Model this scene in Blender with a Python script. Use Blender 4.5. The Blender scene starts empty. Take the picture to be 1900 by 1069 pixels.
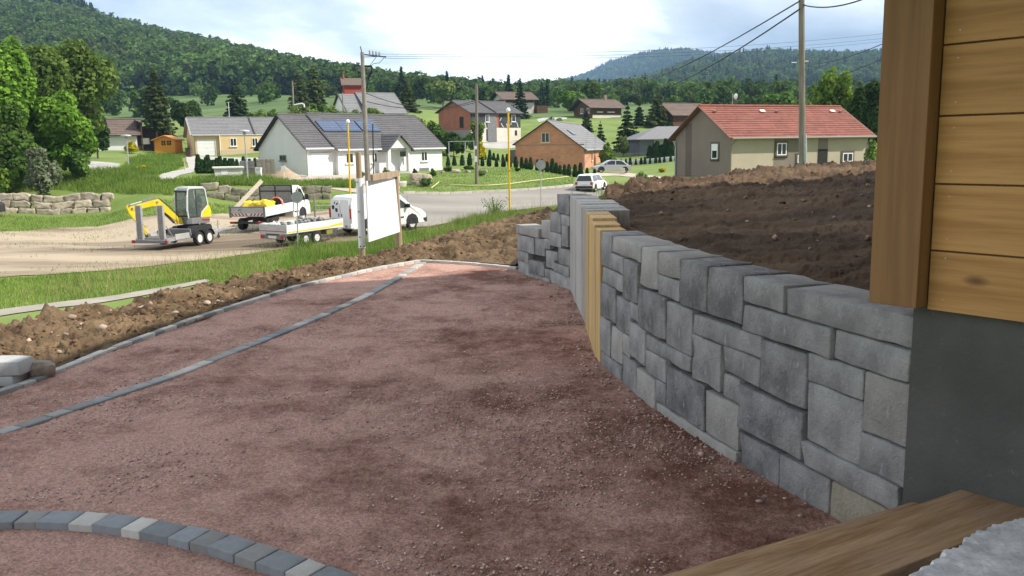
import bpy, math, random
import numpy as np
from math import radians, sin, cos, tan, pi, atan2, hypot
from mathutils import Vector, Matrix

random.seed(7)
RNG = np.random.default_rng(11)
C = bpy.context.scene.collection
SC = bpy.context.scene

# ---------------------------------------------------------------- camera
FPX, PITCH, ROLL, EYE = 1613.0, radians(9.2), radians(0.9), 1.8
cam_d = bpy.data.cameras.new('camera')
cam_d.sensor_width = 36.0
cam_d.lens = FPX / 1900.0 * 36.0
cam_d.clip_start = 0.05
cam_d.clip_end = 30000
cam = bpy.data.objects.new('camera', cam_d)
C.objects.link(cam)
cam.matrix_world = (Matrix.Translation((0, 0, EYE)) @ Matrix.Rotation(pi / 2 - PITCH, 4, 'X')
                    @ Matrix.Rotation(-ROLL, 4, 'Z'))
SC.camera = cam

# ---------------------------------------------------------------- sky, sun, exposure
SUN_AZ, SUN_EL = radians(-8), radians(45)            # azimuth counted from +X towards +Y
world = bpy.data.worlds.new('World')
SC.world = world
world.use_nodes = True
wn, wl = world.node_tree.nodes, world.node_tree.links
wn.clear()


def wnode(t, **kw):
    n = wn.new(t)
    for k, v in kw.items():
        setattr(n, k, v)
    return n


w_out = wnode('ShaderNodeOutputWorld')
w_bg = wnode('ShaderNodeBackground')
w_bg.inputs['Strength'].default_value = 0.1
w_sky = wnode('ShaderNodeTexSky', sky_type='NISHITA', sun_disc=False)
w_sky.sun_elevation = SUN_EL
w_sky.sun_rotation = pi / 2 - SUN_AZ
w_tc = wnode('ShaderNodeTexCoord')
w_sep = wnode('ShaderNodeSeparateXYZ')
wl.new(w_tc.outputs['Generated'], w_sep.inputs[0])


def wmath(op, a, b=None, clamp=False):
    n = wnode('ShaderNodeMath', operation=op, use_clamp=clamp)
    for i, v in enumerate((a, b)):
        if v is None:
            continue
        if isinstance(v, (int, float)):
            n.inputs[i].default_value = v
        else:
            wl.new(v, n.inputs[i])
    return n.outputs[0]


up = wmath('ADD', wmath('MAXIMUM', w_sep.outputs[2], 0.0), 0.11)
w_cmb = wnode('ShaderNodeCombineXYZ')
wl.new(wmath('DIVIDE', w_sep.outputs[0], up), w_cmb.inputs[0])
wl.new(wmath('DIVIDE', w_sep.outputs[1], up), w_cmb.inputs[1])
CLOUD_SHIFT = (-7.047, -13.966, 2.717)
w_map = wnode('ShaderNodeMapping')
w_map.inputs['Location'].default_value = CLOUD_SHIFT
w_map.inputs['Scale'].default_value = (0.8, 0.55, 1)
wl.new(w_cmb.outputs[0], w_map.inputs[0])
w_n1 = wnode('ShaderNodeTexNoise')
w_n1.inputs['Scale'].default_value = 0.55
w_n1.inputs['Detail'].default_value = 7
w_n1.inputs['Roughness'].default_value = 0.52
w_n1.inputs['Distortion'].default_value = 0.3
wl.new(w_map.outputs[0], w_n1.inputs['Vector'])
w_r1 = wnode('ShaderNodeValToRGB')                     # grey undersides to white tops
el = w_r1.color_ramp.elements
el[0].position, el[0].color = 0.43, (3.1, 3.6, 4.2, 1)
el[1].position, el[1].color = 0.61, (17.0, 17.0, 17.0, 1)
m = el.new(0.53)
m.color = (7.4, 7.9, 8.4, 1)
wl.new(w_n1.outputs['Fac'], w_r1.inputs[0])
w_n2 = wnode('ShaderNodeTexNoise')
w_n2.inputs['Scale'].default_value = 0.8
w_n2.inputs['Detail'].default_value = 5
wl.new(w_map.outputs[0], w_n2.inputs['Vector'])
w_r2 = wnode('ShaderNodeValToRGB')                     # gaps where the blue shows
e2 = w_r2.color_ramp.elements
e2[0].position, e2[0].color = 0.30, (0.75, 0.75, 0.75, 1)
e2[1].position, e2[1].color = 0.48, (1, 1, 1, 1)
wl.new(w_n2.outputs['Fac'], w_r2.inputs[0])
w_mix = wnode('ShaderNodeMixRGB')
wl.new(w_r2.outputs[0], w_mix.inputs[0])
wl.new(w_sky.outputs[0], w_mix.inputs[1])
wl.new(w_r1.outputs[0], w_mix.inputs[2])
wl.new(w_mix.outputs[0], w_bg.inputs[0])
wl.new(w_bg.outputs[0], w_out.inputs[0])

sun_d = bpy.data.lights.new('sun', 'SUN')
sun_d.energy = 5.0
sun_d.angle = radians(0.6)
sun_d.color = (1.0, 0.93, 0.82)
sun = bpy.data.objects.new('sun', sun_d)
C.objects.link(sun)
SUN_DIR = Vector((cos(SUN_AZ) * cos(SUN_EL), sin(SUN_AZ) * cos(SUN_EL), sin(SUN_EL)))
sun.rotation_euler = SUN_DIR.to_track_quat('Z', 'Y').to_euler()

SC.view_settings.view_transform = 'Standard'
SC.view_settings.look = 'None'
SC.view_settings.gamma = 1
SC.view_settings.use_curve_mapping = False
SC.view_settings.exposure = 0.48
SC.render.engine = 'CYCLES'
SC.cycles.use_denoising = True
SC.cycles.max_bounces = 6
SC.cycles.diffuse_bounces = 3
SC.cycles.transparent_max_bounces = 8
SC.cycles.volume_bounces = 0

# ---------------------------------------------------------------- picture <-> place
_cp, _sp, _cr, _sr = cos(PITCH), sin(PITCH), cos(ROLL), sin(ROLL)


def ray(px, py):
    a, b = (px - 950) / FPX, -(py - 534.5) / FPX
    dx, dy = a * _cr + b * _sr, -a * _sr + b * _cr
    return np.array([dx, _cp + dy * _sp, -_sp + dy * _cp])


def at_y(px, py, Y):
    r = ray(px, py)
    return Vector(np.array([0, 0, EYE]) + r * (Y / r[1]))


def at_z(px, py, z=0.0):
    r = ray(px, py)
    return Vector(np.array([0, 0, EYE]) + r * ((z - EYE) / r[2]))


# ---------------------------------------------------------------- noise
def _hash(ix, iy, s):
    h = (ix.astype(np.int64) * 374761393 + iy.astype(np.int64) * 668265263 + s * 2147483647) & 0xFFFFFFFF
    h = ((h ^ (h >> 13)) * 1274126177) & 0xFFFFFFFF
    return ((h ^ (h >> 16)) & 0xFFFF) / 65535.0


def vnoise(x, y, s=0):
    x, y = np.asarray(x, float), np.asarray(y, float)
    ix, iy = np.floor(x), np.floor(y)
    fx, fy = x - ix, y - iy
    fx, fy = fx * fx * (3 - 2 * fx), fy * fy * (3 - 2 * fy)
    a, b = _hash(ix, iy, s), _hash(ix + 1, iy, s)
    c, d = _hash(ix, iy + 1, s), _hash(ix + 1, iy + 1, s)
    return (a + (b - a) * fx) * (1 - fy) + (c + (d - c) * fx) * fy


def fbm(x, y, o=4, s=0):
    v, a, t = 0.0, 1.0, 0.0
    for i in range(o):
        v = v + a * vnoise(np.asarray(x) * 2 ** i + 17.3 * i, np.asarray(y) * 2 ** i - 9.1 * i, s + i)
        t += a
        a *= 0.5
    return v / t


def cells(x, y, s=0):
    """height of rounded lumps: distance to the nearest of jittered cell centres, 0 at a centre"""
    x, y = np.asarray(x, float), np.asarray(y, float)
    ix, iy = np.floor(x), np.floor(y)
    best = np.full(x.shape, 9.0)
    hh = np.zeros(x.shape)
    for i in (-1, 0, 1):
        for j in (-1, 0, 1):
            cx, cy = ix + i, iy + j
            jx, jy = cx + _hash(cx, cy, s), cy + _hash(cx, cy, s + 5)
            d = (x - jx) ** 2 + (y - jy) ** 2
            k = d < best
            best = np.where(k, d, best)
            hh = np.where(k, _hash(cx, cy, s + 9), hh)
    return np.sqrt(best), hh


# ---------------------------------------------------------------- materials
MATS = {}


def mat(name, col, col2=None, rough=0.85, scale=6.0, detail=5, bump=0.0, bscale=None, metal=0.0, spec=0.3,
        lo=0.35, hi=0.65, nrough=0.6, stretch=None, island=0.0, objrand=0.0, coord='Object', bdist=0.02):
    """principled material: two colours mixed by noise, a fine bump, optional change per loose piece or per object"""
    if name in MATS:
        return MATS[name]
    m = bpy.data.materials.new(name)
    MATS[name] = m
    m.use_nodes = True
    nt = m.node_tree
    N, L = nt.nodes, nt.links
    b = N['Principled BSDF']
    b.inputs['Roughness'].default_value = rough
    b.inputs['Metallic'].default_value = metal
    b.inputs['Specular IOR Level'].default_value = spec
    tc = N.new('ShaderNodeTexCoord')
    mp = N.new('ShaderNodeMapping')
    L.new(tc.outputs[coord], mp.inputs[0])
    if stretch:
        mp.inputs['Scale'].default_value = stretch
    out = None
    if col2 is not None:
        n = N.new('ShaderNodeTexNoise')
        n.inputs['Scale'].default_value = scale
        n.inputs['Detail'].default_value = detail
        n.inputs['Roughness'].default_value = nrough
        L.new(mp.outputs[0], n.inputs['Vector'])
        r = N.new('ShaderNodeValToRGB')
        r.color_ramp.elements[0].position, r.color_ramp.elements[0].color = lo, (*col, 1)
        r.color_ramp.elements[1].position, r.color_ramp.elements[1].color = hi, (*col2, 1)
        L.new(n.outputs['Fac'], r.inputs[0])
        out = r.outputs[0]
    else:
        rgb = N.new('ShaderNodeRGB')
        rgb.outputs[0].default_value = (*col, 1)
        out = rgb.outputs[0]
    for amt, src in ((island, 'i'), (objrand, 'o')):
        if amt:
            if src == 'i':
                g = N.new('ShaderNodeNewGeometry')
                f = g.outputs['Random Per Island']
            else:
                g = N.new('ShaderNodeObjectInfo')
                f = g.outputs['Random']
            mr = N.new('ShaderNodeMapRange')
            mr.inputs['To Min'].default_value = 1 - amt
            mr.inputs['To Max'].default_value = 1 + amt
            L.new(f, mr.inputs[0])
            hs = N.new('ShaderNodeHueSaturation')
            L.new(mr.outputs[0], hs.inputs['Value'])
            L.new(out, hs.inputs['Color'])
            out = hs.outputs[0]
    L.new(out, b.inputs['Base Color'])
    if bump:
        n2 = N.new('ShaderNodeTexNoise')
        n2.inputs['Scale'].default_value = bscale or scale * 6
        n2.inputs['Detail'].default_value = 6
        n2.inputs['Roughness'].default_value = 0.65
        L.new(mp.outputs[0], n2.inputs['Vector'])
        bp = N.new('ShaderNodeBump')
        bp.inputs['Strength'].default_value = bump
        bp.inputs['Distance'].default_value = bdist
        L.new(n2.outputs['Fac'], bp.inputs['Height'])
        L.new(bp.outputs[0], b.inputs['Normal'])
    return m


def leaf_mat(name, col, col2, tr=0.35, island=0.35, objrand=0.15):
    """leaves: diffuse with some light coming through, tint changing per leaf, per clump and per tree"""
    if name in MATS:
        return MATS[name]
    m = bpy.data.materials.new(name)
    MATS[name] = m
    m.use_nodes = True
    N, L = m.node_tree.nodes, m.node_tree.links
    N.clear()
    o = N.new('ShaderNodeOutputMaterial')
    g = N.new('ShaderNodeNewGeometry')
    oi = N.new('ShaderNodeObjectInfo')
    tc = N.new('ShaderNodeTexCoord')
    n = N.new('ShaderNodeTexNoise')
    n.inputs['Scale'].default_value = 0.55
    n.inputs['Detail'].default_value = 2
    L.new(tc.outputs['Object'], n.inputs['Vector'])
    r = N.new('ShaderNodeValToRGB')
    r.color_ramp.elements[0].position, r.color_ramp.elements[0].color = 0.3, (*col, 1)
    r.color_ramp.elements[1].position, r.color_ramp.elements[1].color = 0.7, (*col2, 1)
    L.new(n.outputs['Fac'], r.inputs[0])
    out = r.outputs[0]
    for f, amt in ((g.outputs['Random Per Island'], island), (oi.outputs['Random'], objrand)):
        mr = N.new('ShaderNodeMapRange')
        mr.inputs['To Min'].default_value = 1 - amt
        mr.inputs['To Max'].default_value = 1 + amt
        L.new(f, mr.inputs[0])
        hs = N.new('ShaderNodeHueSaturation')
        L.new(mr.outputs[0], hs.inputs['Value'])
        L.new(out, hs.inputs['Color'])
        out = hs.outputs[0]
    d = N.new('ShaderNodeBsdfDiffuse')
    t = N.new('ShaderNodeBsdfTranslucent')
    L.new(out, d.inputs[0])
    L.new(out, t.inputs[0])
    mx = N.new('ShaderNodeMixShader')
    mx.inputs[0].default_value = tr
    L.new(d.outputs[0], mx.inputs[1])
    L.new(t.outputs[0], mx.inputs[2])
    L.new(mx.outputs[0], o.inputs[0])
    return m


# ---------------------------------------------------------------- mesh builder
class MB:
    def __init__(self):
        self.v, self.f, self.m = [], [], []

    def add(self, verts, faces, mi=0):
        o = len(self.v)
        self.v += [tuple(p) for p in verts]
        self.f += [tuple(i + o for i in q) for q in faces]
        self.m += [mi] * len(faces)
        return self

    def box(self, c, s, rot=None, mi=0, taper=None):
        hx, hy, hz = s[0] / 2, s[1] / 2, s[2] / 2
        tx, ty = taper or (1, 1)
        vs = [Vector((x * hx * (tx if z > 0 else 1), y * hy * (ty if z > 0 else 1), z * hz))
              for z in (-1, 1) for x, y in ((-1, -1), (1, -1), (1, 1), (-1, 1))]
        if rot is not None:
            vs = [rot @ p for p in vs]
        vs = [p + Vector(c) for p in vs]
        return self.add(vs, [(3, 2, 1, 0), (4, 5, 6, 7), (0, 1, 5, 4), (1, 2, 6, 5), (2, 3, 7, 6), (3, 0, 4, 7)], mi)

    def span(self, a, b, mi=0):
        """axis-aligned box between two corners"""
        a, b = Vector(a), Vector(b)
        return self.box((a + b) / 2, [abs(b[i] - a[i]) for i in range(3)], None, mi)

    def bar(self, p, q, w, h=None, mi=0, up=(0, 0, 1)):
        p, q = Vector(p), Vector(q)
        h = h or w
        d = q - p
        z = d.normalized()
        x = Vector(up).cross(z)
        if x.length < 1e-4:
            x = Vector((1, 0, 0)).cross(z)
        x.normalize()
        y = z.cross(x)
        R = Matrix((x, y, z)).transposed()
        return self.box((p + q) / 2, (w, h, d.length), R, mi)

    def tube(self, pts, r, n=8, mi=0, cap=True):
        pts = [Vector(p) for p in pts]
        rs = r if isinstance(r, (list, tuple)) else [r] * len(pts)
        o = len(self.v)
        vs, fs = [], []
        for i, p in enumerate(pts):
            d = (pts[min(i + 1, len(pts) - 1)] - pts[max(i - 1, 0)]).normalized()
            x = d.orthogonal().normalized() if abs(d.z) > 0.9 else d.cross(Vector((0, 0, 1))).normalized()
            y = d.cross(x)
            for k in range(n):
                a = 2 * pi * k / n
                vs.append(p + (x * cos(a) + y * sin(a)) * rs[i])
        for i in range(len(pts) - 1):
            for k in range(n):
                a, b = i * n + k, i * n + (k + 1) % n
                fs.append((a, b, b + n, a + n))
        if cap:
            fs.append(tuple(range(n - 1, -1, -1)))
            fs.append(tuple(range((len(pts) - 1) * n, len(pts) * n)))
        return self.add(vs, fs, mi)

    def prism(self, poly, axis, a, b, mi=0):
        """2-D outline pushed from a to b along an axis; outline in the other two axes (x: y,z; y: x,z; z: x,y)"""
        def P(p, t):
            return {'x': (t, p[0], p[1]), 'y': (p[0], t, p[1]), 'z': (p[0], p[1], t)}[axis]
        n = len(poly)
        vs = [P(p, a) for p in poly] + [P(p, b) for p in poly]
        fs = [tuple(range(n)), tuple(range(2 * n - 1, n - 1, -1))]
        fs += [(i, n + i, n + (i + 1) % n, (i + 1) % n) for i in range(n)]
        return self.add(vs, fs, mi)

    def lathe(self, prof, c, axis='z', n=16, mi=0, caps=True):
        """profile of (radius, height) turned about an axis through c"""
        vs, fs = [], []
        for r, h in prof:
            for k in range(n):
                a = 2 * pi * k / n
                p = (r * cos(a), r * sin(a), h)
                if axis == 'y':
                    p = (r * cos(a), h, r * sin(a))
                elif axis == 'x':
                    p = (h, r * cos(a), r * sin(a))
                vs.append(Vector(p) + Vector(c))
        for i in range(len(prof) - 1):
            for k in range(n):
                a, b = i * n + k, i * n + (k + 1) % n
                fs.append((a, b, b + n, a + n))
        if caps:
            fs.append(tuple(range(n)))
            fs.append(tuple(range((len(prof) - 1) * n, len(prof) * n)))
        return self.add(vs, fs, mi)

    def build(self, name, mats, parent=None, smooth=False, bevel=0, **props):
        me = bpy.data.meshes.new(name)
        me.from_pydata(self.v, [], self.f)
        for m in (mats if isinstance(mats, (list, tuple)) else [mats]):
            me.materials.append(m)
        if any(self.m):
            me.polygons.foreach_set('material_index', self.m)
        me.update()
        import bmesh
        bm = bmesh.new()
        bm.from_mesh(me)
        bmesh.ops.recalc_face_normals(bm, faces=bm.faces)
        if bevel:
            bmesh.ops.bevel(bm, geom=[e for e in bm.edges if len(e.link_faces) == 2 and e.calc_face_angle(0) > 0.6],
                            offset=bevel, segments=2, profile=0.6, affect='EDGES', clamp_overlap=True)
        bm.to_mesh(me)
        bm.free()
        if smooth:
            me.shade_auto_smooth = None if False else None
            me.polygons.foreach_set('use_smooth', [True] * len(me.polygons))
        o = bpy.data.objects.new(name, me)
        C.objects.link(o)
        if parent is not None:
            o.parent = parent
        for k, v in props.items():
            o[k] = v
        return o


def np_mesh(name, V, F, mats, parent=None, smooth=False, **props):
    """one mesh from numpy arrays (faces all of one size)"""
    V, F = np.asarray(V, np.float32), np.asarray(F, np.int32)
    me = bpy.data.meshes.new(name)
    k = F.shape[1]
    me.vertices.add(len(V))
    me.vertices.foreach_set('co', V.ravel())
    me.loops.add(F.size)
    me.loops.foreach_set('vertex_index', F.ravel())
    me.polygons.add(len(F))
    me.polygons.foreach_set('loop_start', np.arange(0, F.size, k, dtype=np.int32))
    me.polygons.foreach_set('loop_total', np.full(len(F), k, np.int32))
    if smooth:
        me.polygons.foreach_set('use_smooth', np.ones(len(F), bool))
    me.update(calc_edges=True)
    for m in (mats if isinstance(mats, (list, tuple)) else [mats]):
        me.materials.append(m)
    o = bpy.data.objects.new(name, me)
    C.objects.link(o)
    if parent is not None:
        o.parent = parent
    for a, b in props.items():
        o[a] = b
    return o


def grid_faces(nr, nc):
    i = np.arange(nr * nc).reshape(nr, nc)
    return np.stack([i[:-1, :-1], i[:-1, 1:], i[1:, 1:], i[1:, :-1]], -1).reshape(-1, 4)


def thing(name, label, cat, loc=(0, 0, 0), rz=0.0, group=None, rx=0.0, ry=0.0):
    o = bpy.data.objects.new(name, None)
    o.empty_display_size = 0.2
    C.objects.link(o)
    o.location = loc
    o.rotation_euler = (rx, ry, rz)
    return tag(o, label, cat, group)


def tag(o, label, cat, group=None):
    o['label'] = label
    o['category'] = cat
    if group:
        o['group'] = group
    return o


def copy_thing(src, loc, rz=0.0, label=None, scale=None):
    """a thing with copies of its parts and sub-parts"""
    def cp(o, parent):
        c = o.copy()
        C.objects.link(c)
        if parent is not None:
            c.parent = parent
        for ch in list(o.children):
            cp(ch, c)
        return c
    r = cp(src, None)
    r.location = loc
    r.rotation_euler = (0, 0, rz)
    if scale:
        r.scale = scale
    if label:
        r['label'] = label
    return r
# ================================================================ terrain
def tps_fit(pts, vals, smooth=1e-4):
    P = np.asarray(pts, float)
    d = np.linalg.norm(P[:, None] - P[None], axis=2)
    K = np.where(d > 0, d * d * np.log(d + 1e-12), 0) + smooth * np.eye(len(P))
    A = np.zeros((len(P) + 3, len(P) + 3))
    A[:len(P), :len(P)] = K
    A[:len(P), len(P)] = A[len(P), :len(P)] = 1
    A[:len(P), len(P) + 1:] = P
    A[len(P) + 1:, :len(P)] = P.T
    w = np.linalg.solve(A, np.r_[np.asarray(vals, float), 0, 0, 0])

    def f(q):
        q = np.asarray(q, float)
        out = np.empty(len(q))
        for s in range(0, len(q), 20000):
            qq = q[s:s + 20000]
            D = np.linalg.norm(qq[:, None] - P[None], axis=2)
            out[s:s + 20000] = np.where(D > 0, D * D * np.log(D + 1e-12), 0) @ w[:len(P)] + w[len(P)] + qq @ w[len(P) + 1:]
        return out
    return f


# ground levels: (picture column, distance, level) near; (column, row, distance) where the ground is seen
LEV = [(px, Y, z) for px in (-700, -300, 100, 450) for Y, z in ((5, -.5), (8, -.7), (14.5, -2.3), (20, -2.5), (30, -2.55), (42, -2.6))]
LEV += [(px, Y, z) for px in (620, 780) for Y, z in ((5, -.5), (10, -.5), (16, -.9), (21, -2.3), (30, -2.5), (42, -2.55))]
LEV += [(960, 5, -.5), (960, 12, -.4), (960, 19, -.2), (960, 25, -2.0), (960, 35, -2.4)]
for px in (1150, 1400, 1700, 2300):
    LEV += [(px, 4, -.5), (px, 10, .2), (px, 17, .4), (px, 26, -.7), (px, 40, -1.0)]
LEV += [(1253, 67, -.62), (1356, 60, -.6), (1610, 66, -.5), (1900, 70, -.2), (2300, 70, .3)]
SEEN = [(-300, 402, 58), (100, 397, 60), (200, 396, 60), (100, 362, 62.5), (-300, 362, 62), (200, 356, 64), (100, 332, 70), (-300, 335, 70),
        (180, 304, 80), (30, 322, 76), (-300, 322, 76), (230, 280, 112), (303, 284, 114), (60, 290, 112), (-300, 290, 112), (410, 291, 109), (480, 294, 106),
        (330, 322, 82), (300, 360, 62),
        (450, 379, 64), (450, 348, 67.5), (600, 350, 68), (600, 376, 64), (470, 331, 72), (570, 328, 80), (480, 322, 86),
        (660, 348, 70), (640, 400, 53), (740, 428, 46), (1085, 360, 73), (1112, 353, 77), (1120, 350, 80), (790, 404, 52), (850, 372, 67), (900, 360, 71), (1060, 347, 76), (1050, 372, 64),
        (815, 316, 92), (730, 322, 86), (900, 325, 85), (957, 311, 96), (840, 308, 97), (1068, 328, 88), (1010, 340, 80),
        (1088, 316, 110), (1140, 321, 102), (1200, 318, 103), (1250, 329, 85), (1190, 289, 132), (1230, 300, 118), (870, 296, 110),
        (860, 282, 126), (871, 263, 150), (967, 262, 156), (1010, 250, 160), (800, 262, 130), (760, 240, 140),
        (990, 211, 214), (920, 214, 213), (1050, 217, 198), (1154, 218, 198), (1240, 243, 165), (1210, 238, 170), (1000, 232, 178),
        (690, 216, 168), (620, 218, 168), (750, 212, 172), (790, 205, 190), (820, 200, 235), (640, 180, 260),
        (250, 213, 240), (120, 215, 240), (-300, 210, 240), (450, 200, 250), (380, 176, 370), (250, 182, 370), (100, 182, 370), (-300, 180, 370),
        (560, 178, 370), (700, 178, 370), (820, 180, 370), (940, 182, 370), (1000, 196, 280), (1100, 184, 370), (1300, 186, 370), (1640, 186, 370),
        (2300, 186, 370), (1640, 240, 110), (2300, 240, 110), (1400, 214, 190), (1700, 210, 190), (2300, 205, 190)]
_tp, _tv = [], []
for px, Y, z in LEV:
    u = (px - 950) / FPX
    _tp.append((u * 2.2, math.log(Y)))
    _tv.append((z - EYE) / Y)
for px, py, Y in SEEN:
    p = at_y(px, py, Y)
    _tp.append((p.x / p.y * 2.2, math.log(Y)))
    _tv.append((p.z - EYE) / Y)
_tf = tps_fit(_tp, _tv, 2e-3)


def ground_1(x, y):
    x, y = np.atleast_1d(np.asarray(x, float)), np.atleast_1d(np.asarray(y, float))
    return ground_0(x, y) + (fbm(x * .55, y * .55, 3, 3) - .5) * .10 * np.clip((y - 18) / 20, 0, 1)


def ground_0(x, y):
    x, y = np.atleast_1d(np.asarray(x, float)), np.atleast_1d(np.asarray(y, float))
    yy = np.clip(y, 4.0, 420)
    u = np.clip(x / yy, -1.2, 1.2)
    z = EYE + _tf(np.c_[u * 2.2, np.log(yy)]) * yy
    return z


_gu = np.linspace(-1.15, 1.15, 420)
_gl = np.linspace(math.log(4.0), math.log(420), 460)
_GU, _GY = np.meshgrid(_gu, np.exp(_gl))
_GZ = ground_1((_GU * _GY).ravel(), _GY.ravel()).reshape(_GU.shape)


def ground_z(x, y):
    x, y = np.atleast_1d(np.asarray(x, float)), np.atleast_1d(np.asarray(y, float))
    yy = np.clip(y, 4.001, 419.9)
    a = np.clip((x / yy - _gu[0]) / (_gu[1] - _gu[0]), 0, 418.999)
    b = np.clip((np.log(yy) - _gl[0]) / (_gl[1] - _gl[0]), 0, 458.999)
    i, j = a.astype(int), b.astype(int)
    a, b = a - i, (yy - np.exp(_gl[j])) / (np.exp(_gl[j + 1]) - np.exp(_gl[j]))
    return (_GZ[j, i] * (1 - a) + _GZ[j, i + 1] * a) * (1 - b) + (_GZ[j + 1, i] * (1 - a) + _GZ[j + 1, i + 1] * a) * b


def gz(x, y):
    return float(ground_z(x, y)[0])


_YS = np.exp(np.linspace(math.log(6), math.log(420), 700))


def hit(px, py, ymin=6.0):
    """where the line of sight through a picture point meets the ground"""
    r = ray(px, py)
    t = _YS / r[1]
    X, Z = r[0] * t, EYE + r[2] * t
    G = ground_z(X, _YS)
    for i in np.nonzero((Z <= G) & (_YS > ymin))[0][:1]:
        return Vector((X[i], _YS[i], G[i]))
    return Vector((X[-1], _YS[-1], G[-1]))


M_GRASS = mat('grass_ground', (.105, .170, .030), (.195, .245, .065), rough=.95, scale=.22, detail=8, bump=.4, bscale=9, lo=.32, hi=.7, bdist=.06)
nr, nu = _GU.shape
XX, YY, ZZ = _GU * _GY, _GY, _GZ
V = np.stack([XX, YY, ZZ], -1).reshape(-1, 3)
Fq = grid_faces(nr, nu)
k = len(V)                                              # the plot goes on behind the viewer
V = np.vstack([V, [(-60, -60, -.6), (60, -60, -.6), (60, 4.0, -.6), (-60, 4.0, -.6)]])
Fq = np.vstack([Fq, [(k, k + 1, k + 2, k + 3)]])
np_mesh('ground', V, Fq, M_GRASS, smooth=True, kind='structure')


def in_poly(px, py, poly):
    x, y = np.asarray(px), np.asarray(py)
    c = np.zeros(x.shape, bool)
    n = len(poly)
    for i in range(n):
        (x1, y1), (x2, y2) = poly[i], poly[(i + 1) % n]
        if y1 == y2:
            continue
        k = ((y1 > y) != (y2 > y)) & (x < (x2 - x1) * (y - y1) / (y2 - y1) + x1)
        c ^= k
    return c


def wpoly(pix):
    return [tuple(hit(*p)[:2]) for p in pix]


def drape(name, pix, lift, m, step=0.5, rough=0.0, world=None, **props):
    """a sheet laid on the ground: its outline cut from a fine fan grid"""
    poly = world or wpoly(pix)
    A = np.array(poly)
    c = A.mean(0)
    # refine the outline, then rings towards the middle
    out = []
    for i in range(len(poly)):
        p, q = A[i], A[(i + 1) % len(A)]
        k = max(1, int(np.linalg.norm(q - p) / step))
        out += [p + (q - p) * t / k for t in range(k)]
    out = np.array(out)
    nrm = np.roll(out, -1, 0) - np.roll(out, 1, 0)
    nrm = np.c_[nrm[:, 1], -nrm[:, 0]] / (np.linalg.norm(nrm, axis=1)[:, None] + 1e-9)
    out = out + nrm * ((fbm(out[:, 0] * .9, out[:, 1] * .9, 3, 77) - .5)[:, None] * rough)
    import bmesh
    bm = bmesh.new()
    vs = [bm.verts.new((x, y, 0)) for x, y in out]
    bm.faces.new(vs)
    bmesh.ops.triangulate(bm, faces=bm.faces)
    xs = np.arange(A[:, 0].min(), A[:, 0].max(), step * 2)
    yv = np.arange(A[:, 1].min(), A[:, 1].max(), step * 2)
    for x in xs:
        bmesh.ops.bisect_plane(bm, geom=bm.verts[:] + bm.edges[:] + bm.faces[:], plane_co=(x, 0, 0), plane_no=(1, 0, 0))
    for y in yv:
        bmesh.ops.bisect_plane(bm, geom=bm.verts[:] + bm.edges[:] + bm.faces[:], plane_co=(0, y, 0), plane_no=(0, 1, 0))
    co = np.array([v.co[:2] for v in bm.verts])
    z = ground_z(co[:, 0], co[:, 1]) + lift
    for v, zz in zip(bm.verts, z):
        v.co.z = zz
    bmesh.ops.recalc_face_normals(bm, faces=bm.faces)
    me = bpy.data.meshes.new(name)
    bm.to_mesh(me)
    bm.free()
    if sum(p.normal.z for p in me.polygons) < 0:
        me.flip_normals()
    me.materials.append(m)
    o = bpy.data.objects.new(name, me)
    C.objects.link(o)
    for a, b in (props or {'kind': 'structure'}).items():
        o[a] = b
    return o


M_MEADOW = mat('meadow_ground_shaded', (.052, .098, .022), (.105, .160, .042), rough=.95, scale=.05, detail=9, bump=.3, bscale=2)  # upper slope grass, darkened in its colour to stand for cloud shade
_us = [-1.1, -.8, -.5, -.2, .1, .4, .7, 1.1]
drape('hill_meadow', None, .06, M_MEADOW, 5.0, 0.0, world=[(u_ * 196, 196) for u_ in _us] + [(u_ * 418, 418) for u_ in _us[::-1]])
M_LOT = mat('lot_dirt', (.135, .10, .068), (.40, .325, .235), rough=.95, scale=.14, detail=9, bump=.5, bscale=6, stretch=(.4, 1.8, 1), lo=.36, hi=.58, bdist=.05)
M_ROAD = mat('road_tar', (.20, .185, .165), (.31, .285, .25), rough=.92, scale=.12, detail=9, bump=.3, bscale=20, stretch=(.5, 1.3, 1))
M_PATH = mat('path_concrete', (.25, .23, .195), (.34, .31, .265), rough=.95, scale=.8, bump=.4, bscale=14)
M_DRIVE = mat('drive_gravel', (.40, .335, .28), (.52, .45, .385), rough=.95, scale=.5, detail=8, bump=.3, bscale=20)
M_GREYDRIVE = mat('drive_grey', (.34, .33, .31), (.45, .43, .40), rough=.95, scale=.4, bump=.3, bscale=20)

LOT_PIX = [(-320, 436), (0, 430), (120, 424), (245, 408), (330, 402), (430, 398), (520, 396), (600, 392), (640, 384), (720, 392), (788, 424), (720, 438), (640, 451),
           (520, 466), (400, 482), (200, 502), (0, 518), (-320, 545)]
ROAD_PIX = [(630, 386), (640, 372), (700, 366), (745, 360), (850, 361), (960, 355), (1066, 346), (1130, 338), (1130, 372), (1056, 380), (1000, 386), (900, 399), (800, 423), (700, 420), (640, 402)]
WALK_PIX = [(-320, 605), (0, 576), (150, 558), (300, 536), (385, 520), (392, 524), (300, 544), (150, 569), (0, 589), (-320, 622)]
drape('dirt_lot', LOT_PIX, .03, M_LOT, .6, 1.6)
drape('road', ROAD_PIX, .045, M_ROAD, .8, .3)
drape('footpath', WALK_PIX, .03, M_PATH, .4, .15)
drape('side_road', [(150, 306), (172, 300), (222, 305), (226, 316), (205, 320), (150, 314)], .04, M_GREYDRIVE, 1, .2)
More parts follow.
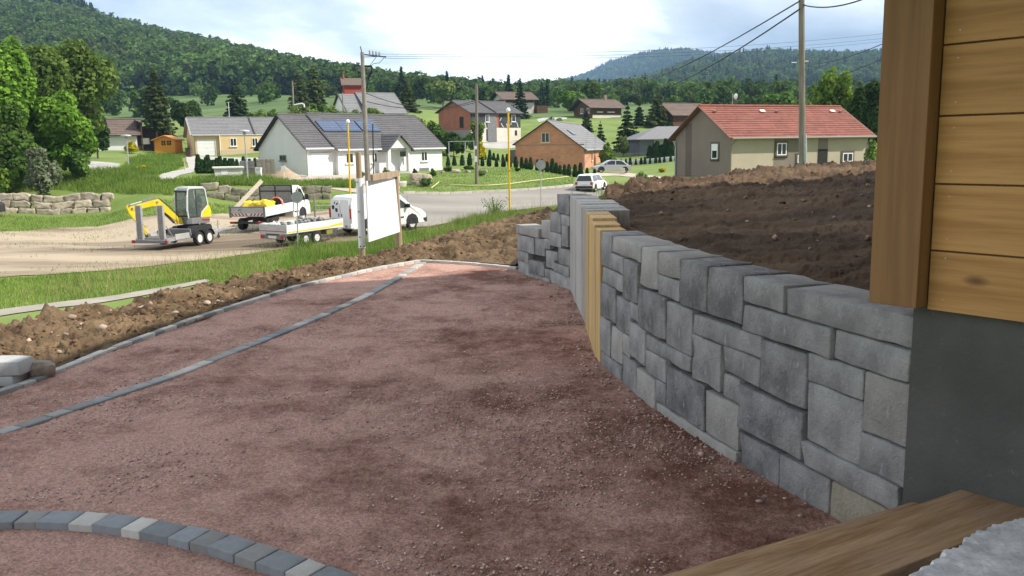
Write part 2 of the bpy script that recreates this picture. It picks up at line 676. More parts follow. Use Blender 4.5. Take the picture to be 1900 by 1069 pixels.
drape('drive_yellow_house', [(296, 330), (318, 319), (350, 312), (344, 292), (362, 290.6), (482, 294), (482, 302), (372, 303), (370, 312), (350, 322), (322, 334), (298, 338)], .04, M_GREYDRIVE, 1, .2)
drape('drive_white_house', [(535, 334), (560, 329), (600, 326), (626, 326), (690, 324), (735, 319), (742, 323), (742, 359), (700, 364), (640, 356), (560, 346)], .04, M_DRIVE, 1, .2)
drape('drive_silver_car', [(1100, 322), (1150, 320), (1180, 323), (1228, 329), (1222, 333), (1150, 327), (1100, 327)], .04, M_DRIVE, 1, .2)
drape('drive_unfinished_house', [(885, 266), (945, 262), (968, 263), (962, 274), (930, 277), (890, 273)], .04, M_GREYDRIVE, 1, .2)
drape('hill_track', [(996, 222), (1012, 218), (1052, 218), (1052, 222), (1014, 223), (1000, 228)], .04, M_GREYDRIVE, 2, .2)

# ---------------------------------------------------------------- wooded hills and the far mountain
def hill(name, crest, base, Yc, Yb, m, n=90, rows=26, bump=10., back=1.0, seed=0):
    """a ridge: crest given as picture points at the crest's distance, falling to its foot and down behind"""
    px = np.linspace(crest[0][0], crest[-1][0], n)
    cy = np.interp(px, [c[0] for c in crest], [c[1] for c in crest])
    by = np.interp(px, [b[0] for b in base], [b[1] for b in base])
    V = []
    for r in range(rows):
        t = r / (rows - 1)
        if t <= .72:
            s = t / .72
            for i in range(n):
                Y = Yb + (Yc - Yb) * s
                a = at_y(px[i], by[i], Yb)
                b = at_y(px[i], cy[i], Yc)
                h = s ** .85 if s > 0 else 0
                z = a.z + (b.z - a.z) * h
                x = a.x + (b.x - a.x) * s
                V.append((x, Y, z))
        else:
            s = (t - .72) / .28
            for i in range(n):
                b = at_y(px[i], cy[i], Yc)
                V.append((b.x * (1 + s * .5 * back), Yc * (1 + s * .5 * back), b.z * (1 - s * 1.05)))
    V = np.array(V)
    w = np.clip((V[:, 1] - Yb) / (Yc - Yb), 0, 1)
    V[:, 2] += (fbm(V[:, 0] / (bump * 6), V[:, 1] / (bump * 6), 3, seed) - .5) * bump * np.minimum(w, 1) * (w < 1)
    o = np_mesh(name, V, grid_faces(rows, n), m, smooth=True, kind='structure')
    return V.reshape(rows, n, 3)


M_HILL = mat('hill_ground', (.030, .055, .018), (.055, .085, .028), rough=1, scale=.02, detail=6)
M_MOUNT = mat('mountain_woods', (.020, .038, .020), (.045, .070, .036), rough=1, scale=.012, detail=9, lo=.38, hi=.62)
H1 = hill('wooded_hill', [(-700, -60), (-200, -10), (0, 14), (100, 16), (150, 24), (200, 54), (300, 82), (400, 103), (500, 128), (600, 156), (700, 178), (800, 196), (900, 206)],
          [(-700, 192), (0, 194), (250, 190), (400, 176), (520, 178), (640, 188), (760, 202), (900, 212)], 760, 375, M_HILL, bump=9, seed=3)
H2 = hill('low_wooded_ridge', [(640, 192), (720, 196), (800, 200), (880, 194), (960, 184), (1040, 180), (1120, 178), (1200, 178), (1290, 182), (1380, 192), (1480, 202), (1640, 206), (2000, 200), (2400, 200)],
          [(640, 204), (900, 214), (1100, 216), (1300, 218), (1640, 216), (2400, 216)], 520, 330, M_HILL, bump=6, seed=9)
H3 = hill('far_ridge', [(1150, 176), (1200, 158), (1260, 134), (1330, 118), (1400, 112), (1480, 113), (1560, 109), (1640, 104), (1750, 98), (2100, 90), (2600, 120)],
          [(1150, 190), (1640, 190), (2600, 190)], 1600, 800, M_MOUNT, n=140, rows=50, bump=26, seed=21)
H4 = hill('far_mountain', [(1000, 172), (1060, 150), (1090, 139), (1130, 121), (1180, 109), (1225, 100), (1270, 98), (1310, 104), (1350, 113), (1400, 120), (1600, 130), (1800, 170)],
          [(1000, 180), (1800, 180)], 3000, 2000, M_MOUNT, n=140, rows=50, bump=40, seed=33)
H5 = hill('distant_ridge', [(560, 176), (640, 150), (700, 146), (760, 153), (830, 161), (890, 165), (960, 172), (1080, 178)],
          [(560, 180), (1080, 180)], 3300, 2400, M_MOUNT, n=100, rows=30, bump=30, seed=44)

# ---------------------------------------------------------------- house lines on the plot
WALL = [(1.689, 3.431), (1.664, 3.553), (1.523, 3.99), (1.387, 4.361), (1.272, 4.731), (1.059, 5.421), (0.968, 5.791), (0.889, 6.153), (0.832, 6.528),
        (0.726, 7.106), (0.715, 7.345), (0.724, 8.247), (0.734, 9.36), (0.726, 10.909), (0.5, 11.587), (0.224, 12.164), (0.08, 12.612)]
WP = np.array(WALL)
WS = np.r_[0, np.cumsum(np.hypot(*np.diff(WP, axis=0).T))]


def wall_xy(s):
    return np.array([np.interp(s, WS, WP[:, 0]), np.interp(s, WS, WP[:, 1])])


def wall_dir(s):
    d = wall_xy(s + .15) - wall_xy(s - .15)
    return d / np.linalg.norm(d)


KERB = [(-5.2, 3.2), (-4.35, 5.0), (-3.84, 6.63), (-3.71, 7.76), (-3.42, 9.33), (-2.85, 11.37), (-2.04, 13.08), (-1.47, 13.89)]
KERB_FAR = [(-1.47, 13.89), (-0.67, 13.47), (0.08, 12.84)]
LINE2 = [(-4.35, 3.6), (-3.621, 5.069), (-3.351, 5.451), (-3.104, 6.026), (-2.757, 6.892), (-2.386, 8.181), (-2.071, 9.417), (-1.799, 10.632), (-1.607, 12.057), (-1.418, 13.652)]
ARCH = [(-3.6, 3.86), (-3.2, 4.08), (-2.9, 4.17), (-2.628, 4.201), (-2.339, 4.19), (-2.159, 4.169), (-1.967, 4.136), (-1.779, 4.071), (-1.594, 3.996), (-1.351, 3.885), (-1.064, 3.713), (-0.842, 3.575), (-0.633, 3.442), (-0.437, 3.305), (-.24, 3.13)]

# ---------------------------------------------------------------- soil: the strip beyond the kerb and the bank behind the wall
#        col   Yin   zin   crest-Y  crest-z
SOIL = [(-600, 4.6, .01, 7.2, .02), (0, 6.72, .01, 9.05, .05), (200, 7.85, .01, 10.1, .08), (370, 9.35, .01, 11.3, .10), (500, 10.9, .01, 12.5, .10), (670, 12.75, .01, 15.0, .02),
        (780, 13.95, .01, 16.2, .10), (870, 13.6, .04, 17.7, .2), (955, 12.95, .06, 19.2, .33), (1000, 12.55, .30, 18.6, .50), (1040, 11.9, .62, 16.4, .72), (1062, 11.25, .95, 13.2, .98),
        (1085, 9.6, 1.0, 13.0, 1.02), (1110, 8.0, 1.02, 13.3, 1.05), (1130, 7.35, 1.02, 14.6, 1.12), (1180, 6.5, 1.01, 15.2, 1.16), (1250, 5.95, 1.0, 16.1, 1.2), (1320, 5.45, 1.0, 16.7, 1.25),
        (1400, 5.05, .99, 17.5, 1.31), (1500, 4.68, .98, 18.1, 1.36), (1620, 4.3, .98, 17.6, 1.45), (1720, 4.15, .98, 18, 1.5), (1900, 4.4, 1.0, 18, 1.6), (2500, 5.5, 1.0, 18, 1.7)]
SA = np.array(SOIL, float)
SA_u = (SA[:, 0] - 950) / FPX


def soil_rows(u):
    return [np.interp(u, SA_u, SA[:, i]) for i in (1, 2, 3, 4)]


def clods(X, Y, k):
    """lumps of dug earth, k scales them"""
    wx = X + .12 * (vnoise(X * 5, Y * 5, 91) - .5)
    wy = Y + .12 * (vnoise(X * 5, Y * 5, 92) - .5)
    a, ha = cells(wx * 2.6, wy * 2.6, 1)
    b, hb = cells(wx * 6.5, wy * 6.5, 2)
    c, hc = cells(wx * 15, wy * 15, 3)
    dome = lambda q, r: np.sqrt(np.maximum(0, 1 - (q / r) ** 2))
    big = dome(a, .66) * ha ** 2 * .07
    mid = dome(b, .62) * (.15 + hb ** 1.5) * .050
    sml = dome(c, .60) * (.2 + hc) * .022
    return (big + mid + sml + (fbm(X * 1.3, Y * 1.3, 3, 8) - .5) * .16 + (1 - np.abs(2 * fbm(X * 6, Y * 6, 3, 12) - 1)) * .070 - .045 + (fbm(X * 21, Y * 21, 3, 15) - .5) * .05) * k


nu, nr, ns = 1150, 150, 14
us = np.linspace((-600 - 950) / FPX, (2500 - 950) / FPX, nu)
Yi, zi, Yc, zc = soil_rows(us)
Yi = np.where(us < (958 - 950) / FPX, Yi * .996, Yi)
rows = []
for r in range(nr):
    t = r / (nr - 1)
    Y = np.exp(np.log(Yi) + (np.log(Yc) - np.log(Yi)) * t)
    z = zi + (zc - zi) * (t ** 1.25)
    X = us * Y
    right = np.clip((us - (1090 - 950) / FPX) / .06, 0, 1)
    amp = (1 - right) * 1.0 + right * (.45 + .75 * np.clip((t - .55) / .4, 0, 1))
    # near a kerb or a wall the soil lies lower and smoother
    edge = np.clip(t * 9, 0, 1)
    cz = clods(X, Y, amp)
    z = z + (cz - .085 + .03 * np.clip(1 - t * 2.5, 0, 1) * (1 - right)) * edge
    lift = np.where(right < .5, .05 * np.clip(t * 4, 0, 1) * (1 - t), 0)
    rows.append(np.stack([X, Y, z + lift], -1))
last = rows[-1]
for r in range(1, ns + 1):                              # the far side falls away to the street level
    t = r / ns
    Y = Yc + t * 4.2
    X = us * Y
    zg = ground_z(X, Y) - .25
    s = t * t * (3 - 2 * t)
    z = last[:, 2] * (1 - s) + zg * s
    rows.append(np.stack([X, Y, z + (clods(X, Y, .8) - .085) * (1 - s)], -1))
SV = np.array(rows)
M_SOIL = mat('dug_soil', (.078, .052, .032), (.215, .150, .090), rough=.98, scale=1.6, detail=12, bump=1.0, bscale=22, lo=.36, hi=.66, bdist=.03, spec=.1)
M_SOIL2 = mat('bank_soil', (.068, .044, .029), (.190, .128, .080), rough=.98, scale=.55, detail=9, bump=.9, bscale=22, lo=.40, hi=.72, bdist=.03, spec=.1, stretch=(1, 1.6, 1))
cut = int(np.searchsorted(us, (1052 - 950) / FPX))
np_mesh('soil_strip', SV[:, :cut + 1].reshape(-1, 3), grid_faces(len(SV), cut + 1), M_SOIL, smooth=True, kind='structure')
np_mesh('soil_bank', SV[:, cut:].reshape(-1, 3), grid_faces(len(SV), nu - cut), M_SOIL2, smooth=True, kind='structure')


def soil_z(x, y):
    u = np.atleast_1d(x / y)
    i = int(np.clip(np.searchsorted(us, u[0]), 1, nu - 1))
    j = int(np.clip(np.searchsorted(SV[:, i, 1], y), 1, len(SV) - 1))
    return float(max(SV[j, i, 2], SV[j - 1, i, 2]))


# loose lumps and stones on the soil, too many to count
def lumps(name, pos, rad, m, seed=0, sub=1, flat=.75):
    import bmesh
    rng = np.random.default_rng(seed)
    bm = bmesh.new()
    bmesh.ops.create_icosphere(bm, subdivisions=sub, radius=1)
    bv = np.array([v.co[:] for v in bm.verts])
    bf = np.array([[v.index for v in f.verts] for f in bm.faces])
    bm.free()
    n = len(pos)
    sc = rad[:, None, None] * (1 + rng.uniform(-.5, .45, (n, len(bv), 1))) * rng.uniform(.65, 1.3, (n, 1, 3)) * np.array([1, 1, flat])
    a = rng.uniform(0, 6.28, n)
    V = bv[None] * sc
    R = np.zeros((n, 3, 3))
    R[:, 0, 0] = R[:, 1, 1] = np.cos(a)
    R[:, 0, 1], R[:, 1, 0], R[:, 2, 2] = -np.sin(a), np.sin(a), 1
    V = np.einsum('nij,nkj->nki', R, V) + pos[:, None]
    Fc = bf[None] + (np.arange(n) * len(bv))[:, None, None]
    return np_mesh(name, V.reshape(-1, 3), Fc.reshape(-1, 3), m, kind='stuff')


rng = np.random.default_rng(5)
ii = rng.integers(4, nr + 2, 5000)
jj = (rng.uniform(0, 1, 5000) * (nu - 1)).astype(int)
keep = (us[jj] < .085) | ((ii > nr * .62) & (us[jj] < .47)) | (rng.uniform(0, 1, 5000) < .12)
P0 = SV[ii[keep], jj[keep]]
rad = .009 + .028 * rng.uniform(0, 1, len(P0)) ** 3.0
rad *= np.clip(P0[:, 1] / 10, .7, 1.1)
lumps('soil_clods', P0 + np.c_[np.zeros((len(P0), 2)), rad * .1], rad, mat('clod_soil', (.10, .064, .038), (.23, .155, .09), rough=1, scale=3, island=.35, bump=.6, bscale=30, spec=.1), 1)
ii = rng.integers(6, nr, 170)
jj = (rng.uniform(.1, .8, 170) * (nu - 1)).astype(int)
P0 = SV[ii, jj]
rad = .012 + .034 * rng.uniform(0, 1, 170) ** 3
lumps('soil_stones', P0 + np.c_[np.zeros((170, 2)), rad * .3], rad * np.clip(P0[:, 1] / 9, .6, 1.1), mat('pale_stone', (.30, .23, .17), (.45, .36, .28), rough=.9, scale=5, island=.3), 2)

# ---------------------------------------------------------------- red gravel of the yard
kpoly = [(-12, 2.0)] + KERB + KERB_FAR[1:] + [tuple(p + np.array([.12, .04])) for p in WP[::-1]] + [(1.9, 3.3), (6, 2.0)]
nu2, nr2 = 620, 330
us2 = np.linspace((-700 - 950) / FPX, (1800 - 950) / FPX, nu2)
ys2 = np.exp(np.linspace(math.log(2.1), math.log(14.1), nr2))
UU, YY = np.meshgrid(us2, ys2)
XX = UU * YY
c1, h1 = cells(XX * 22, YY * 22, 51)
c2, h2 = cells(XX * 48, YY * 48, 52)
patch = fbm(XX * .9, YY * 1.3, 4, 61)
loose = np.clip((patch - .45) * 4, 0, 1)
ZZ = (np.maximum(0, .6 - c1) * h1 * .030 * (.3 + loose) + np.maximum(0, .6 - c2) * h2 * .012 + (fbm(XX * 1.2, YY * 1.2, 3, 55) - .5) * .035)
apoly = [(-12, 1.0), (-12, 3.5)] + ARCH + [(-.2, 1.0)]
ins = in_poly(XX.ravel(), YY.ravel(), apoly).reshape(XX.shape)
ZZ = np.where(ins, ZZ - .022, ZZ)
kpoly2 = [(-12, 2.0)] + [(p[0] - .06, p[1] + .05) for p in KERB[:-1]] + [(-1.5, 14.0)] + [(p[0], p[1] + .08) for p in KERB_FAR[1:]] + kpoly[1 + len(KERB) + 2:]
out = ~in_poly(XX.ravel(), YY.ravel(), kpoly2).reshape(XX.shape)


def gravel_mat():
    m = mat('red_gravel', (.160, .072, .051), (.435, .265, .214), nrough=.82, rough=.95, scale=.7, detail=15, bump=1.0, bscale=85, lo=.40, hi=.555, bdist=.012, spec=.15, island=0)
    N, L = m.node_tree.nodes, m.node_tree.links
    b = N['Principled BSDF']
    src = b.inputs['Base Color'].links[0].from_socket
    tc = next(n for n in N if n.type == 'TEX_COORD')
    ns = next(n for n in N if n.type == 'TEX_NOISE')
    ra = next(n for n in N if n.type == 'VALTORGB')
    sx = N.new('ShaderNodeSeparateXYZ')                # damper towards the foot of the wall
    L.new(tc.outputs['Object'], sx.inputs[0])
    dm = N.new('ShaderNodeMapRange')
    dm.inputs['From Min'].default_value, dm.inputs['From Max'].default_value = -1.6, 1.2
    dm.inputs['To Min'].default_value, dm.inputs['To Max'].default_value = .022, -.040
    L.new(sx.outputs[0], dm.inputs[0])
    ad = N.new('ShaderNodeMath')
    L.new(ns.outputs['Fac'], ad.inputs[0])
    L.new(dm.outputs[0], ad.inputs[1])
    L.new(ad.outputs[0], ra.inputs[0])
    vo = N.new('ShaderNodeTexVoronoi')                 # single chips, each its own tint
    vo.inputs['Scale'].default_value = 95
    L.new(tc.outputs['Object'], vo.inputs['Vector'])
    sp = N.new('ShaderNodeSeparateColor')
    L.new(vo.outputs['Color'], sp.inputs[0])
    mr = N.new('ShaderNodeMapRange')
    mr.inputs['To Min'].default_value, mr.inputs['To Max'].default_value = .72, 1.32
    L.new(sp.outputs[0], mr.inputs[0])
    hs = N.new('ShaderNodeHueSaturation')
    L.new(src, hs.inputs['Color'])
    L.new(mr.outputs[0], hs.inputs['Value'])
    L.new(hs.outputs[0], b.inputs['Base Color'])
    return m


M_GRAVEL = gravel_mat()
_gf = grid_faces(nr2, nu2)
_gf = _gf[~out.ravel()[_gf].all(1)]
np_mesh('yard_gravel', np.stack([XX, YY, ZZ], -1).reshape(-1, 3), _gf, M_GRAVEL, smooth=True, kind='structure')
n = 60000
yy = np.exp(rng.uniform(math.log(2.6), math.log(9), n))
xx = rng.uniform(-.62, .42, n) * yy
pv = fbm(xx * .9, yy * 1.3, 4, 61)
ok = in_poly(xx, yy, kpoly) & (pv + rng.uniform(-.14, .14, n) > .47) & ~in_poly(xx, yy, [(p[0], p[1] + .12) for p in apoly])
xx, yy = xx[ok], yy[ok]
rad = .0025 + .0070 * rng.uniform(0, 1, len(xx)) ** 2.8
lumps('gravel_chips', np.c_[xx, yy, rad * .3 + .004], rad, mat('gravel_chip', (.33, .215, .18), (.60, .46, .40), rough=.95, scale=8, island=.4, spec=.15), 3, flat=.55)
n = 420                                                # coarser stones swept against the foot of the wall
s = rng.uniform(.1, 9, n)
w = np.array([wall_xy(a) for a in s])
dn = np.array([wall_dir(a) for a in s])
off = np.abs(rng.normal(0, .14, n)) + .01
w = w + np.c_[-dn[:, 1], dn[:, 0]] * off[:, None]
rad = .005 + .014 * rng.uniform(0, 1, n) ** 2.8
lumps('wall_foot_stones', np.c_[w, rad * .4], rad, mat('foot_stone', (.25, .17, .145), (.46, .36, .31), rough=.95, scale=8, island=.35, spec=.15), 4, flat=.65)
# ================================================================ walls and edgings of the yard
def stone_mat(name, a, b, dark=(.10, .105, .11)):
    m = mat(name, a, b, rough=.93, scale=4.5, detail=12, bump=1.0, bscale=48, lo=.40, hi=.62, bdist=.022, spec=.2, objrand=.13)
    N, L = m.node_tree.nodes, m.node_tree.links
    bs = N['Principled BSDF']
    src = bs.inputs['Base Color'].links[0].from_socket
    tc = next(n for n in N if n.type == 'TEX_COORD')
    n = N.new('ShaderNodeTexNoise')                     # pale scuffs and lime streaks
    n.inputs['Scale'].default_value = 24
    n.inputs['Detail'].default_value = 8
    n.inputs['Roughness'].default_value = .75
    mp = N.new('ShaderNodeMapping')
    mp.inputs['Scale'].default_value = (1, 1, .45)
    oi = N.new('ShaderNodeObjectInfo')
    L.new(oi.outputs['Random'], mp.inputs['Rotation'])
    L.new(tc.outputs['Object'], mp.inputs[0])
    L.new(mp.outputs[0], n.inputs['Vector'])
    r = N.new('ShaderNodeValToRGB')
    r.color_ramp.elements[0].position, r.color_ramp.elements[0].color = .57, (0, 0, 0, 1)
    r.color_ramp.elements[1].position, r.color_ramp.elements[1].color = .68, (.7, .7, .7, 1)
    L.new(n.outputs['Fac'], r.inputs[0])
    mx = N.new('ShaderNodeMixRGB')
    mx.inputs[2].default_value = (.46, .46, .45, 1)
    L.new(r.outputs[0], mx.inputs[0])
    L.new(src, mx.inputs[1])
    L.new(mx.outputs[0], bs.inputs['Base Color'])
    return m


M_ST = [stone_mat('wall_stone', (.255, .256, .254), (.40, .398, .39)), stone_mat('wall_stone_dark', (.16, .161, .163), (.31, .309, .306)),
        stone_mat('wall_stone_light', (.33, .32, .30), (.43, .415, .385)), stone_mat('wall_stone_buff', (.33, .30, .22), (.42, .39, .31))]

STONES = [(3.481, 3.784, 0.835, 1.107), (2.785, 3.47, 0.975, 1.1), (3.18, 3.474, 0.834, 0.968), (2.809, 3.172, 0.671, 0.966), (3.179, 3.773, 0.695, 0.827), (2.45, 2.778, 0.825, 1.096), (2.097, 2.442, 0.952, 1.093), (2.095, 2.443, 0.809, 0.945), (3.375, 3.779, 0.415, 0.688), (3.03, 3.368, 0.392, 0.65), (2.807, 3.023, 0.539, 0.663), (2.282, 2.8, 0.518, 0.802), (3.51, 3.785, 0.119, 0.407), (3.216, 3.503, 0.12, 0.383), (3.02, 3.208, 0.229, 0.384), (2.646, 3.013, 0.258, 0.51), (3.216, 3.782, -0.06, 0.111), (2.837, 3.209, -0.06, 0.22), (2.462, 2.83, -0.06, 0.207), (2.286, 2.455, 0.067, 0.22), (2.284, 2.637, 0.228, 0.384), (1.922, 2.639, 0.391, 0.492), (1.918, 2.275, 0.5, 0.791), (1.75, 2.277, 0.067, 0.353), (2.087, 2.455, -0.06, 0.059), (1.378, 2.08, -0.06, 0.06), (1.377, 1.743, 0.067, 0.334), (1.376, 1.561, 0.342, 0.486), (1.182, 1.563, 0.494, 0.645), (1.57, 1.911, 0.36, 0.646), (0.801, 1.369, 0.218, 0.464), (0.984, 1.37, -0.06, 0.185), (1.747, 2.088, 0.799, 1.089), (1.364, 1.74, 0.806, 1.086), (0.982, 1.357, 0.94, 1.082), (1.18, 1.911, 0.653, 0.775), (0.614, 1.355, 0.784, 0.929), (0.797, 1.173, 0.488, 0.762), (0.121, 0.975, 0.937, 1.073), (0.12, 0.607, 0.789, 0.929), (0.399, 0.79, 0.634, 0.775), (0.403, 0.788, 0.326, 0.627), (0.122, 0.392, 0.501, 0.781), (0.121, 0.396, 0.326, 0.492), (0.145, 0.794, 0.2, 0.318), (0.597, 0.977, -0.06, 0.19), (0.121, 0.59, -0.06, 0.19), (8.56, 9.399, 0.57, 0.693), (8.738, 9.368, 0.33, 0.551), (8.946, 9.4, 0.176, 0.322), (8.945, 9.399, -0.06, 0.169), (8.285, 8.552, 0.582, 0.817), (8.445, 8.731, 0.328, 0.561), (8.284, 8.438, 0.442, 0.574), (8.462, 8.937, 0.046, 0.237), (8.314, 8.935, -0.06, 0.039), (8.314, 8.455, 0.046, 0.16), (7.901, 8.277, 0.689, 0.939), (7.875, 8.277, 0.506, 0.681), (8.152, 8.432, 0.192, 0.423), (8.012, 8.145, 0.317, 0.426), (7.595, 8.004, 0.946, 1.192), (7.602, 7.894, 0.808, 0.938), (7.657, 7.868, 0.536, 0.8), (7.595, 8.005, 0.289, 0.499), (7.591, 8.143, 0.167, 0.282), (7.598, 8.305, -0.06, 0.16)]
STONE_SHADE = {3: 1, 8: 1, 12: 0, 30: 1, 33: 1, 32: 1, 37: 1, 13: 2, 14: 2, 1: 2, 5: 2, 42: 2, 46: 3, 41: 0, 23: 1, 16: 1, 25: 2, 6: 2, 24: 2, 18: 2, 26: 2, 0: 0, 11: 1, 34: 0, 38: 0, 31: 1, 57: 0, 54: 1, 9: 1, 48: 0, 51: 2, 47: 2, 61: 1}


def stone_mesh(w, d, h, r, seed, chip=.004, cut=None):
    """a tumbled block: box grid pulled to rounded edges, worn unevenly, corners knocked"""
    rng = np.random.default_rng(seed)
    def axis(L, k):
        e = min(r, L * .3)
        inner = np.linspace(-L / 2 + e, L / 2 - e, k)
        return np.r_[-L / 2, -L / 2 + e * .3, inner, L / 2 - e * .3, L / 2]
    ax, ay, az = axis(w, max(2, int(w / .09))), axis(d, 2), axis(h, max(2, int(h / .07)))
    idx, V, Fc = {}, [], []

    def vid(p):
        k = tuple(round(c, 5) for c in p)
        if k not in idx:
            idx[k] = len(V)
            V.append(p)
        return idx[k]
    for A, B, fx in ((ax, az, 1), (ay, az, 0), (ax, ay, 2)):
        for side in (-1, 1):
            c = side * (w, d, h)[fx] / 2
            for i in range(len(A) - 1):
                for j in range(len(B) - 1):
                    q = []
                    for a, b in ((A[i], B[j]), (A[i + 1], B[j]), (A[i + 1], B[j + 1]), (A[i], B[j + 1])):
                        p = [0, 0, 0]
                        o = [0, 1, 2]
                        o.remove(fx)
                        p[fx], p[o[0]], p[o[1]] = c, a, b
                        q.append(vid(tuple(p)))
                    Fc.append(q if side * (1 if fx != 1 else -1) > 0 else q[::-1])
    V = np.array(V)
    half = np.array([w, d, h]) / 2
    core = np.clip(V, -(half - r), half - r)
    dv = V - core
    L = np.linalg.norm(dv, axis=1)
    on = (np.abs(dv) > 1e-9).sum(1) > 1
    V2 = core + dv / np.maximum(L, 1e-9)[:, None] * r
    V = np.where(on[:, None], V2 * .8 + V * .2 - dv * .05, V)
    o = rng.uniform(0, 50, 3)
    wear = (fbm(V[:, 0] * 9 + o[0] + V[:, 1] * 7, V[:, 2] * 9 + o[1] + V[:, 1] * 5, 3, seed % 97) - .5)
    V = V - np.sign(V) * (np.abs(V) > half * .8) * (wear[:, None] * chip * 3)
    corner = (np.abs(V) / half > .82).sum(1) >= 2
    kn = vnoise(V[:, 0] * 14 + o[2], V[:, 2] * 14 - o[0], 5)
    V = np.where((corner & (kn > .6))[:, None], V * (1 - .07 * (kn - .6)[:, None] / .4), V)
    return V, np.array(Fc)


DEPTH = .30
wall = thing('retaining_wall', 'curved dry wall of tumbled grey concrete stones holding back the brown soil bank', 'wall', (0, 0, 0))
for i, (s0, s1, h0, h1) in enumerate(STONES):
    sm = (s0 + s1) / 2
    p, d = wall_xy(sm), (wall_xy(s1) - wall_xy(s0)) / np.linalg.norm(wall_xy(s1) - wall_xy(s0))
    inw = np.array([d[1], -d[0]])                       # into the bank
    rng_i = np.random.default_rng(i)
    top = h1 > 1.03 or i in (47, 51, 57, 61)
    dep = .31 if top else .24
    r = .012 if i < 47 else .007
    V, Fc = stone_mesh(s1 - s0 + .002, dep, h1 - h0 + .002, min(r, (h1 - h0) * .35), 100 + i, chip=.006 if i < 47 else .003)
    jit = rng_i.uniform(-.008, .008)
    o = np_mesh('stone', V, Fc, M_ST[STONE_SHADE.get(i, 0)], wall, smooth=True)
    c = p + inw * (dep / 2 + jit)
    o.location = (c[0], c[1], (h0 + h1) / 2)
    o.rotation_euler = (rng_i.uniform(-.012, .012), rng_i.uniform(-.008, .008), atan2(d[1], d[0]) + rng_i.uniform(-.02, .02))
# the fill behind the face, seen only as dark joints
mb = MB()
def backing(sa, sb, hh):
    n = 14
    for k in range(n):
        a, b = sa + (sb - sa) * k / n, sa + (sb - sa) * (k + 1) / n
        q = [wall_xy(a), wall_xy(b)]
        e = [np.array([wall_dir(t)[1], -wall_dir(t)[0]]) for t in (a, b)]
        pts = [q[0] + e[0] * .07, q[1] + e[1] * .07, q[1] + e[1] * .22, q[0] + e[0] * .22]
        hk = hh(.5 * (a + b))
        mb.add([(x, y, -.1) for x, y in pts] + [(x, y, hk) for x, y in pts], [(0, 1, 2, 3), (4, 5, 6, 7), (0, 1, 5, 4), (1, 2, 6, 5), (2, 3, 7, 6), (3, 0, 4, 7)])
backing(.15, 3.76, lambda s: 1.0)
backing(7.62, 9.35, lambda s: float(np.interp(s, [7.6, 8.0, 8.01, 8.28, 8.29, 8.55, 8.56, 9.4], [1.1, 1.1, .85, .85, .72, .72, .6, .6])))
mb.build('core_fill', mat('joint_dark', (.05, .047, .042), (.085, .08, .072), scale=8, rough=1), wall)

# upright sleepers between the two stretches of stone
M_NEWWOOD = mat('new_sleeper', (.46, .30, .125), (.62, .43, .20), rough=.8, scale=2.5, detail=8, stretch=(9, 9, .8), bump=.3, bscale=20, objrand=.12)
M_OLDWOOD = mat('grey_sleeper', (.33, .315, .29), (.50, .48, .445), rough=.9, scale=3, detail=8, stretch=(12, 12, .7), bump=.5, bscale=18, objrand=.15)
pal = thing('sleeper_palisade', 'row of upright wooden sleepers, grey ones between new yellow ones, in the stone wall', 'palisade', (0, 0, 0))
s = 3.80
i = 0
while s < 7.58:
    wdt = [.25, .40, .38, .37][i] if i < 4 else .30
    new = i < 4 or s > 7.58 - .26
    p, d = wall_xy(s + wdt / 2), wall_dir(s + wdt / 2)
    inw = np.array([d[1], -d[0]])
    rr = np.random.default_rng(300 + i)
    hh = float(np.interp(s, [3.8, 4.05, 4.6, 7.6], [1.115, 1.14, 1.17, 1.20])) + rr.uniform(-.006, .006)
    dep = .22 if new else .30
    if 4 <= i < 9:
        dep = .42
    m = MB().box((0, 0, (hh - .1) / 2), (wdt - .006, dep, hh + .1)).build('post', M_NEWWOOD if new else M_OLDWOOD, pal, bevel=.008)
    c = p + inw * (dep / 2 + rr.uniform(-.006, .006) + (0 if new else .012))
    m.location = (c[0], c[1], 0)
    m.rotation_euler = (rr.uniform(-.006, .006), rr.uniform(-.006, .006), atan2(d[1], d[0]))
    s += wdt
    i += 1


# edgings of small pavers
def poly_sampler(pts):
    P = np.array(pts, float)
    S = np.r_[0, np.cumsum(np.hypot(*np.diff(P, axis=0).T))]
    return P, S, lambda s: np.array([np.interp(s, S, P[:, 0]), np.interp(s, S, P[:, 1])])


M_PAVE = [mat('paver_grey', (.235, .235, .23), (.30, .30, .29), rough=.95, scale=8, bump=.3, bscale=60, objrand=.2, spec=.15),
          mat('paver_blue', (.19, .205, .22), (.255, .27, .285), rough=.95, scale=8, bump=.3, bscale=60, objrand=.2, spec=.15),
          mat('paver_pale', (.40, .385, .355), (.50, .48, .445), rough=.95, scale=8, bump=.3, bscale=60, objrand=.15, spec=.15)]


def paver_mesh(w, d, h, seed):
    V, Fc = stone_mesh(w, d, h, .008, seed, chip=.0015)
    return V, Fc


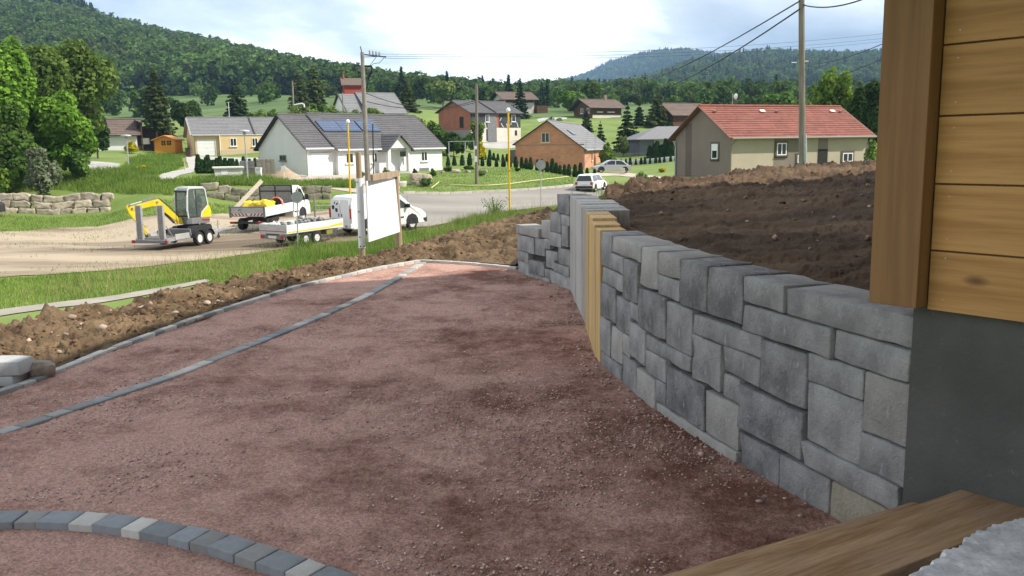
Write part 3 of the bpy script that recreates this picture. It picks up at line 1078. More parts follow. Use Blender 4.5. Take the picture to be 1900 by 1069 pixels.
def edging(name, label, pts, lengths, across, top, high, pick, side=0.0, group=None, seed=0):
    P, S, f = poly_sampler(pts)
    t = thing(name, label, 'edging', (P[0][0], P[0][1], 0))
    s, i = 0.0, 0
    rr = np.random.default_rng(seed)
    cache = {}
    while s < S[-1] - .05:
        L = lengths[i % len(lengths)]
        a, b = f(s), f(min(s + L, S[-1]))
        d = (b - a) / max(np.linalg.norm(b - a), 1e-6)
        c = (a + b) / 2 + np.array([d[1], -d[0]]) * side
        k = (L, int(rr.integers(0, 3)))
        mi = pick(rr, i)
        if (k, mi) not in cache:
            V, Fc = paver_mesh(L - .006, across, high, int(L * 1000) + k[1])
            o = np_mesh('paver', V, Fc, M_PAVE[mi], t, smooth=True)
            cache[(k, mi)] = o.data
        else:
            o = bpy.data.objects.new('paver', cache[(k, mi)])
            C.objects.link(o)
            o.parent = t
        o.location = (c[0] - P[0][0], c[1] - P[0][1], top - high / 2 + rr.uniform(-.002, .002))
        o.rotation_euler = (rr.uniform(-.02, .02), rr.uniform(-.01, .01), atan2(d[1], d[0]) + rr.uniform(-.015, .015))
        s += L
        i += 1
    return t


edging('paver_edging', 'outer paver edging running along the foot of the brown soil strip', KERB, (.23, .15), .08, .04, .13, lambda r, i: (2, 2, 2, 0, 2)[r.integers(0, 5)], seed=1)
edging('paver_edging', 'short far paver edging from the outer corner to the stepped stone wall end', KERB_FAR, (.23, .15), .08, .04, .13, lambda r, i: 2, seed=2)
edging('paver_edging', 'inner paver line crossing the red gravel towards the far corner', LINE2, (.235, .155, .21, .145), .11, .022, .13, lambda r, i: (0, 0, 1, 2, 0, 2, 0)[r.integers(0, 7)], seed=3)
edging('paver_edging', 'curved arch of blue and grey pavers standing above the gravel step', ARCH, (.14, .12, .18, .14, .18, .12, .18), .145, .016, .13,
       lambda r, i: (1, 0, 1, 0, 1, 2, 1, 2, 1)[(i + 4) % 9], seed=4, side=.078)

# two loose blocks at the left end of the edging, and a stone
M_BLOCK = mat('pale_block', (.36, .365, .36), (.44, .445, .435), rough=.95, scale=6, bump=.3, bscale=50)
b0 = at_z(54, 716, .02)
for k, (dz, dx, lab) in enumerate(((0, .0, 'lower pale grey concrete block half sunk beside the outer edging'), (.118, .05, 'upper pale grey concrete block lying on another by the edging'))):
    V, Fc = stone_mesh(.5, .22, .115, .012, 700 + k)
    o = np_mesh('concrete_block', V, Fc, M_BLOCK, smooth=True)
    o.location = (b0.x - .36 + dx - .02, b0.y + .15, .03 + dz)
    o.rotation_euler = (0, 0, -.06 + .05 * k)
    tag(o, lab, 'block', 'loose concrete blocks')
V, Fc = stone_mesh(.2, .16, .14, .05, 720, chip=.02)
o = np_mesh('field_stone', V, Fc, mat('field_stone', (.20, .16, .12), (.36, .31, .25), rough=.95, scale=9, bump=.6, bscale=30), smooth=True)
q = at_z(73, 694, .05)
o.location = (q.x, q.y + .05, .08)
o.rotation_euler = (.2, .1, .6)
tag(o, 'rough brown field stone beside the pale concrete blocks', 'stone')

# ================================================================ the wooden house at the right edge
HD = np.array([-.6145, .7889])                          # along the boarded wall, away from the viewer
HE = np.array([.7889, .6145])                           # across, behind the stone wall
HN = np.array([-.7889, -.6145])                         # out of the boarded wall
H0 = np.array([1.69, 3.50])
ANG = atan2(HE[1], HE[0])
# house frame: x along HE, y along HD
house = thing('wooden_house', 'timber boarded house corner with stained cladding on a grey rendered base', 'house', (H0[0], H0[1], 0), ANG)
M_FOUND = mat('render_base', (.080, .079, .076), (.130, .128, .122), rough=.95, scale=1.6, detail=9, bump=.35, bscale=45, lo=.3, hi=.7, spec=.15)


def add_scuffs(m, col, scale, lo, hi, amt):
    N, L = m.node_tree.nodes, m.node_tree.links
    bs = N['Principled BSDF']
    src = bs.inputs['Base Color'].links[0].from_socket
    tc = next(n for n in N if n.type == 'TEX_COORD')
    n = N.new('ShaderNodeTexNoise')
    n.inputs['Scale'].default_value = scale
    n.inputs['Detail'].default_value = 9
    n.inputs['Roughness'].default_value = .8
    L.new(tc.outputs['Object'], n.inputs['Vector'])
    r = N.new('ShaderNodeValToRGB')
    r.color_ramp.elements[0].position, r.color_ramp.elements[0].color = lo, (0, 0, 0, 1)
    r.color_ramp.elements[1].position, r.color_ramp.elements[1].color = hi, (amt, amt, amt, 1)
    L.new(n.outputs['Fac'], r.inputs[0])
    mx = N.new('ShaderNodeMixRGB')
    mx.inputs[2].default_value = (*col, 1)
    L.new(r.outputs[0], mx.inputs[0])
    L.new(src, mx.inputs[1])
    L.new(mx.outputs[0], bs.inputs['Base Color'])


add_scuffs(M_FOUND, (.27, .26, .25), 22, .60, .68, .6)


def wood_mat(name, a, b, ring, stretch=(12, .55, 12)):
    """planed boards: long grain, a few dark knots, own tint per board"""
    m = mat(name, a, b, rough=.6, scale=2.2, detail=12, stretch=stretch, bump=.2, bscale=14, lo=.38, hi=.62, spec=.3, objrand=.12, bdist=.006)
    N, L = m.node_tree.nodes, m.node_tree.links
    bs = N['Principled BSDF']
    src = bs.inputs['Base Color'].links[0].from_socket
    tc = next(n for n in N if n.type == 'TEX_COORD')
    oi = N.new('ShaderNodeObjectInfo')
    mp = N.new('ShaderNodeMapping')
    mp.inputs['Scale'].default_value = (0, 2.3, 5.2)
    cm = N.new('ShaderNodeCombineXYZ')
    for i in range(2):
        mm = N.new('ShaderNodeMath')
        mm.operation = 'MULTIPLY'
        mm.inputs[1].default_value = 31.7 + 13 * i
        L.new(oi.outputs['Random'], mm.inputs[0])
        L.new(mm.outputs[0], cm.inputs[i + 1])
    L.new(cm.outputs[0], mp.inputs['Location'])
    L.new(tc.outputs['Object'], mp.inputs[0])
    vo = N.new('ShaderNodeTexVoronoi')
    vo.inputs['Scale'].default_value = 1.0
    L.new(mp.outputs[0], vo.inputs['Vector'])
    r = N.new('ShaderNodeValToRGB')
    e = r.color_ramp.elements
    e[0].position, e[0].color = .05, (1, 1, 1, 1)
    e[1].position, e[1].color = .15, (0, 0, 0, 1)
    L.new(vo.outputs['Distance'], r.inputs[0])
    mx = N.new('ShaderNodeMixRGB')
    mx.inputs[2].default_value = (*ring, 1)
    L.new(r.outputs[0], mx.inputs[0])
    L.new(src, mx.inputs[1])
    L.new(mx.outputs[0], bs.inputs['Base Color'])
    return m


M_CLAD = wood_mat('stained_board', (.355, .180, .058), (.50, .275, .100), (.09, .04, .015))
M_TRIM = wood_mat('stained_trim', (.225, .115, .043), (.29, .155, .062), (.11, .05, .02), (12, 12, .55))
MB().span((0.0, -9, -.3), (.3, .045, 1.13)).build('foundation', M_FOUND, house)
MB().span((.3, -.3, -.3), (14, .0, 1.20)).build('foundation', M_FOUND, house)
zb = [1.128, 1.37, 1.632, 1.893, 2.16, 2.425, 2.69, 2.955, 3.22]
for k in range(8):
    z0, z1 = zb[k], zb[k + 1]
    o = MB().box((0, 0, 0), (.024, 8.1, z1 - z0 - .007)).build('cladding_board', M_CLAD, house, bevel=.003)
    o.location = (-.048, -4.09, (z0 + z1) / 2)
mb = MB()
for k in range(8):
    for dz in (.05, .215):
        for y in (-.10, -.62, -1.2, -1.8):
            mb.lathe([(.0035, -.0605), (.0035, -.0625)], (0, y, zb[k] + dz), 'x', 6)
mb.build('nail', mat('nail_steel', (.45, .42, .38), metal=.6, rough=.5), house, kind='stuff')
MB().box((0, 0, 0), (.09, .20, 2.5)).build('corner_board', M_TRIM, house, bevel=.004).location = (-.095, .066, 1.142 + 1.25)
# house body and unseen gable roof, sized so its shadow covers the yard
RH, RE, RK, RF = 9.9, 8.0, .65, 2.2
body = [(-.035, 1.14), (17.4, 1.14), (17.4, RH - RK * (17.4 - RE) - .35), (RE, RH - .35), (-.035, RH - RK * (RE + .035) - .35)]
MB().prism(body, 'y', -12, .16).build('wall', M_TRIM, house)
M_TILE = mat('dark_tile', (.06, .058, .06), (.09, .085, .085), rough=.8, scale=3)
for x0, x1 in ((-2.1, RE), (RE, 18.4)):
    z0, z1 = RH - RK * abs(x0 - RE), RH - RK * abs(x1 - RE)
    MB().prism([(x0, z0), (x1, z1), (x1, z1 - .24), (x0, z0 - .24)], 'y', -12.8, RF).build('roof', M_TILE, house)

# planks and the granite step at the threshold
M_PLANK = mat('rough_plank', (.27, .15, .065), (.48, .315, .175), rough=.85, scale=2.8, detail=13, stretch=(.6, 9, 9), bump=.6, bscale=26, lo=.40, hi=.62, nrough=.7)
add_scuffs(M_PLANK, (.40, .27, .21), 2.2, .5, .72, .6)
pd = np.array([.86, .51]); pd /= np.linalg.norm(pd)
pa = atan2(pd[1], pd[0])
e0, e1 = at_z(1320, 1069, .40), at_z(1800, 902, .40)
d0 = np.array([e1.x - e0.x, e1.y - e0.y]); d0 /= np.linalg.norm(d0)
pn = np.array([d0[1], -d0[0]])
c = np.array([e1.x, e1.y]) - d0 * .95 + pn * .145 + d0 * .05
o = MB().box((0, 0, 0), (2.0, .29, .045)).build('step_plank', M_PLANK, bevel=.006)
o.location = (c[0], c[1], .378)
o.rotation_euler = (0, 0, atan2(d0[1], d0[0]))
tag(o, 'wide rough plank laid flat at the threshold, beside the granite slab', 'plank')
e0, e1 = at_z(1215, 1069, .315), at_z(1688, 930, .315)
d1 = np.array([e1.x - e0.x, e1.y - e0.y]); d1 /= np.linalg.norm(d1)
pn = np.array([d1[1], -d1[0]])
c = np.array([e1.x, e1.y]) - d1 * .95 + pn * .09
o = MB().box((0, 0, 0), (1.95, .18, .36)).build('step_beam', M_PLANK, bevel=.02)
o.location = (c[0], c[1], .135)
o.rotation_euler = (0, 0, atan2(d1[1], d1[0]))
tag(o, 'dark edged timber beam lying just below the wide plank', 'beam')
SLAB = [(1655, 1090), (1692, 1069), (1712, 1056), (1733, 1058), (1728, 1040), (1752, 1030), (1748, 1020), (1782, 1012), (1793, 998), (1812, 984), (1840, 974), (1868, 966), (1900, 958), (1990, 950), (2060, 1090), (1900, 1200)]
tops = [at_z(x, y, .47) for x, y in SLAB]
import bmesh
bm = bmesh.new()
rr = np.random.default_rng(9)
ring = []
for i in range(len(tops)):
    p, q = tops[i], tops[(i + 1) % len(tops)]
    for t in range(6):
        ring.append(p.lerp(q, t / 6) + Vector((rr.normal(0, .005), rr.normal(0, .005), 0)))
ctr = sum(ring, Vector()) / len(ring)
vs = []
nr_ = 14
for k in range(nr_):
    f = 1 - (k / nr_) ** 1.0 if k else 1
    lv = []
    for p in ring:
        q = ctr + (p - ctr) * f
        z = .47 - (.02 if k == 0 else 0) + (fbm(q.x * 7, q.y * 7, 3, 4) - .5) * .010 + (vnoise(q.x * 60, q.y * 60, 6) - .5) * .002
        lv.append(bm.verts.new((q.x, q.y, float(z))))
    vs.append(lv)
low = [bm.verts.new((p.x + float(rr.normal(0, .006)), p.y + float(rr.normal(0, .006)), .38)) for p in ring]
n = len(ring)
for i in range(n):
    j = (i + 1) % n
    bm.faces.new((low[i], low[j], vs[0][j], vs[0][i]))
    for k in range(nr_ - 1):
        bm.faces.new((vs[k][i], vs[k][j], vs[k + 1][j], vs[k + 1][i]))
bm.faces.new(vs[-1])
bm.faces.new(low[::-1])
bmesh.ops.recalc_face_normals(bm, faces=bm.faces)
me = bpy.data.meshes.new('granite_slab')
bm.to_mesh(me)
bm.free()
M_GRAN = mat('granite', (.50, .51, .53), (.74, .75, .77), rough=.85, scale=16, detail=9, bump=.5, bscale=90, lo=.38, hi=.6, bdist=.006)
add_scuffs(M_GRAN, (.12, .13, .16), 60, .58, .66, .8)
me.materials.append(M_GRAN)
o = bpy.data.objects.new('granite_slab', me)
C.objects.link(o)
tag(o, 'pale rough granite slab with broken edge at the threshold', 'slab')
mb = MB()
pts = [at_z(x, y, .355) for x, y in ((1560, 1100), (1640, 1066), (1790, 1006), (1930, 960), (2200, 1100), (1800, 1300))]
k = len(pts)
mb.add([(p.x, p.y, .355) for p in pts] + [(p.x, p.y, -.1) for p in pts], [tuple(range(k)), tuple(range(2 * k - 1, k - 1, -1))] + [(i, (i + 1) % k, k + (i + 1) % k, k + i) for i in range(k)])
o = mb.build('porch_base', mat('porch_base', (.23, .25, .27), (.32, .34, .36), scale=7, bump=.3, bscale=40))
tag(o, 'grey paved porch base under the granite slab', 'porch')
# ================================================================ vehicles on the dirt lot
M_WHITE = mat('white_paint', (.78, .78, .77), (.70, .70, .68), rough=.35, scale=1.2, spec=.5, lo=.3, hi=.9)
M_TYRE = mat('tyre', (.018, .018, .018), (.045, .042, .04), rough=.9, scale=6)
M_RIM = mat('rim', (.62, .62, .62), rough=.45, metal=.15)
M_BLACK = mat('black_plastic', (.022, .022, .024), (.035, .035, .036), rough=.6, scale=5)
M_GLASS = mat('dark_glass', (.02, .026, .028), rough=.05, spec=.7)
M_GALV = mat('galvanised', (.42, .43, .44), (.55, .56, .57), rough=.45, scale=5, metal=.6)
M_ALU = mat('aluminium_board', (.40, .40, .39), (.52, .52, .51), rough=.5, scale=2, metal=.35, stretch=(1, 1, 5))
M_YEL = mat('yellow_paint', (.78, .58, .01), (.70, .50, .01), rough=.4, scale=2, spec=.5)
M_GREYP = mat('grey_paint', (.16, .165, .17), (.20, .20, .205), rough=.5, scale=2)
M_SILV = mat('silver_paint', (.50, .52, .54), rough=.3, metal=.5)
M_RED = mat('red_plastic', (.45, .02, .02), rough=.35)
M_PLATE = mat('number_plate', (.75, .72, .60), rough=.5)
M_CLEAR = bpy.data.materials.new('cab_glass')
M_CLEAR.use_nodes = True
_b = M_CLEAR.node_tree.nodes['Principled BSDF']
_b.inputs['Base Color'].default_value = (.10, .13, .13, 1)
_b.inputs['Roughness'].default_value = .03
_b.inputs['Alpha'].default_value = .48


def wheel(parent, x, y, r, w, out, rimm=None):
    """tyre with a dished rim; out = +1 when the outside faces +y"""
    t = MB().lathe([(r * .62, -w / 2), (r * .94, -w / 2), (r, -w * .35), (r, w * .35), (r * .94, w / 2), (r * .62, w / 2), (r * .62, -w / 2)], (0, 0, 0), 'y', 24, caps=False).build('wheel', M_TYRE, parent, smooth=False)
    t.location = (x, y, r)
    mb = MB()
    mb.lathe([(r * .63, out * w * .40), (r * .60, out * w * .46), (r * .52, out * w * .30), (r * .25, out * w * .22), (r * .22, out * w * .36), (.005, out * w * .36)], (0, 0, 0), 'y', 24)
    rim = mb.build('rim', rimm or M_RIM, t)
    mb = MB()
    for k in range(8):
        a = k * pi / 4
        mb.lathe([(r * .055, out * w * .28), (r * .055, out * w * .31)], (r * .39 * cos(a), 0, r * .39 * sin(a)), 'y', 6)
    mb.build('rim_hole', M_BLACK, t, kind='stuff')
    return t


def base(px, py_Y, hd, label, name, cat, group=None, dx=0.0, dy=0.0):
    X, Y = px, py_Y
    return thing(name, label, cat, (X, Y, gz(X, Y) + .05), hd, group)


def road_tilt(o, hd, L):
    """sit a vehicle on the slope under it"""
    x, y = o.location.x, o.location.y
    zf = gz(x + cos(hd) * L, y + sin(hd) * L)
    zb_ = gz(x, y)
    o.rotation_euler = Matrix.Rotation(hd, 3, 'Z').to_4x4().to_euler()
    a = math.atan2(zf - zb_, L)
    o.rotation_euler = (Matrix.Rotation(hd, 3, 'Z') @ Matrix.Rotation(-a, 3, 'Y')).to_euler()


# ---- plant trailer -------------------------------------------------------------
hd = radians(75)
t = base(-16.5, 39.75, hd, 'galvanised tandem axle plant trailer with raised loading ramps carrying the yellow excavator', 'plant_trailer', 'trailer')
TR = t
mb = MB()
for y in (-.80, .80):
    mb.span((0, y - .05, .36), (3.95, y + .05, .52))
for x in (0.05, 1.0, 2.0, 3.0, 3.9):
    mb.span((x - .04, -.75, .38), (x + .04, .75, .46))
mb.build('chassis', M_GALV, t)
MB().span((.1, -.74, .47), (3.9, .74, .50)).build('deck', mat('deck_board', (.10, .085, .07), (.17, .145, .12), rough=.9, scale=3), t)
for y in (-.86, .86):
    MB().span((.55, y - .02, .40), (1.62, y + .02, .66)).build('side_board', M_ALU, t)
for y in (-.58, .58):
    rp = MB().span((-.02, y - .12, .50), (.05, y + .12, 2.02)).build('ramp', mat('ramp_grey', (.26, .25, .23), (.34, .33, .31), rough=.6, scale=4, metal=.2), t)
    mb = MB()
    for k in range(13):
        mb.span((-.05, y - .10, .58 + k * .11), (-.021, y + .10, .61 + k * .11))
    mb.build('tread_bar', MATS['ramp_grey'], rp, kind='stuff')
    mb = MB()
    for yy in (y - .14, y + .14):
        mb.span((-.04, yy - .02, .45), (.07, yy + .02, 2.04))
    mb.build('ramp_frame', M_GALV, rp)
    MB().bar((.1, y - .16 * np.sign(y) * -1, 1.1), (.75, y, .55), .03).build('stay', M_GALV, t)
MB().span((-.12, -.95, .30), (-.02, .95, .42)).build('rear_beam', M_GREYP, t)
for y in (-.88, .88):
    MB().span((-.15, y - .07, .30), (-.12, y + .07, .44)).build('rear_light', M_RED, t)
for y, o_ in ((-.98, -1), (.98, 1)):
    for x in (2.15, 2.93):
        wheel(t, x, y, .33, .2, o_)
    mb = MB()
    for xc in (2.15, 2.93):
        for k in range(8):
            a0, a1 = pi * (.06 + k * .11), pi * (.06 + (k + 1) * .11)
            for rr_ in ((.40, .425),):
                p = [(xc + rr_[q] * cos(a), .33 + rr_[q] * sin(a)) for q, a in ((0, a0), (1, a0), (1, a1), (0, a1))]
                mb.prism(p, 'y', y - .13, y + .13)
    mb.build('mudguard', M_BLACK, t)
mb = MB()
mb.bar((3.9, -.6, .46), (5.6, -.06, .46), .09, .12)
mb.bar((3.9, .6, .46), (5.6, .06, .46), .09, .12)
mb.bar((5.4, 0, .46), (6.3, 0, .46), .10)
mb.build('drawbar', M_GALV, t)
MB().tube([(5.5, .14, .10), (5.5, .14, .95)], .035, 10).build('jockey_post', M_GALV, t)
MB().lathe([(.09, -.03), (.11, 0), (.09, .03)], (5.5, .14, .11), 'y', 14).build('jockey_wheel', M_TYRE, t)
MB().span((3.95, -.12, .60), (4.15, .12, .92)).build('winch', M_GREYP, t)
road_tilt(t, hd, 5)

# ---- mini excavator -------------------------------------------------------------
fx = radians(-122)
dirt = np.array([cos(hd), sin(hd)])
ec = np.array([-16.5, 39.75]) + dirt * 2.55 + np.array([.32, .05])
EZ = gz(*ec) + .05 + .52
t = thing('mini_excavator', 'yellow mini excavator with grey framed cab and folded boom standing on the trailer', 'excavator', (ec[0], ec[1], EZ), fx)
trk = hd - fx                                              # tracks point along the trailer
R2 = Matrix.Rotation(trk, 3, 'Z')
for y in (-.42, .42):
    prof = [(.85 * cos(a) if abs(cos(a)) > .99 else (.62 * np.sign(cos(a)) + .22 * cos(a)), .22 + .22 * sin(a)) for a in np.linspace(0, 2 * pi, 20, endpoint=False)]
    mb = MB().prism(prof, 'y', y - .13, y + .13)
    mb.v = [tuple(R2 @ Vector(p)) for p in mb.v]
    mb.build('track', M_BLACK, t)
mb = MB()
mb.span((-.45, -.32, .15), (.45, .32, .42))
mb.lathe([(.34, .40), (.34, .50)], (0, 0, 0), 'z', 18)
mb.v = [tuple(R2 @ Vector(p)) for p in mb.v]
mb.build('undercarriage', M_BLACK, t)
blade = MB().prism([(.95, .05), (1.02, .0), (1.06, .32), (.99, .34)], 'y', -.62, .62)
blade.v = [tuple(Matrix.Rotation(trk + pi, 3, 'Z') @ Vector(p)) for p in blade.v]
blade.build('dozer_blade', M_GREYP, t)
# slewing platform: dark band, yellow tail and side covers
MB().prism([(-.72, -.46), (-.80, -.25), (-.80, .25), (-.72, .46), (.35, .48), (.55, .35), (.55, -.35), (.35, -.48)], 'z', .50, .80).build('platform', M_GREYP, t, bevel=.03)
MB().prism([(-.80, .78), (-.84, 1.05), (-.74, 1.34), (-.60, 1.38), (-.30, 1.12), (-.18, .98), (-.18, .78)], 'y', -.46, .47).build('engine_cover', M_YEL, t, bevel=.035)
MB().span((-.7, .482, .64), (-.25, .486, .70)).build('red_stripe', M_RED, t)
# cab
cab = MB()
prof = [(.50, .80), (.56, 1.2), (.50, 2.10), (.40, 2.22), (-.42, 2.22), (-.54, 2.10), (-.66, 1.40)]
CY0, CY1 = -.42, .46
fr = MB()
def cab_frame(y):
    P = [(.52, .80), (.56, 1.2), (.48, 2.12), (.38, 2.22), (-.42, 2.22), (-.52, 2.12), (-.64, 1.36), (-.24, 1.02), (-.20, .80)]
    for a, b in zip(P, P[1:]):
        fr.bar((a[0], y, a[1]), (b[0], y, b[1]), .065, .065, up=(0, 1, 0))
cab_frame(CY0)
cab_frame(CY1)
for x, z in ((.48, 2.12), (-.52, 2.12), (.52, .84), (-.64, 1.36)):
    fr.bar((x, CY0, z), (x, CY1, z), .06, .06)
cabo = fr.build('cab_frame', mat('cab_grey', (.50, .51, .52), (.56, .57, .58), rough=.4, scale=3), t, bevel=.012)
MB().prism([(.44, 2.17), (.40, 2.27), (-.44, 2.27), (-.53, 2.15)], 'y', CY0 - .02, CY1 + .02).build('cab_roof', MATS['cab_grey'], t, bevel=.02)
side = [(.50, .86), (.53, 1.2), (.46, 2.10), (.36, 2.18), (-.40, 2.18), (-.49, 2.10), (-.60, 1.38), (-.24, 1.05), (-.20, .86)]
for y in (CY0, CY1):
    MB().prism(side, 'y', y - .008, y + .008).build('side_window', M_CLEAR, t)
MB().add([(.545, CY0, .86), (.545, CY1, .86), (.565, CY1, 1.2), (.565, CY0, 1.2), (.49, CY1, 2.1), (.49, CY0, 2.1)], [(0, 1, 2, 3), (3, 2, 4, 5)]).build('windscreen', M_CLEAR, t)
mb = MB()
mb.bar((.53, CY0 + .06, .86), (.50, CY0 + .06, 2.08), .05)
mb.bar((.53, CY1 - .08, .86), (.50, CY1 - .08, 2.08), .05)
mb.bar((.55, CY0, .88), (.55, CY1, .88), .07)
mb.bar((.50, CY0, 2.07), (.50, CY1, 2.07), .09)
mb.bar((.02, CY1, .86), (.02, CY1, 2.15), .035)
mb.build('window_seal', M_BLACK, t)
seat = MB().box((-.25, 0, 1.02), (.42, .42, .12))
seat.box((-.46, 0, 1.38), (.12, .40, .62), Matrix.Rotation(-.15, 3, 'Y'))
seat.box((-.50, 0, 1.76), (.09, .24, .16))
seat.build('seat', M_BLACK, t, bevel=.03)
mb = MB()
for y in (-.26, .26):
    mb.span((-.28, y - .06, 1.02), (.08, y + .06, 1.24))
    mb.tube([(.02, y, 1.24), (.06, y, 1.46)], .018, 6)
mb.span((.20, -.2, .85), (.45, .2, .92))
mb.build('controls', M_BLACK, t)
MB().box((-.30, .30, 1.45), (.10, .10, .10)).build('red_lamp', mat('orange_lamp', (.75, .12, .02), rough=.4), t)
mb = MB()
mb.tube([(.56, CY1 + .04, 1.1), (.64, CY1 + .05, 1.15), (.60, CY1 + .05, 1.85), (.50, CY1 + .03, 1.9)], .016, 6)
mb.tube([(.56, CY0 - .04, 1.3), (.66, CY0 - .06, 1.35), (.62, CY0 - .06, 1.75), (.52, CY0 - .03, 1.8)], .016, 6)
mb.build('grab_rail', MATS['cab_grey'], t)
# boom, stick and bucket swing out to the side of the cab
SW = Matrix.Rotation(radians(-17), 3, 'Z')
piv = Vector((.62, -.02, .62))
def arm(mb):
    mb.v = [tuple(piv + SW @ Vector(p)) for p in mb.v]
    return mb
arm(MB().prism([(-.12, -.10), (.16, -.10), (.20, .18), (-.02, .22)], 'y', -.12, .12)).build('boom_bracket', M_YEL, t, bevel=.02)
B0, B1, B2 = Vector((.08, 0, .06)), Vector((1.02, 0, 1.02)), Vector((2.16, 0, .78))
bm_ = [(B0.x - .05, B0.z + .10), (B0.x + .10, B0.z - .06), (1.06, .80), (1.28, .82), (2.18, .66), (2.24, .80), (2.14, .88), (1.20, 1.10), (.94, 1.12)]
bo = arm(MB().prism(bm_, 'y', -.085, .085)).build('boom', M_YEL, t, bevel=.02)
bo2 = arm(MB().bar((.30, 0, -.02), (.98, 0, .74), .09, .09)).build('boom_cylinder', M_BLACK, t)
arm(MB().tube([(.22, 0, -.10), (.62, 0, .34)], .024, 8)).build('ram', M_GALV, bo2)
bo3 = arm(MB().bar((1.12, 0, 1.20), (1.70, 0, 1.07), .09, .09)).build('stick_cylinder', M_GREYP, t)
arm(MB().tube([(1.70, 0, 1.07), (2.30, 0, .93)], .024, 8)).build('ram', M_GALV, bo3)
st = [(2.36, .96), (2.44, .86), (2.34, .55), (1.66, -.52), (1.52, -.50), (1.56, -.36), (2.06, .52), (2.14, .82)]
so = arm(MB().prism(st, 'y', -.07, .07)).build('stick', M_YEL, t, bevel=.015)
bo4 = arm(MB().bar((2.02, 0, .32), (1.68, 0, -.16), .08, .08)).build('bucket_cylinder', M_BLACK, t)
arm(MB().prism([(1.50, -.44), (1.66, -.52), (1.58, -.66), (1.40, -.62)], 'y', -.06, .06)).build('bucket_link', M_BLACK, t)
arm(MB().prism([(1.62, -.52), (1.66, -.72), (1.50, -.86), (1.28, -.84), (1.14, -.70), (1.24, -.70), (1.40, -.74), (1.50, -.66), (1.50, -.52)], 'y', -.21, .21)).build('bucket', M_GREYP, t, bevel=.01)
arm(MB().tube([(.05, .05, .25), (.45, .06, .72), (.95, .05, 1.18)], .02, 6)).build('hose', M_BLACK, t)
mb = MB()
for x, z in ((.08, .06), (1.05, 1.0), (2.2, .77), (1.58, -.48), (2.3, .92)):
    mb.lathe([(.05, -.11), (.05, .11)], (x, 0, z), 'y', 10)
arm(mb).build('pivot_pin', M_GREYP, t)

# ---- flatbed truck ----------------------------------------------------------------
hd = radians(76)
t = base(-14.42, 47.75, hd, 'white flatbed truck with aluminium drop sides and red and white striped tailgate', 'flatbed_truck', 'truck')
mb = MB()
for y in (-.38, .38):
    mb.span((-.1, y - .05, .55), (4.9, y + .05, .75))
mb.span((-.25, -.95, .48), (-.15, .95, .60))
mb.span((.4, -.9, .5), (1.8, -.5, .72))
mb.build('chassis', M_BLACK, t)
MB().span((0, -1.05, .84), (3.2, 1.05, .95)).build('bed_floor', M_GREYP, t)
MB().span((-.04, -1.06, .86), (0, 1.06, 1.36)).build('tailgate', M_ALU, t)
for y in (-1.07, 1.03):
    MB().span((.0, y, .86), (3.2, y + .04, 1.36)).build('drop_side', mat('pale_side', (.66, .66, .64), (.72, .72, .70), rough=.5, scale=2), t)
for y in (-1.09, 1.0):
    for x in (-.07, 3.2):
        MB().span((x, y, .80), (x + .08, y + .09, 1.44)).build('bed_post', M_GREYP, t)
MB().span((-.07, -.995, 1.362), (0.01, .995, 1.41)).build('top_rail', M_GREYP, t)
# the chevron band and its faint scribble on the tailgate
tg = next(c for c in t.children if c.name.startswith('tailgate'))
MB().span((-.046, -.92, .90), (-.041, .92, 1.03)).build('reflector_band', mat('white_reflector', (.72, .70, .68), rough=.5), tg)
mb = MB()
for k in range(9):
    y = -.88 + k * .21
    s_ = .10 if k > 3 else -.10
    mb.add([(-.048, y, .90), (-.048, y + .10, .90), (-.048, y + .10 + s_, 1.03), (-.048, y + s_, 1.03)], [(0, 1, 2, 3)])
mb.build('red_stripe', mat('red_reflector', (.42, .04, .05), rough=.5), tg)
mb = MB()
for a, b in (((-.045, .55, 1.16), (-.045, .42, 1.26)), ((-.045, .50, 1.26), (-.045, .38, 1.14)), ((-.045, .40, 1.22), (-.045, .30, 1.26)), ((-.045, .44, 1.12), (-.045, .34, 1.10))):
    mb.bar(a, b, .004, .02)
mb.build('emblem', M_BLACK, tg)
hb = MB().span((3.22, -1.02, .95), (3.27, 1.02, 2.25)).build('headboard', mat('grey_mesh', (.22, .22, .205), (.30, .30, .28), rough=.7, scale=9), t)
mb = MB()
for y in (-1.04, .0, 1.0):
    mb.span((3.19, y, .90), (3.30, y + .05, 2.32))
mb.span((3.19, -1.04, 2.26), (3.30, 1.05, 2.33))
mb.span((3.19, -1.04, 1.96), (3.21, 1.05, 2.02))
mb.build('headboard_frame', M_BLACK, hb)
cabp = [(3.38, .55), (3.38, 2.12), (3.46, 2.24), (4.20, 2.26), (4.45, 2.16), (5.02, 1.46), (5.42, 1.22), (5.52, .92), (5.52, .45), (3.38, .45)]
cb = MB().prism(cabp, 'y', -.98, .98).build('cab', M_WHITE, t, bevel=.07)
for y in (-.985, .985):
    MB().prism([(3.78, 1.36), (3.78, 2.02), (4.22, 2.08), (4.42, 2.02), (4.84, 1.44), (4.84, 1.34)], 'y', y - .006, y + .006).build('side_window', M_GLASS, t)
    MB().prism([(4.05, .42), (4.05, .70), (4.18, .86), (4.50, .98), (4.82, .86), (4.95, .70), (4.95, .42)], 'y', y - .006, y + .006).build('wheel_arch', M_BLACK, t)
    MB().box((4.86, y * 1.14, 1.52), (.12, .20, .34)).build('wing_mirror', M_BLACK, t, bevel=.03)
    MB().span((3.5, y - .008, .72), (4.0, y + .008, .80)).build('rubbing_strip', M_BLACK, t)
MB().prism([(4.50, 2.13), (5.02, 1.48), (5.03, 1.50), (4.52, 2.16)], 'y', -.84, .84).build('windscreen', M_GLASS, t)
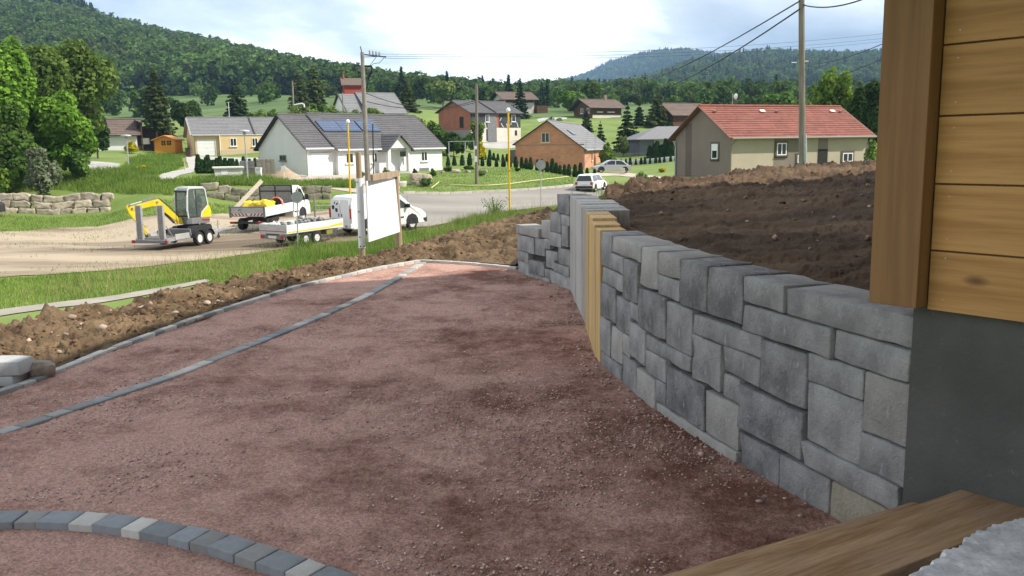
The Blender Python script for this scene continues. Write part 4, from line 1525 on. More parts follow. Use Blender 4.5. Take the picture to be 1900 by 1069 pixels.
for y, o_ in ((-.90, -1), (.90, 1)):
    wheel(t, .95, y, .34, .30, o_)
    wheel(t, 4.5, y, .34, .22, o_)
for y in (-.82, .82):
    MB().span((-.28, y - .14, .50), (-.25, y + .14, .60)).build('rear_light', M_RED, t)
road_tilt(t, hd, 5)
TK, TKM = t, t.matrix_basis.copy()
bpy.context.view_layer.update()
TKM = t.matrix_world.copy()

# cargo: a plank, a yellow bundle, a hose reel
p0, p1 = TKM @ Vector((.25, .72, 1.0)), TKM @ Vector((1.25, -.15, 2.75))
p0 = at_y(436, 387, 48.2); p1 = at_y(486, 335, 48.9)
o = MB().bar(p0, p1, .05, .22).build('cargo_plank', mat('pale_board', (.62, .55, .40), (.72, .66, .52), rough=.7, scale=3, stretch=(1, 1, 6)))
tag(o, 'long pale board leaning up across the flatbed truck', 'plank')
V, Fc = stone_mesh(1.7, .9, .6, .2, 31, chip=.05)
def crumple(V, amp, s):
    n = np.stack([fbm(V[:, 0] * s + 3, V[:, 2] * s + V[:, 1] * s, 3, k) - .5 for k in (1, 2, 3)], -1)
    return V + n * amp
o = np_mesh('yellow_bundle', crumple(V, .34, 3.1), Fc, mat('yellow_tarp', (.74, .50, .03), (.86, .66, .06), rough=.6, scale=5, bump=.6, bscale=9, bdist=.05))
o.location = TKM @ Vector((1.5, .15, 1.28))
o.rotation_euler = (0, 0, hd + 1.5)
tag(o, 'crumpled yellow tarpaulin bundle lying on the truck bed', 'tarpaulin')
t = thing('hose_reel', 'pink hose coiled on a dark reel at the right side of the truck bed', 'hose reel', TKM @ Vector((1.9, -.72, .97)), hd)
mb = MB()
for k in range(4):
    r = .36 - .02 * k
    mb.tube([(.0 + .07 * k, r * cos(a), .42 + r * sin(a)) for a in np.linspace(0, 2 * pi, 25)], .035, 6)
mb.build('hose', mat('pink_hose', (.72, .26, .20), (.62, .20, .16), rough=.5, scale=4), t)
MB().lathe([(.26, .02), (.26, .22)], (0, 0, .42), 'x', 16).build('drum', M_BLACK, t)
MB().box((.2, -.02, .5), (.16, .22, .2)).build('green_can', mat('green_can', (.02, .18, .10), rough=.5), t)

# ---- small tipping trailer ---------------------------------------------------------
hd = radians(57)
rr_c = np.array([-10.08, 39.0]) + .875 * np.array([-sin(hd), cos(hd)])
t = base(rr_c[0], rr_c[1], hd, 'low white tandem trailer with yellow stripe loaded with grey rubble, behind the van', 'tandem_trailer', 'trailer')
mb = MB()
for y in (-.5, .5):
    mb.span((-.05, y - .05, .46), (3.6, y + .05, .60))
mb.bar((3.5, -.5, .5), (4.6, 0, .5), .09)
mb.bar((3.5, .5, .5), (4.6, 0, .5), .09)
mb.bar((4.4, 0, .5), (4.95, 0, .5), .08)
mb.build('chassis', M_GALV, t)
MB().span((0, -.87, .62), (3.6, .87, .70)).build('bed_floor', M_GREYP, t)
for y in (-.90, .87):
    s_ = MB().span((0, y, .62), (3.6, y + .03, 1.02)).build('side_board', MATS['pale_side'], t)
    yy = y - .004 if y < 0 else y + .034
    MB().prism([(.05, .66), (2.6, .66), (3.1, .70), (3.55, .70), (3.55, .84), (3.1, .80), (2.6, .73), (.05, .71)], 'y', yy - .002, yy + .002).build('yellow_stripe', mat('dull_yellow', (.60, .50, .02), rough=.5), s_)
tg = MB().span((-.03, -.9, .60), (0, .9, 1.02)).build('tailgate', M_ALU, t)
MB().span((-.036, -.86, .70), (-.031, .86, .735)).build('red_stripe', MATS['red_reflector'], tg)
lb = MB().span((-.07, -.78, .36), (-.03, .78, .55)).build('light_bar', M_GREYP, t)
for y in (-.66, .66):
    MB().span((-.085, y - .12, .39), (-.071, y + .12, .52)).build('rear_light', M_RED, lb)
MB().span((-.08, -.26, .40), (-.071, .26, .51)).build('number_plate', M_PLATE, lb)
MB().span((3.58, -.9, .62), (3.62, .9, 1.02)).build('front_board', M_ALU, t)
for y, o_ in ((-.80, -1), (.80, 1)):
    wheel(t, 1.15, y, .28, .18, o_)
    wheel(t, 1.85, y, .28, .18, o_)
MB().span((2.5, -.85, .36), (2.9, -.45, .58)).build('tool_box', mat('olive_box', (.22, .20, .06), rough=.6), t)
road_tilt(t, hd, 4)
bpy.context.view_layer.update()
W_ = t.matrix_world.copy()
rng = np.random.default_rng(21)
n = 130
pos = np.c_[rng.uniform(.25, 3.4, n), rng.uniform(-.72, .72, n), rng.uniform(.74, 1.02, n)]
pos[:, 2] += .12 * np.exp(-((pos[:, 0] - 1.9) / 1.0) ** 2)
pos = np.array([W_ @ Vector(p) for p in pos])
o = lumps('rubble_load', pos, rng.uniform(.06, .16, n), mat('grey_rubble', (.17, .175, .18), (.36, .36, .355), rough=.95, scale=6, island=.3), 8, flat=.6)
tag(o, 'heap of broken grey stone in the low white trailer', 'rubble')

# ---- white panel van -------------------------------------------------------------
hd = radians(46)
rc = np.array([-7.88, 43.2]) + .95 * np.array([-sin(hd), cos(hd)])
t = base(rc[0], rc[1], hd, 'white panel van with dark apple emblem on its rear door, behind the blank signboard', 'panel_van', 'van')
vp = [(.0, .42), (-.02, .95), (.04, 1.6), (.16, 1.90), (.34, 1.96), (2.7, 1.97), (3.15, 1.90), (3.95, 1.22), (4.55, 1.02), (4.82, .82), (4.86, .36), (4.6, .30), (.1, .30)]
b = MB()
n = len(vp)
def lean(z):
    return .95 - .11 * max(0, (z - 1.0)) ** 1.2 - .02
vs = [(x, -lean(z), z) for x, z in vp] + [(x, lean(z), z) for x, z in vp]
b.add(vs, [tuple(range(n)), tuple(range(2 * n - 1, n - 1, -1))] + [(i, n + i, n + (i + 1) % n, (i + 1) % n) for i in range(n)])
b.build('body', M_WHITE, t, bevel=.06)
for sg in (-1, 1):
    def sp(P, off=.008):
        return [(x, sg * (lean(z) + off), z) for x, z in P]
    P = [(2.55, 1.20), (2.55, 1.66), (3.06, 1.68), (3.20, 1.60), (3.72, 1.20)]
    MB().add(sp(P) + [(p[0], p[1] * .985, p[2]) for p in sp(P)], [tuple(range(5))]).build('side_window', M_GLASS, t)
    P = [(3.45, .30), (3.45, .56), (3.58, .76), (3.86, .86), (4.12, .76), (4.26, .56), (4.26, .30)]
    MB().add(sp(P, .01), [tuple(range(7))]).build('wheel_arch', M_BLACK, t)
    P = [(.62, .30), (.62, .56), (.75, .76), (1.0, .85), (1.26, .76), (1.40, .56), (1.40, .30)]
    MB().add(sp(P, .01), [tuple(range(7))]).build('wheel_arch', M_BLACK, t)
    P = [(1.5, .66), (3.3, .66), (3.3, .74), (1.5, .74)]
    MB().add(sp(P, .016), [(0, 1, 2, 3)]).build('rubbing_strip', M_BLACK, t)
    MB().box((3.55, sg * 1.03, 1.28), (.12, .2, .2)).build('wing_mirror', M_BLACK, t, bevel=.03)
    mb = MB()
    for x in (1.45, 2.42, 3.62):
        mb.add([(x, sg * (lean(z) + .006), z) for z in (.45, 1.0, 1.5, 1.8)] + [(x + .015, sg * (lean(z) + .006), z) for z in (.45, 1.0, 1.5, 1.8)], [(0, 1, 5, 4), (1, 2, 6, 5), (2, 3, 7, 6)])
    mb.build('door_gap', M_BLACK, t)
    MB().box((2.45, sg * .96, 1.05), (.2, .03, .04)).build('door_handle', M_WHITE, t)
MB().add([(3.16, -.72, 1.89), (3.16, .72, 1.89), (3.94, .80, 1.235), (3.94, -.80, 1.235)], [(0, 1, 2, 3)]).build('windscreen', M_GLASS, t).location = (.012, 0, .012)
MB().span((4.60, -.93, .34), (4.90, .93, .62)).build('front_bumper', M_BLACK, t, bevel=.05)
MB().span((-.07, -.93, .36), (.05, .93, .60)).build('rear_bumper', M_WHITE, t, bevel=.03)
rd = MB()
for y0, y1 in ((-.80, -.02), (.02, .80)):
    d = MB().prism([(y0, .62), (y1, .62), (y1, 1.78), (y0 * .94 if y0 < -.5 else y0, 1.78)], 'x', -.035, -.015).build('rear_door', M_WHITE, t, bevel=.008)
    MB().box((-.04, (y1 - .1) if y0 < 0 else (y0 + .1), 1.0), (.02, .05, .16)).build('door_handle', M_BLACK, d)
    if y0 < 0:
        continue
    # the emblem: two leaves over fruit-like squares
mb = MB()
for yc, zc, r in ((.58, 1.38, .12), (.30, 1.25, .115)):
    mb.prism([(yc + r * sx * k, zc + r * sz * k) for sx, sz, k in ((1, .2, 1), (.8, .8, 1), (0, 1, .85), (-.8, .8, 1), (-1, .2, 1), (-.7, -.8, 1), (0, -1, .9), (.7, -.8, 1))], 'x', -.041, -.037)
mb.prism([(.50, 1.50), (.40, 1.60), (.36, 1.68), (.48, 1.64)], 'x', -.041, -.037)
mb.prism([(.34, 1.50), (.20, 1.52), (.12, 1.64), (.28, 1.60)], 'x', -.041, -.037)
mb.build('emblem', mat('emblem_black', (.03, .03, .035), rough=.5), t)
MB().span((-.045, -.5, .70), (-.037, -.02, .81)).build('number_plate', M_PLATE, t)
for y in (-.88, .88):
    MB().span((-.06, y - .05, .85), (-.02, y + .05, 1.35)).build('rear_light', M_RED, t)
for y, o_ in ((-.84, -1), (.84, 1)):
    wheel(t, 1.0, y, .33, .22, o_)
    wheel(t, 3.86, y, .33, .22, o_)
road_tilt(t, hd, 4.2)


# ---- two cars beyond the road ----------------------------------------------------
def car(name, label, x, y, hd, L, W, H, paint, wagon):
    t = base(x, y, hd, label, name, 'car')
    lowp = [(0.0, .34), (-.02, .62), (.04, .88), (L * .36, .92), (L * .72, .90), (L * .93, .74), (L * .995, .58), (L, .34), (L * .9, .24), (.1 * L, .24)]
    if wagon:
        up = [(.02, .86), (.22, H - .06), (.40, H), (L * .56, H), (L * .62, H - .05), (L * .78, .88)]
    else:
        up = [(.30, .86), (.95, H - .08), (1.35, H), (L * .52, H), (L * .60, H - .06), (L * .80, .86)]
    MB().prism(lowp, 'y', -W / 2, W / 2).build('body', paint, t, bevel=.07)
    g = MB()
    n = len(up)
    vs = []
    for s in (-1, 1):
        vs += [(xx, s * (W / 2 - .05 - .22 * max(0, (zz - .86) / (H - .86))), zz) for xx, zz in up]
    g.add(vs, [tuple(range(n)), tuple(range(2 * n - 1, n - 1, -1))] + [(i, n + i, n + (i + 1) % n, (i + 1) % n) for i in range(n)])
    g.build('roof', paint, t, bevel=.04)
    hw = lambda z: W / 2 - .05 - .22 * max(0, (z - .86) / (H - .86)) + .012
    cx = sum(p[0] for p in up) / n
    for s in (-1, 1):
        P = [(cx + (xx - cx) * .86, .90 + (zz - .86) * .80) for xx, zz in up]
        xs = [p[0] for p in P]
        for a, b2 in ((min(xs), cx - .05), (cx + .05, max(xs))):
            q = []
            for i in range(n):
                q.append((min(max(P[i][0], a), b2), P[i][1]))
            MB().add([(xx, s * hw(zz), zz) for xx, zz in q], [tuple(range(n))]).build('side_window', M_GLASS, t)
        for xw in (L * .17, L * .80):
            MB().prism([(xw + .40 * cos(a), .31 + .40 * sin(a)) for a in np.linspace(-.2, pi + .2, 14)], 'y', s * (W / 2 + .002), s * (W / 2 + .007)).build('wheel_arch', M_BLACK, t)
            wheel(t, xw, s * (W / 2 - .08), .31, .2, s)
        MB().box((L * .66, s * (W / 2 + .06), .98), (.1, .16, .13)).build('wing_mirror', paint, t, bevel=.02)
        MB().span((-.03, s * (W / 2 - .16) - .1, .62), (.02, s * (W / 2 - .16) + .1, .84)).build('rear_light', M_RED, t)
        MB().span((L * .955, s * (W / 2 - .22) - .14, .60), (L * .99, s * (W / 2 - .22) + .14, .72)).build('headlight', M_RIM, t)
    a, b2 = up[0], up[1]
    dx, dz = b2[0] - a[0], b2[1] - a[1]
    k = math.hypot(dx, dz)
    nx, nz = -dz / k * .012, dx / k * .012
    MB().add([(a[0] + dx * .12 + nx, -hw(.9) * .88, a[1] + dz * .12 + nz), (a[0] + dx * .12 + nx, hw(.9) * .88, a[1] + dz * .12 + nz), (a[0] + dx * .92 + nx, hw(H) * .88, a[1] + dz * .92 + nz), (a[0] + dx * .92 + nx, -hw(H) * .88, a[1] + dz * .92 + nz)], [(0, 1, 2, 3)]).build('rear_window', M_GLASS, t)
    a, b2 = up[-1], up[-2]
    dx, dz = b2[0] - a[0], b2[1] - a[1]
    k = math.hypot(dx, dz)
    nx, nz = dz / k * .012, -dx / k * .012
    MB().add([(a[0] + dx * .1 + nx, -hw(.9) * .88, a[1] + dz * .1 + nz), (a[0] + dx * .1 + nx, hw(.9) * .88, a[1] + dz * .1 + nz), (a[0] + dx * .92 + nx, hw(H) * .88, a[1] + dz * .92 + nz), (a[0] + dx * .92 + nx, -hw(H) * .88, a[1] + dz * .92 + nz)], [(0, 1, 2, 3)]).build('windscreen', M_GLASS, t)
    MB().span((-.05, -W / 2 + .08, .34), (.02, W / 2 - .08, .52)).build('rear_bumper', M_BLACK if wagon else paint, t, bevel=.03)
    MB().span((-.058, -.26, .60), (-.022, .26, .71)).build('number_plate', M_PLATE, t)
    road_tilt(t, hd, L)
    return t


hd = radians(68)
rc = np.array([6.93, 73.0]) + .83 * np.array([-sin(hd), cos(hd)])
car('estate_car', 'white estate car on the road just beyond the soil bank', rc[0], rc[1], hd, 4.2, 1.66, 1.46, M_WHITE, True)
car('hatchback_car', 'silver saloon car parked beside the orange brick house', (1169 - 950) / FPX * 101 + .1, 101.2, radians(184), 4.35, 1.7, 1.44, M_SILV, False)
# ================================================================ houses of the village
def tint(name, a, b, **k):
    return mat(name, a, b, **{**dict(rough=.95, scale=.7, detail=8, bump=.15, bscale=30, lo=.3, hi=.7), **k})


M_WREND = tint('white_render', (.70, .69, .68), (.78, .77, .76))
M_YREND = tint('yellow_render', (.62, .45, .24), (.70, .52, .29))
M_BEIGE = tint('beige_render', (.40, .345, .26), (.46, .40, .31))
M_TAUPE = tint('taupe_render', (.20, .165, .135), (.235, .195, .16))
M_BROWNW = tint('brown_boards', (.085, .045, .027), (.125, .068, .040), stretch=(1, 1, 9))
M_FRAME = mat('window_frame_white', (.80, .80, .79), rough=.5)
M_SLATE = mat('slate_tile', (.085, .083, .088), (.125, .122, .127), rough=.8, scale=4, detail=8, lo=.3, hi=.7, island=.10)
M_GREYT = mat('grey_tile', (.165, .165, .17), (.215, .215, .22), rough=.8, scale=4, detail=8, lo=.3, hi=.7, island=.08)
M_REDT = mat('red_tile', (.18, .062, .046), (.262, .102, .078), rough=.85, scale=3, detail=8, lo=.3, hi=.7, island=.14)
M_BRNT = mat('brown_tile', (.115, .082, .068), (.165, .122, .10), rough=.85, scale=3, detail=8, lo=.3, hi=.7, island=.12)
M_GUT = mat('zinc_gutter', (.36, .37, .38), (.44, .45, .46), rough=.5, scale=4, metal=.4)
M_DARKV = mat('verge_dark', (.045, .043, .045), (.065, .063, .065), rough=.8, scale=5)
M_DOORW = mat('white_door', (.80, .80, .79), (.74, .74, .73), rough=.5, scale=2)
M_CHIM = mat('chimney_render', (.22, .15, .12), (.30, .21, .17), rough=.9, scale=4)
M_VOID = mat('dark_opening', (.02, .018, .016), (.035, .032, .03), rough=.9, scale=4)


def brick_mat(name, a, b, mortar):
    m = bpy.data.materials.new(name)
    m.use_nodes = True
    N, L = m.node_tree.nodes, m.node_tree.links
    bs = N['Principled BSDF']
    bs.inputs['Roughness'].default_value = .95
    tc = N.new('ShaderNodeTexCoord')
    sx = N.new('ShaderNodeSeparateXYZ')
    L.new(tc.outputs['Object'], sx.inputs[0])
    ad = N.new('ShaderNodeMath')
    ad.operation = 'ADD'
    L.new(sx.outputs[0], ad.inputs[0])
    L.new(sx.outputs[1], ad.inputs[1])
    cm = N.new('ShaderNodeCombineXYZ')
    L.new(ad.outputs[0], cm.inputs[0])
    L.new(sx.outputs[2], cm.inputs[1])
    bt = N.new('ShaderNodeTexBrick')
    for k, v in (('Scale', 1.0), ('Mortar Size', .012), ('Brick Width', .5), ('Row Height', .21), ('Bias', 0.0)):
        bt.inputs[k].default_value = v
    bt.inputs['Color1'].default_value = (*a, 1)
    bt.inputs['Color2'].default_value = (*b, 1)
    bt.inputs['Mortar'].default_value = (*mortar, 1)
    L.new(cm.outputs[0], bt.inputs['Vector'])
    n = N.new('ShaderNodeTexNoise')
    n.inputs['Scale'].default_value = .6
    n.inputs['Detail'].default_value = 6
    L.new(tc.outputs['Object'], n.inputs['Vector'])
    mr = N.new('ShaderNodeMapRange')
    mr.inputs['To Min'].default_value, mr.inputs['To Max'].default_value = .72, 1.28
    L.new(n.outputs['Fac'], mr.inputs[0])
    hs = N.new('ShaderNodeHueSaturation')
    L.new(bt.outputs['Color'], hs.inputs['Color'])
    L.new(mr.outputs[0], hs.inputs['Value'])
    L.new(hs.outputs[0], bs.inputs['Base Color'])
    return m


M_BRICK = brick_mat('hollow_brick', (.60, .275, .160), (.52, .215, .120), (.46, .30, .21))
M_BRICK2 = brick_mat('hollow_brick_red', (.36, .125, .075), (.31, .10, .06), (.27, .16, .12))


class House:
    """front face y=0 looking to -y, gable ends at x=0 and x=L; ridge along x"""

    def __init__(s, name, label, p, cat='house', z=None, group=None):
        X, Y, z0, th, s.L, s.W, s.Hf, s.Hb, s.Hr, s.t = p
        s.th = th
        s.o = np.array([X, Y])
        s.z0 = z0
        s.u = np.array([cos(th), sin(th)])
        s.v = np.array([-sin(th), cos(th)])
        s.root = thing(name, label, cat, (X, Y, z0), th, group)

    def face(s, px, py, face='front', off=0.0):
        """picture point -> (along, height) on a wall"""
        r = ray(px, py)
        if face == 'front':
            n, o, d = s.v, s.o + s.v * off, s.u
        else:
            n, o, d = s.u, s.o + s.u * off, s.v
        t = (o @ n) / (r[:2] @ n)
        w = np.array([0, 0, EYE]) + r * t
        return float((w[:2] - o) @ d), float(w[2] - s.z0)

    def P(s, face, a, h, out=0.0, off=0.0):
        return (a, off - out, h) if face == 'front' else (off - out, a, h)

    def slab(s, face, a0, a1, h0, h1, o0, o1, m, name, parent=None, off=0.0, **kw):
        A, B = s.P(face, a0, h0, o0, off), s.P(face, a1, h1, o1, off)
        return MB().span(A, B).build(name, m, parent or s.root, **kw)

    def walls(s, m, base=1.2, L=None):
        L = L or s.L
        W, t = s.W, s.t
        prof = [(0, -base), (W, -base), (W, s.Hb), (W * t, s.Hr), (0, s.Hf)]
        return MB().prism(prof, 'x', 0, L).build('wall', m, s.root)

    def roof(s, m, og=.3, oe=.4, course=.34, x0=None, x1=None, thick=.10, lift=.04, verge=None, tops=None):
        """two slopes laid in stepped courses, with a ridge cap and barge boards"""
        a, b = (-og if x0 is None else x0), (s.L + og if x1 is None else x1)
        Hf, Hb, Hr, t, W = s.Hf, s.Hb, s.Hr, s.t, s.W
        if tops:
            Hr = Hr + tops
            Hf, Hb = Hf + tops, Hb + tops
        rid = Vector((0, W * t, Hr + lift))
        sf, sb_ = (Hr - Hf) / (W * t), (Hr - Hb) / (W * (1 - t))
        ef = Vector((0, -oe, Hf - sf * oe + lift))
        eb = Vector((0, W + oe, Hb - sb_ * oe + lift))
        mb = MB()
        for e, sg in ((ef, -1), (eb, 1)):
            dv = rid - e
            n = max(3, int(dv.length / course))
            nrm = Vector((0, -dv.z * (1 if sg > 0 else -1), abs(dv.y))).normalized()
            nrm = Vector((0, sg * abs(dv.z), abs(dv.y))).normalized()
            for k in range(n):
                p, q = e + dv * (k / n), e + dv * ((k + 1.04) / n)
                up = nrm * .032
                # each course split in a few runs so that the tiles vary
                nn = max(1, int((b - a) / 1.2))
                for j in range(nn):
                    xa, xb = a + (b - a) * j / nn, a + (b - a) * (j + 1) / nn
                    mb.add([(xa, p.y, p.z), (xb, p.y, p.z), (xb, p.y + up.y, p.z + up.z), (xa, p.y + up.y, p.z + up.z), (xa, q.y, q.z), (xb, q.y, q.z)],
                           [(0, 1, 2, 3), (3, 2, 5, 4)])
        r = mb.build('roof', m, s.root)
        # the body under the tiles, closing eaves and verges
        mb = MB()
        mb.prism([(ef.y + .02, ef.z - thick), (ef.y + .02, ef.z - .005), (rid.y, rid.z - .005), (eb.y - .02, eb.z - .005), (eb.y - .02, eb.z - thick), (rid.y, rid.z - thick - .03)], 'x', a + .02, b - .02)
        mb.build('roof_board', verge or M_DARKV, r)
        MB().tube([(a, rid.y, rid.z + .03), (b, rid.y, rid.z + .03)], .10, 8).build('ridge_cap', m, r)
        for xx in (a, b):
            mb = MB()
            mb.bar((xx, ef.y, ef.z - .02), (xx, rid.y, rid.z - .02), .06, .22, up=(1, 0, 0))
            mb.bar((xx, eb.y, eb.z - .02), (xx, rid.y, rid.z - .02), .06, .22, up=(1, 0, 0))
            mb.build('barge_board', verge or M_DARKV, r)
        s.ef, s.rid, s.nf = ef, rid, Vector((0, -(rid - ef).z, abs((rid - ef).y))).normalized()
        s.xr = (a, b)
        return r

    def gutter(s, x0, x1, m=None, down=(True, True), h=None):
        e = s.ef
        MB().tube([(x0, e.y - .06, e.z - .03), (x1, e.y - .06, e.z - .03)], .075, 8).build('gutter', m or M_GUT, s.root)
        for k, x in enumerate((x0 + .35, x1 - .35)):
            if down[k]:
                MB().tube([(x, e.y - .06, e.z - .08), (x, -.07, e.z - .45), (x, -.07, 0)], .045, 8).build('downpipe', m or M_GUT, s.root)

    def window(s, face, a0, a1, h0, h1, m=None, off=0.0, panes=2, sill=True, surround=None, glass=None, shutter=False, deep=.10):
        m = m or M_FRAME
        if surround:
            o = s.slab(face, a0 - .16, a1 + .16, h0 - .18, h1 + .14, .0, .035, surround, 'window_surround', off=off)
        k = .038 if surround else .004
        f = MB()
        t = .07
        for A, B in (((a0, h0), (a1, h0 + t)), ((a0, h1 - t), (a1, h1)), ((a0, h0 + t), (a0 + t, h1 - t)), ((a1 - t, h0 + t), (a1, h1 - t))):
            f.span(s.P(face, A[0], A[1], k - .02, off), s.P(face, B[0], B[1], k + .04, off))
        for j in range(1, panes):
            x = a0 + (a1 - a0) * j / panes
            f.span(s.P(face, x - t / 2, h0 + t, k - .02, off), s.P(face, x + t / 2, h1 - t, k + .035, off))
        w = f.build('window', m, s.root)
        for j in range(panes):
            xa, xb = a0 + (a1 - a0) * j / panes + t * .5, a0 + (a1 - a0) * (j + 1) / panes - t * .5
            s.slab(face, xa, xb, h0 + t, h1 - t, k - .015, k + .008, glass or M_GLASS, 'pane', w, off)
        if shutter:
            s.slab(face, a0 + t, a1 - t, h0 + (h1 - h0) * .55, h1 - t, k + .009, k + .03, M_FRAME, 'roller_shutter', w, off)
        if sill:
            s.slab(face, a0 - .1, a1 + .1, h0 - .09, h0 - .004, 0, .13, surround or m, 'sill', w, off)
        return w

    def winpx(s, face, x0, y0, x1, y1, off=0.0, **k):
        a0, h1 = s.face(x0, y0, face, off)
        a1, h0 = s.face(x1, y1, face, off)
        if a0 > a1:
            a0, a1 = a1, a0
        return s.window(face, a0, a1, min(h0, h1), max(h0, h1), off=off, **k)

    def on_slope(s, x0, x1, f0, f1, m, name, up=.07, parent=None):
        """a flat piece lying on the front slope; f from eave 0 to ridge 1"""
        dv = s.rid - s.ef
        p, q = s.ef + dv * f0, s.ef + dv * f1
        n = s.nf
        vs = []
        for h in (up - .03, up + .03):
            for x, c in ((x0, p), (x1, p), (x1, q), (x0, q)):
                vs.append((x, c.y + n.y * h, c.z + n.z * h))
        return MB().add(vs, [(3, 2, 1, 0), (4, 5, 6, 7), (0, 1, 5, 4), (1, 2, 6, 5), (2, 3, 7, 6), (3, 0, 4, 7)]).build(name, m, parent or s.root)

    def slope_f(s, px, py):
        """picture point -> (x, fraction) on the front slope"""
        r = ray(px, py)
        R = np.array([[s.u[0], s.u[1]], [s.v[0], s.v[1]]])
        d = np.r_[R @ r[:2], r[2]]
        o = np.r_[R @ (-s.o), EYE - s.z0]
        dv = s.rid - s.ef
        # plane through ef with normal nf
        n = np.array([0, s.nf.y, s.nf.z])
        t = (np.array([0, s.ef.y, s.ef.z]) - o) @ n / (d @ n)
        w = o + d * t
        return float(w[0]), float((w[1] - s.ef.y) / dv.y)


def panel_door(h, face, a0, a1, h0, h1, m, off=0.0, rows=4, handle=True, name='garage_door'):
    d = h.slab(face, a0, a1, h0, h1, .002, .03, m, name, off=off)
    mb = MB()
    for k in range(1, rows):
        z = h0 + (h1 - h0) * k / rows
        mb.span(h.P(face, a0 + .03, z - .008, .03, off), h.P(face, a1 - .03, z + .008, .036, off))
    mb.build('panel_groove', M_GUT, d, kind='stuff')
    if handle:
        MB().span(h.P(face, (a0 + a1) / 2 - .06, (h0 + h1) / 2 - .02, .03, off), h.P(face, (a0 + a1) / 2 + .06, (h0 + h1) / 2 + .02, .07, off)).build('handle', M_GUT, d)
    return d


# ---- white house with slate roof and porch ---------------------------------------
h = House('white_house', 'white rendered bungalow with slate roof, solar panels and small gabled porch', [-18.644, 80.47, -0.509, 0.824, 16.485, 7.958, 2.692, 2.626, 5.615, 0.5])
GL = h.face(622, 300)[0]                                  # length of the garage wing
main_off = -.45
h.walls(M_WREND, L=GL)
MB().prism([(-.45, -1.2), (h.W, -1.2), (h.W, h.Hb), (h.W * .5, h.Hr - .02), (-.45, h.Hf - .30)], 'x', GL, h.L).build('wall', M_WREND, h.root)
h.roof(M_SLATE, og=.3, oe=.35, x1=GL + .1)
h.gutter(-.25, GL - .1, M_FRAME, (True, False))
ef0, rid0, nf0 = h.ef, h.rid, h.nf
t0, Hf0 = h.t, h.Hf
h.roof(M_SLATE, x0=GL - .25, x1=h.L + .3, oe=.75, tops=.13, lift=.05)
h.gutter(GL - .2, h.L + .25, M_FRAME, (True, True))
for x0, y0, x1, y1 in ((601, 226, 637, 245), (637, 226, 674, 245), (674, 226, 700, 245)):
    xa, fa = h.slope_f(x0, y1)
    xb, fb = h.slope_f(x1 - 8, y0)
    pan = h.on_slope(xa, xa + 2.2, fa, fb, mat('solar_blue', (.04, .065, .14), (.055, .09, .18), rough=.25, scale=2, spec=.7), 'solar_panel', .10)
    mb = MB()
    dv = h.rid - h.ef
    for k in range(1, 5):
        c = h.ef + dv * (fa + (fb - fa) * k / 5)
        mb.bar((xa, c.y + h.nf.y * .14, c.z + h.nf.z * .14), (xa + 2.2, c.y + h.nf.y * .14, c.z + h.nf.z * .14), .02)
    mb.build('cell_line', M_GUT, pan, kind='stuff')
a0, a1 = h.face(577, 300)[0], h.face(613.5, 300)[0]
panel_door(h, 'front', a0, a1, .0, 2.05, M_DOORW)
h.slab('front', a0 - .08, a1 + .08, 2.06, 2.16, 0, .02, M_GUT, 'door_lintel')
h.winpx('gable', 519, 288, 531.5, 298, panes=2, m=M_GREYP, surround=None)
off = -.45
for x0, y0, x1, y1 in ((641, 284.5, 656, 303), (689, 283.5, 700, 301.5), (781, 281.5, 793, 299)):
    w = h.winpx('front', x0, y0, x1, y1, off=off, panes=2)
    for c in list(w.children)[:1]:
        pass
# porch gable
pa0, pa1 = h.face(720.5, 300, off=-1.6)[0], h.face(763, 300, off=-1.6)[0]
pm, PD = (pa0 + pa1) / 2, -1.6
ph = h.face(744, 249, off=PD)[1]
pe = h.face(744, 275, off=PD)[1]
MB().prism([(pa0 + .02, pe), (pa1 - .02, pe), (pm, ph - .12)], 'y', PD, PD + .2).build('porch_gable', M_WREND, h.root)
for x in (pa0, pa1 - .35):
    MB().span((x, PD, -.8), (x + .35, PD + .35, pe - .002)).build('porch_pillar', M_WREND, h.root)
rb = 2.6
ov = .35
sl = (ph - pe) / (pm - pa0)
mb = MB()
for sg, xe in ((-1, pa0 - ov), (1, pa1 + ov)):
    ze = ph - sl * abs(xe - pm)
    n = 7
    for k in range(n):
        xa, xb = xe + (pm - xe) * k / n, xe + (pm - xe) * (k + 1.05) / n
        za, zb2 = ze + (ph - ze) * k / n, ze + (ph - ze) * (k + 1.05) / n
        mb.add([(xa, PD - .25, za), (xa, rb, za), (xa, rb, za + .06), (xa, PD - .25, za + .06), (xb, PD - .25, zb2), (xb, rb, zb2)], [(0, 1, 2, 3), (3, 2, 5, 4), (0, 3, 4)])
pr = mb.build('porch_roof', M_SLATE, h.root)
for xe in (pa0 - ov, pa1 + ov):
    MB().bar((xe, PD - .27, ph - sl * abs(xe - pm) - .03), (pm, PD - .27, ph - .03), .05, .2, up=(0, 1, 0)).build('barge_board', M_GREYP, pr)
h.slab('front', pa0 + .35, pa1 - .35, 2.35, pe, -.4, 0.02, M_WREND, 'porch_ceiling', off=off)
da = h.face(740.5, 300, off=off)[0]
dr = h.slab('front', da, da + 1.0, .15, 2.2, .003, .05, M_DOORW, 'front_door', off=off)
h.slab('front', da + .12, da + .88, 1.55, 2.05, .05, .06, M_GLASS, 'pane', dr, off)
h.slab('front', da + .42, da + .58, .75, 1.35, .05, .07, M_GREYP, 'ornament', dr, off)
h.slab('front', pa0 + .2, pa1 - .2, -.3, .12, .0, 1.2, M_GREYDRIVE, 'porch_step', off=off)
a0 = h.face(778, 312, off=off)[0]
h.slab('front', a0, a0 + 1.3, .02, .35, .003, .03, M_GREYP, 'cellar_grille', off=off)

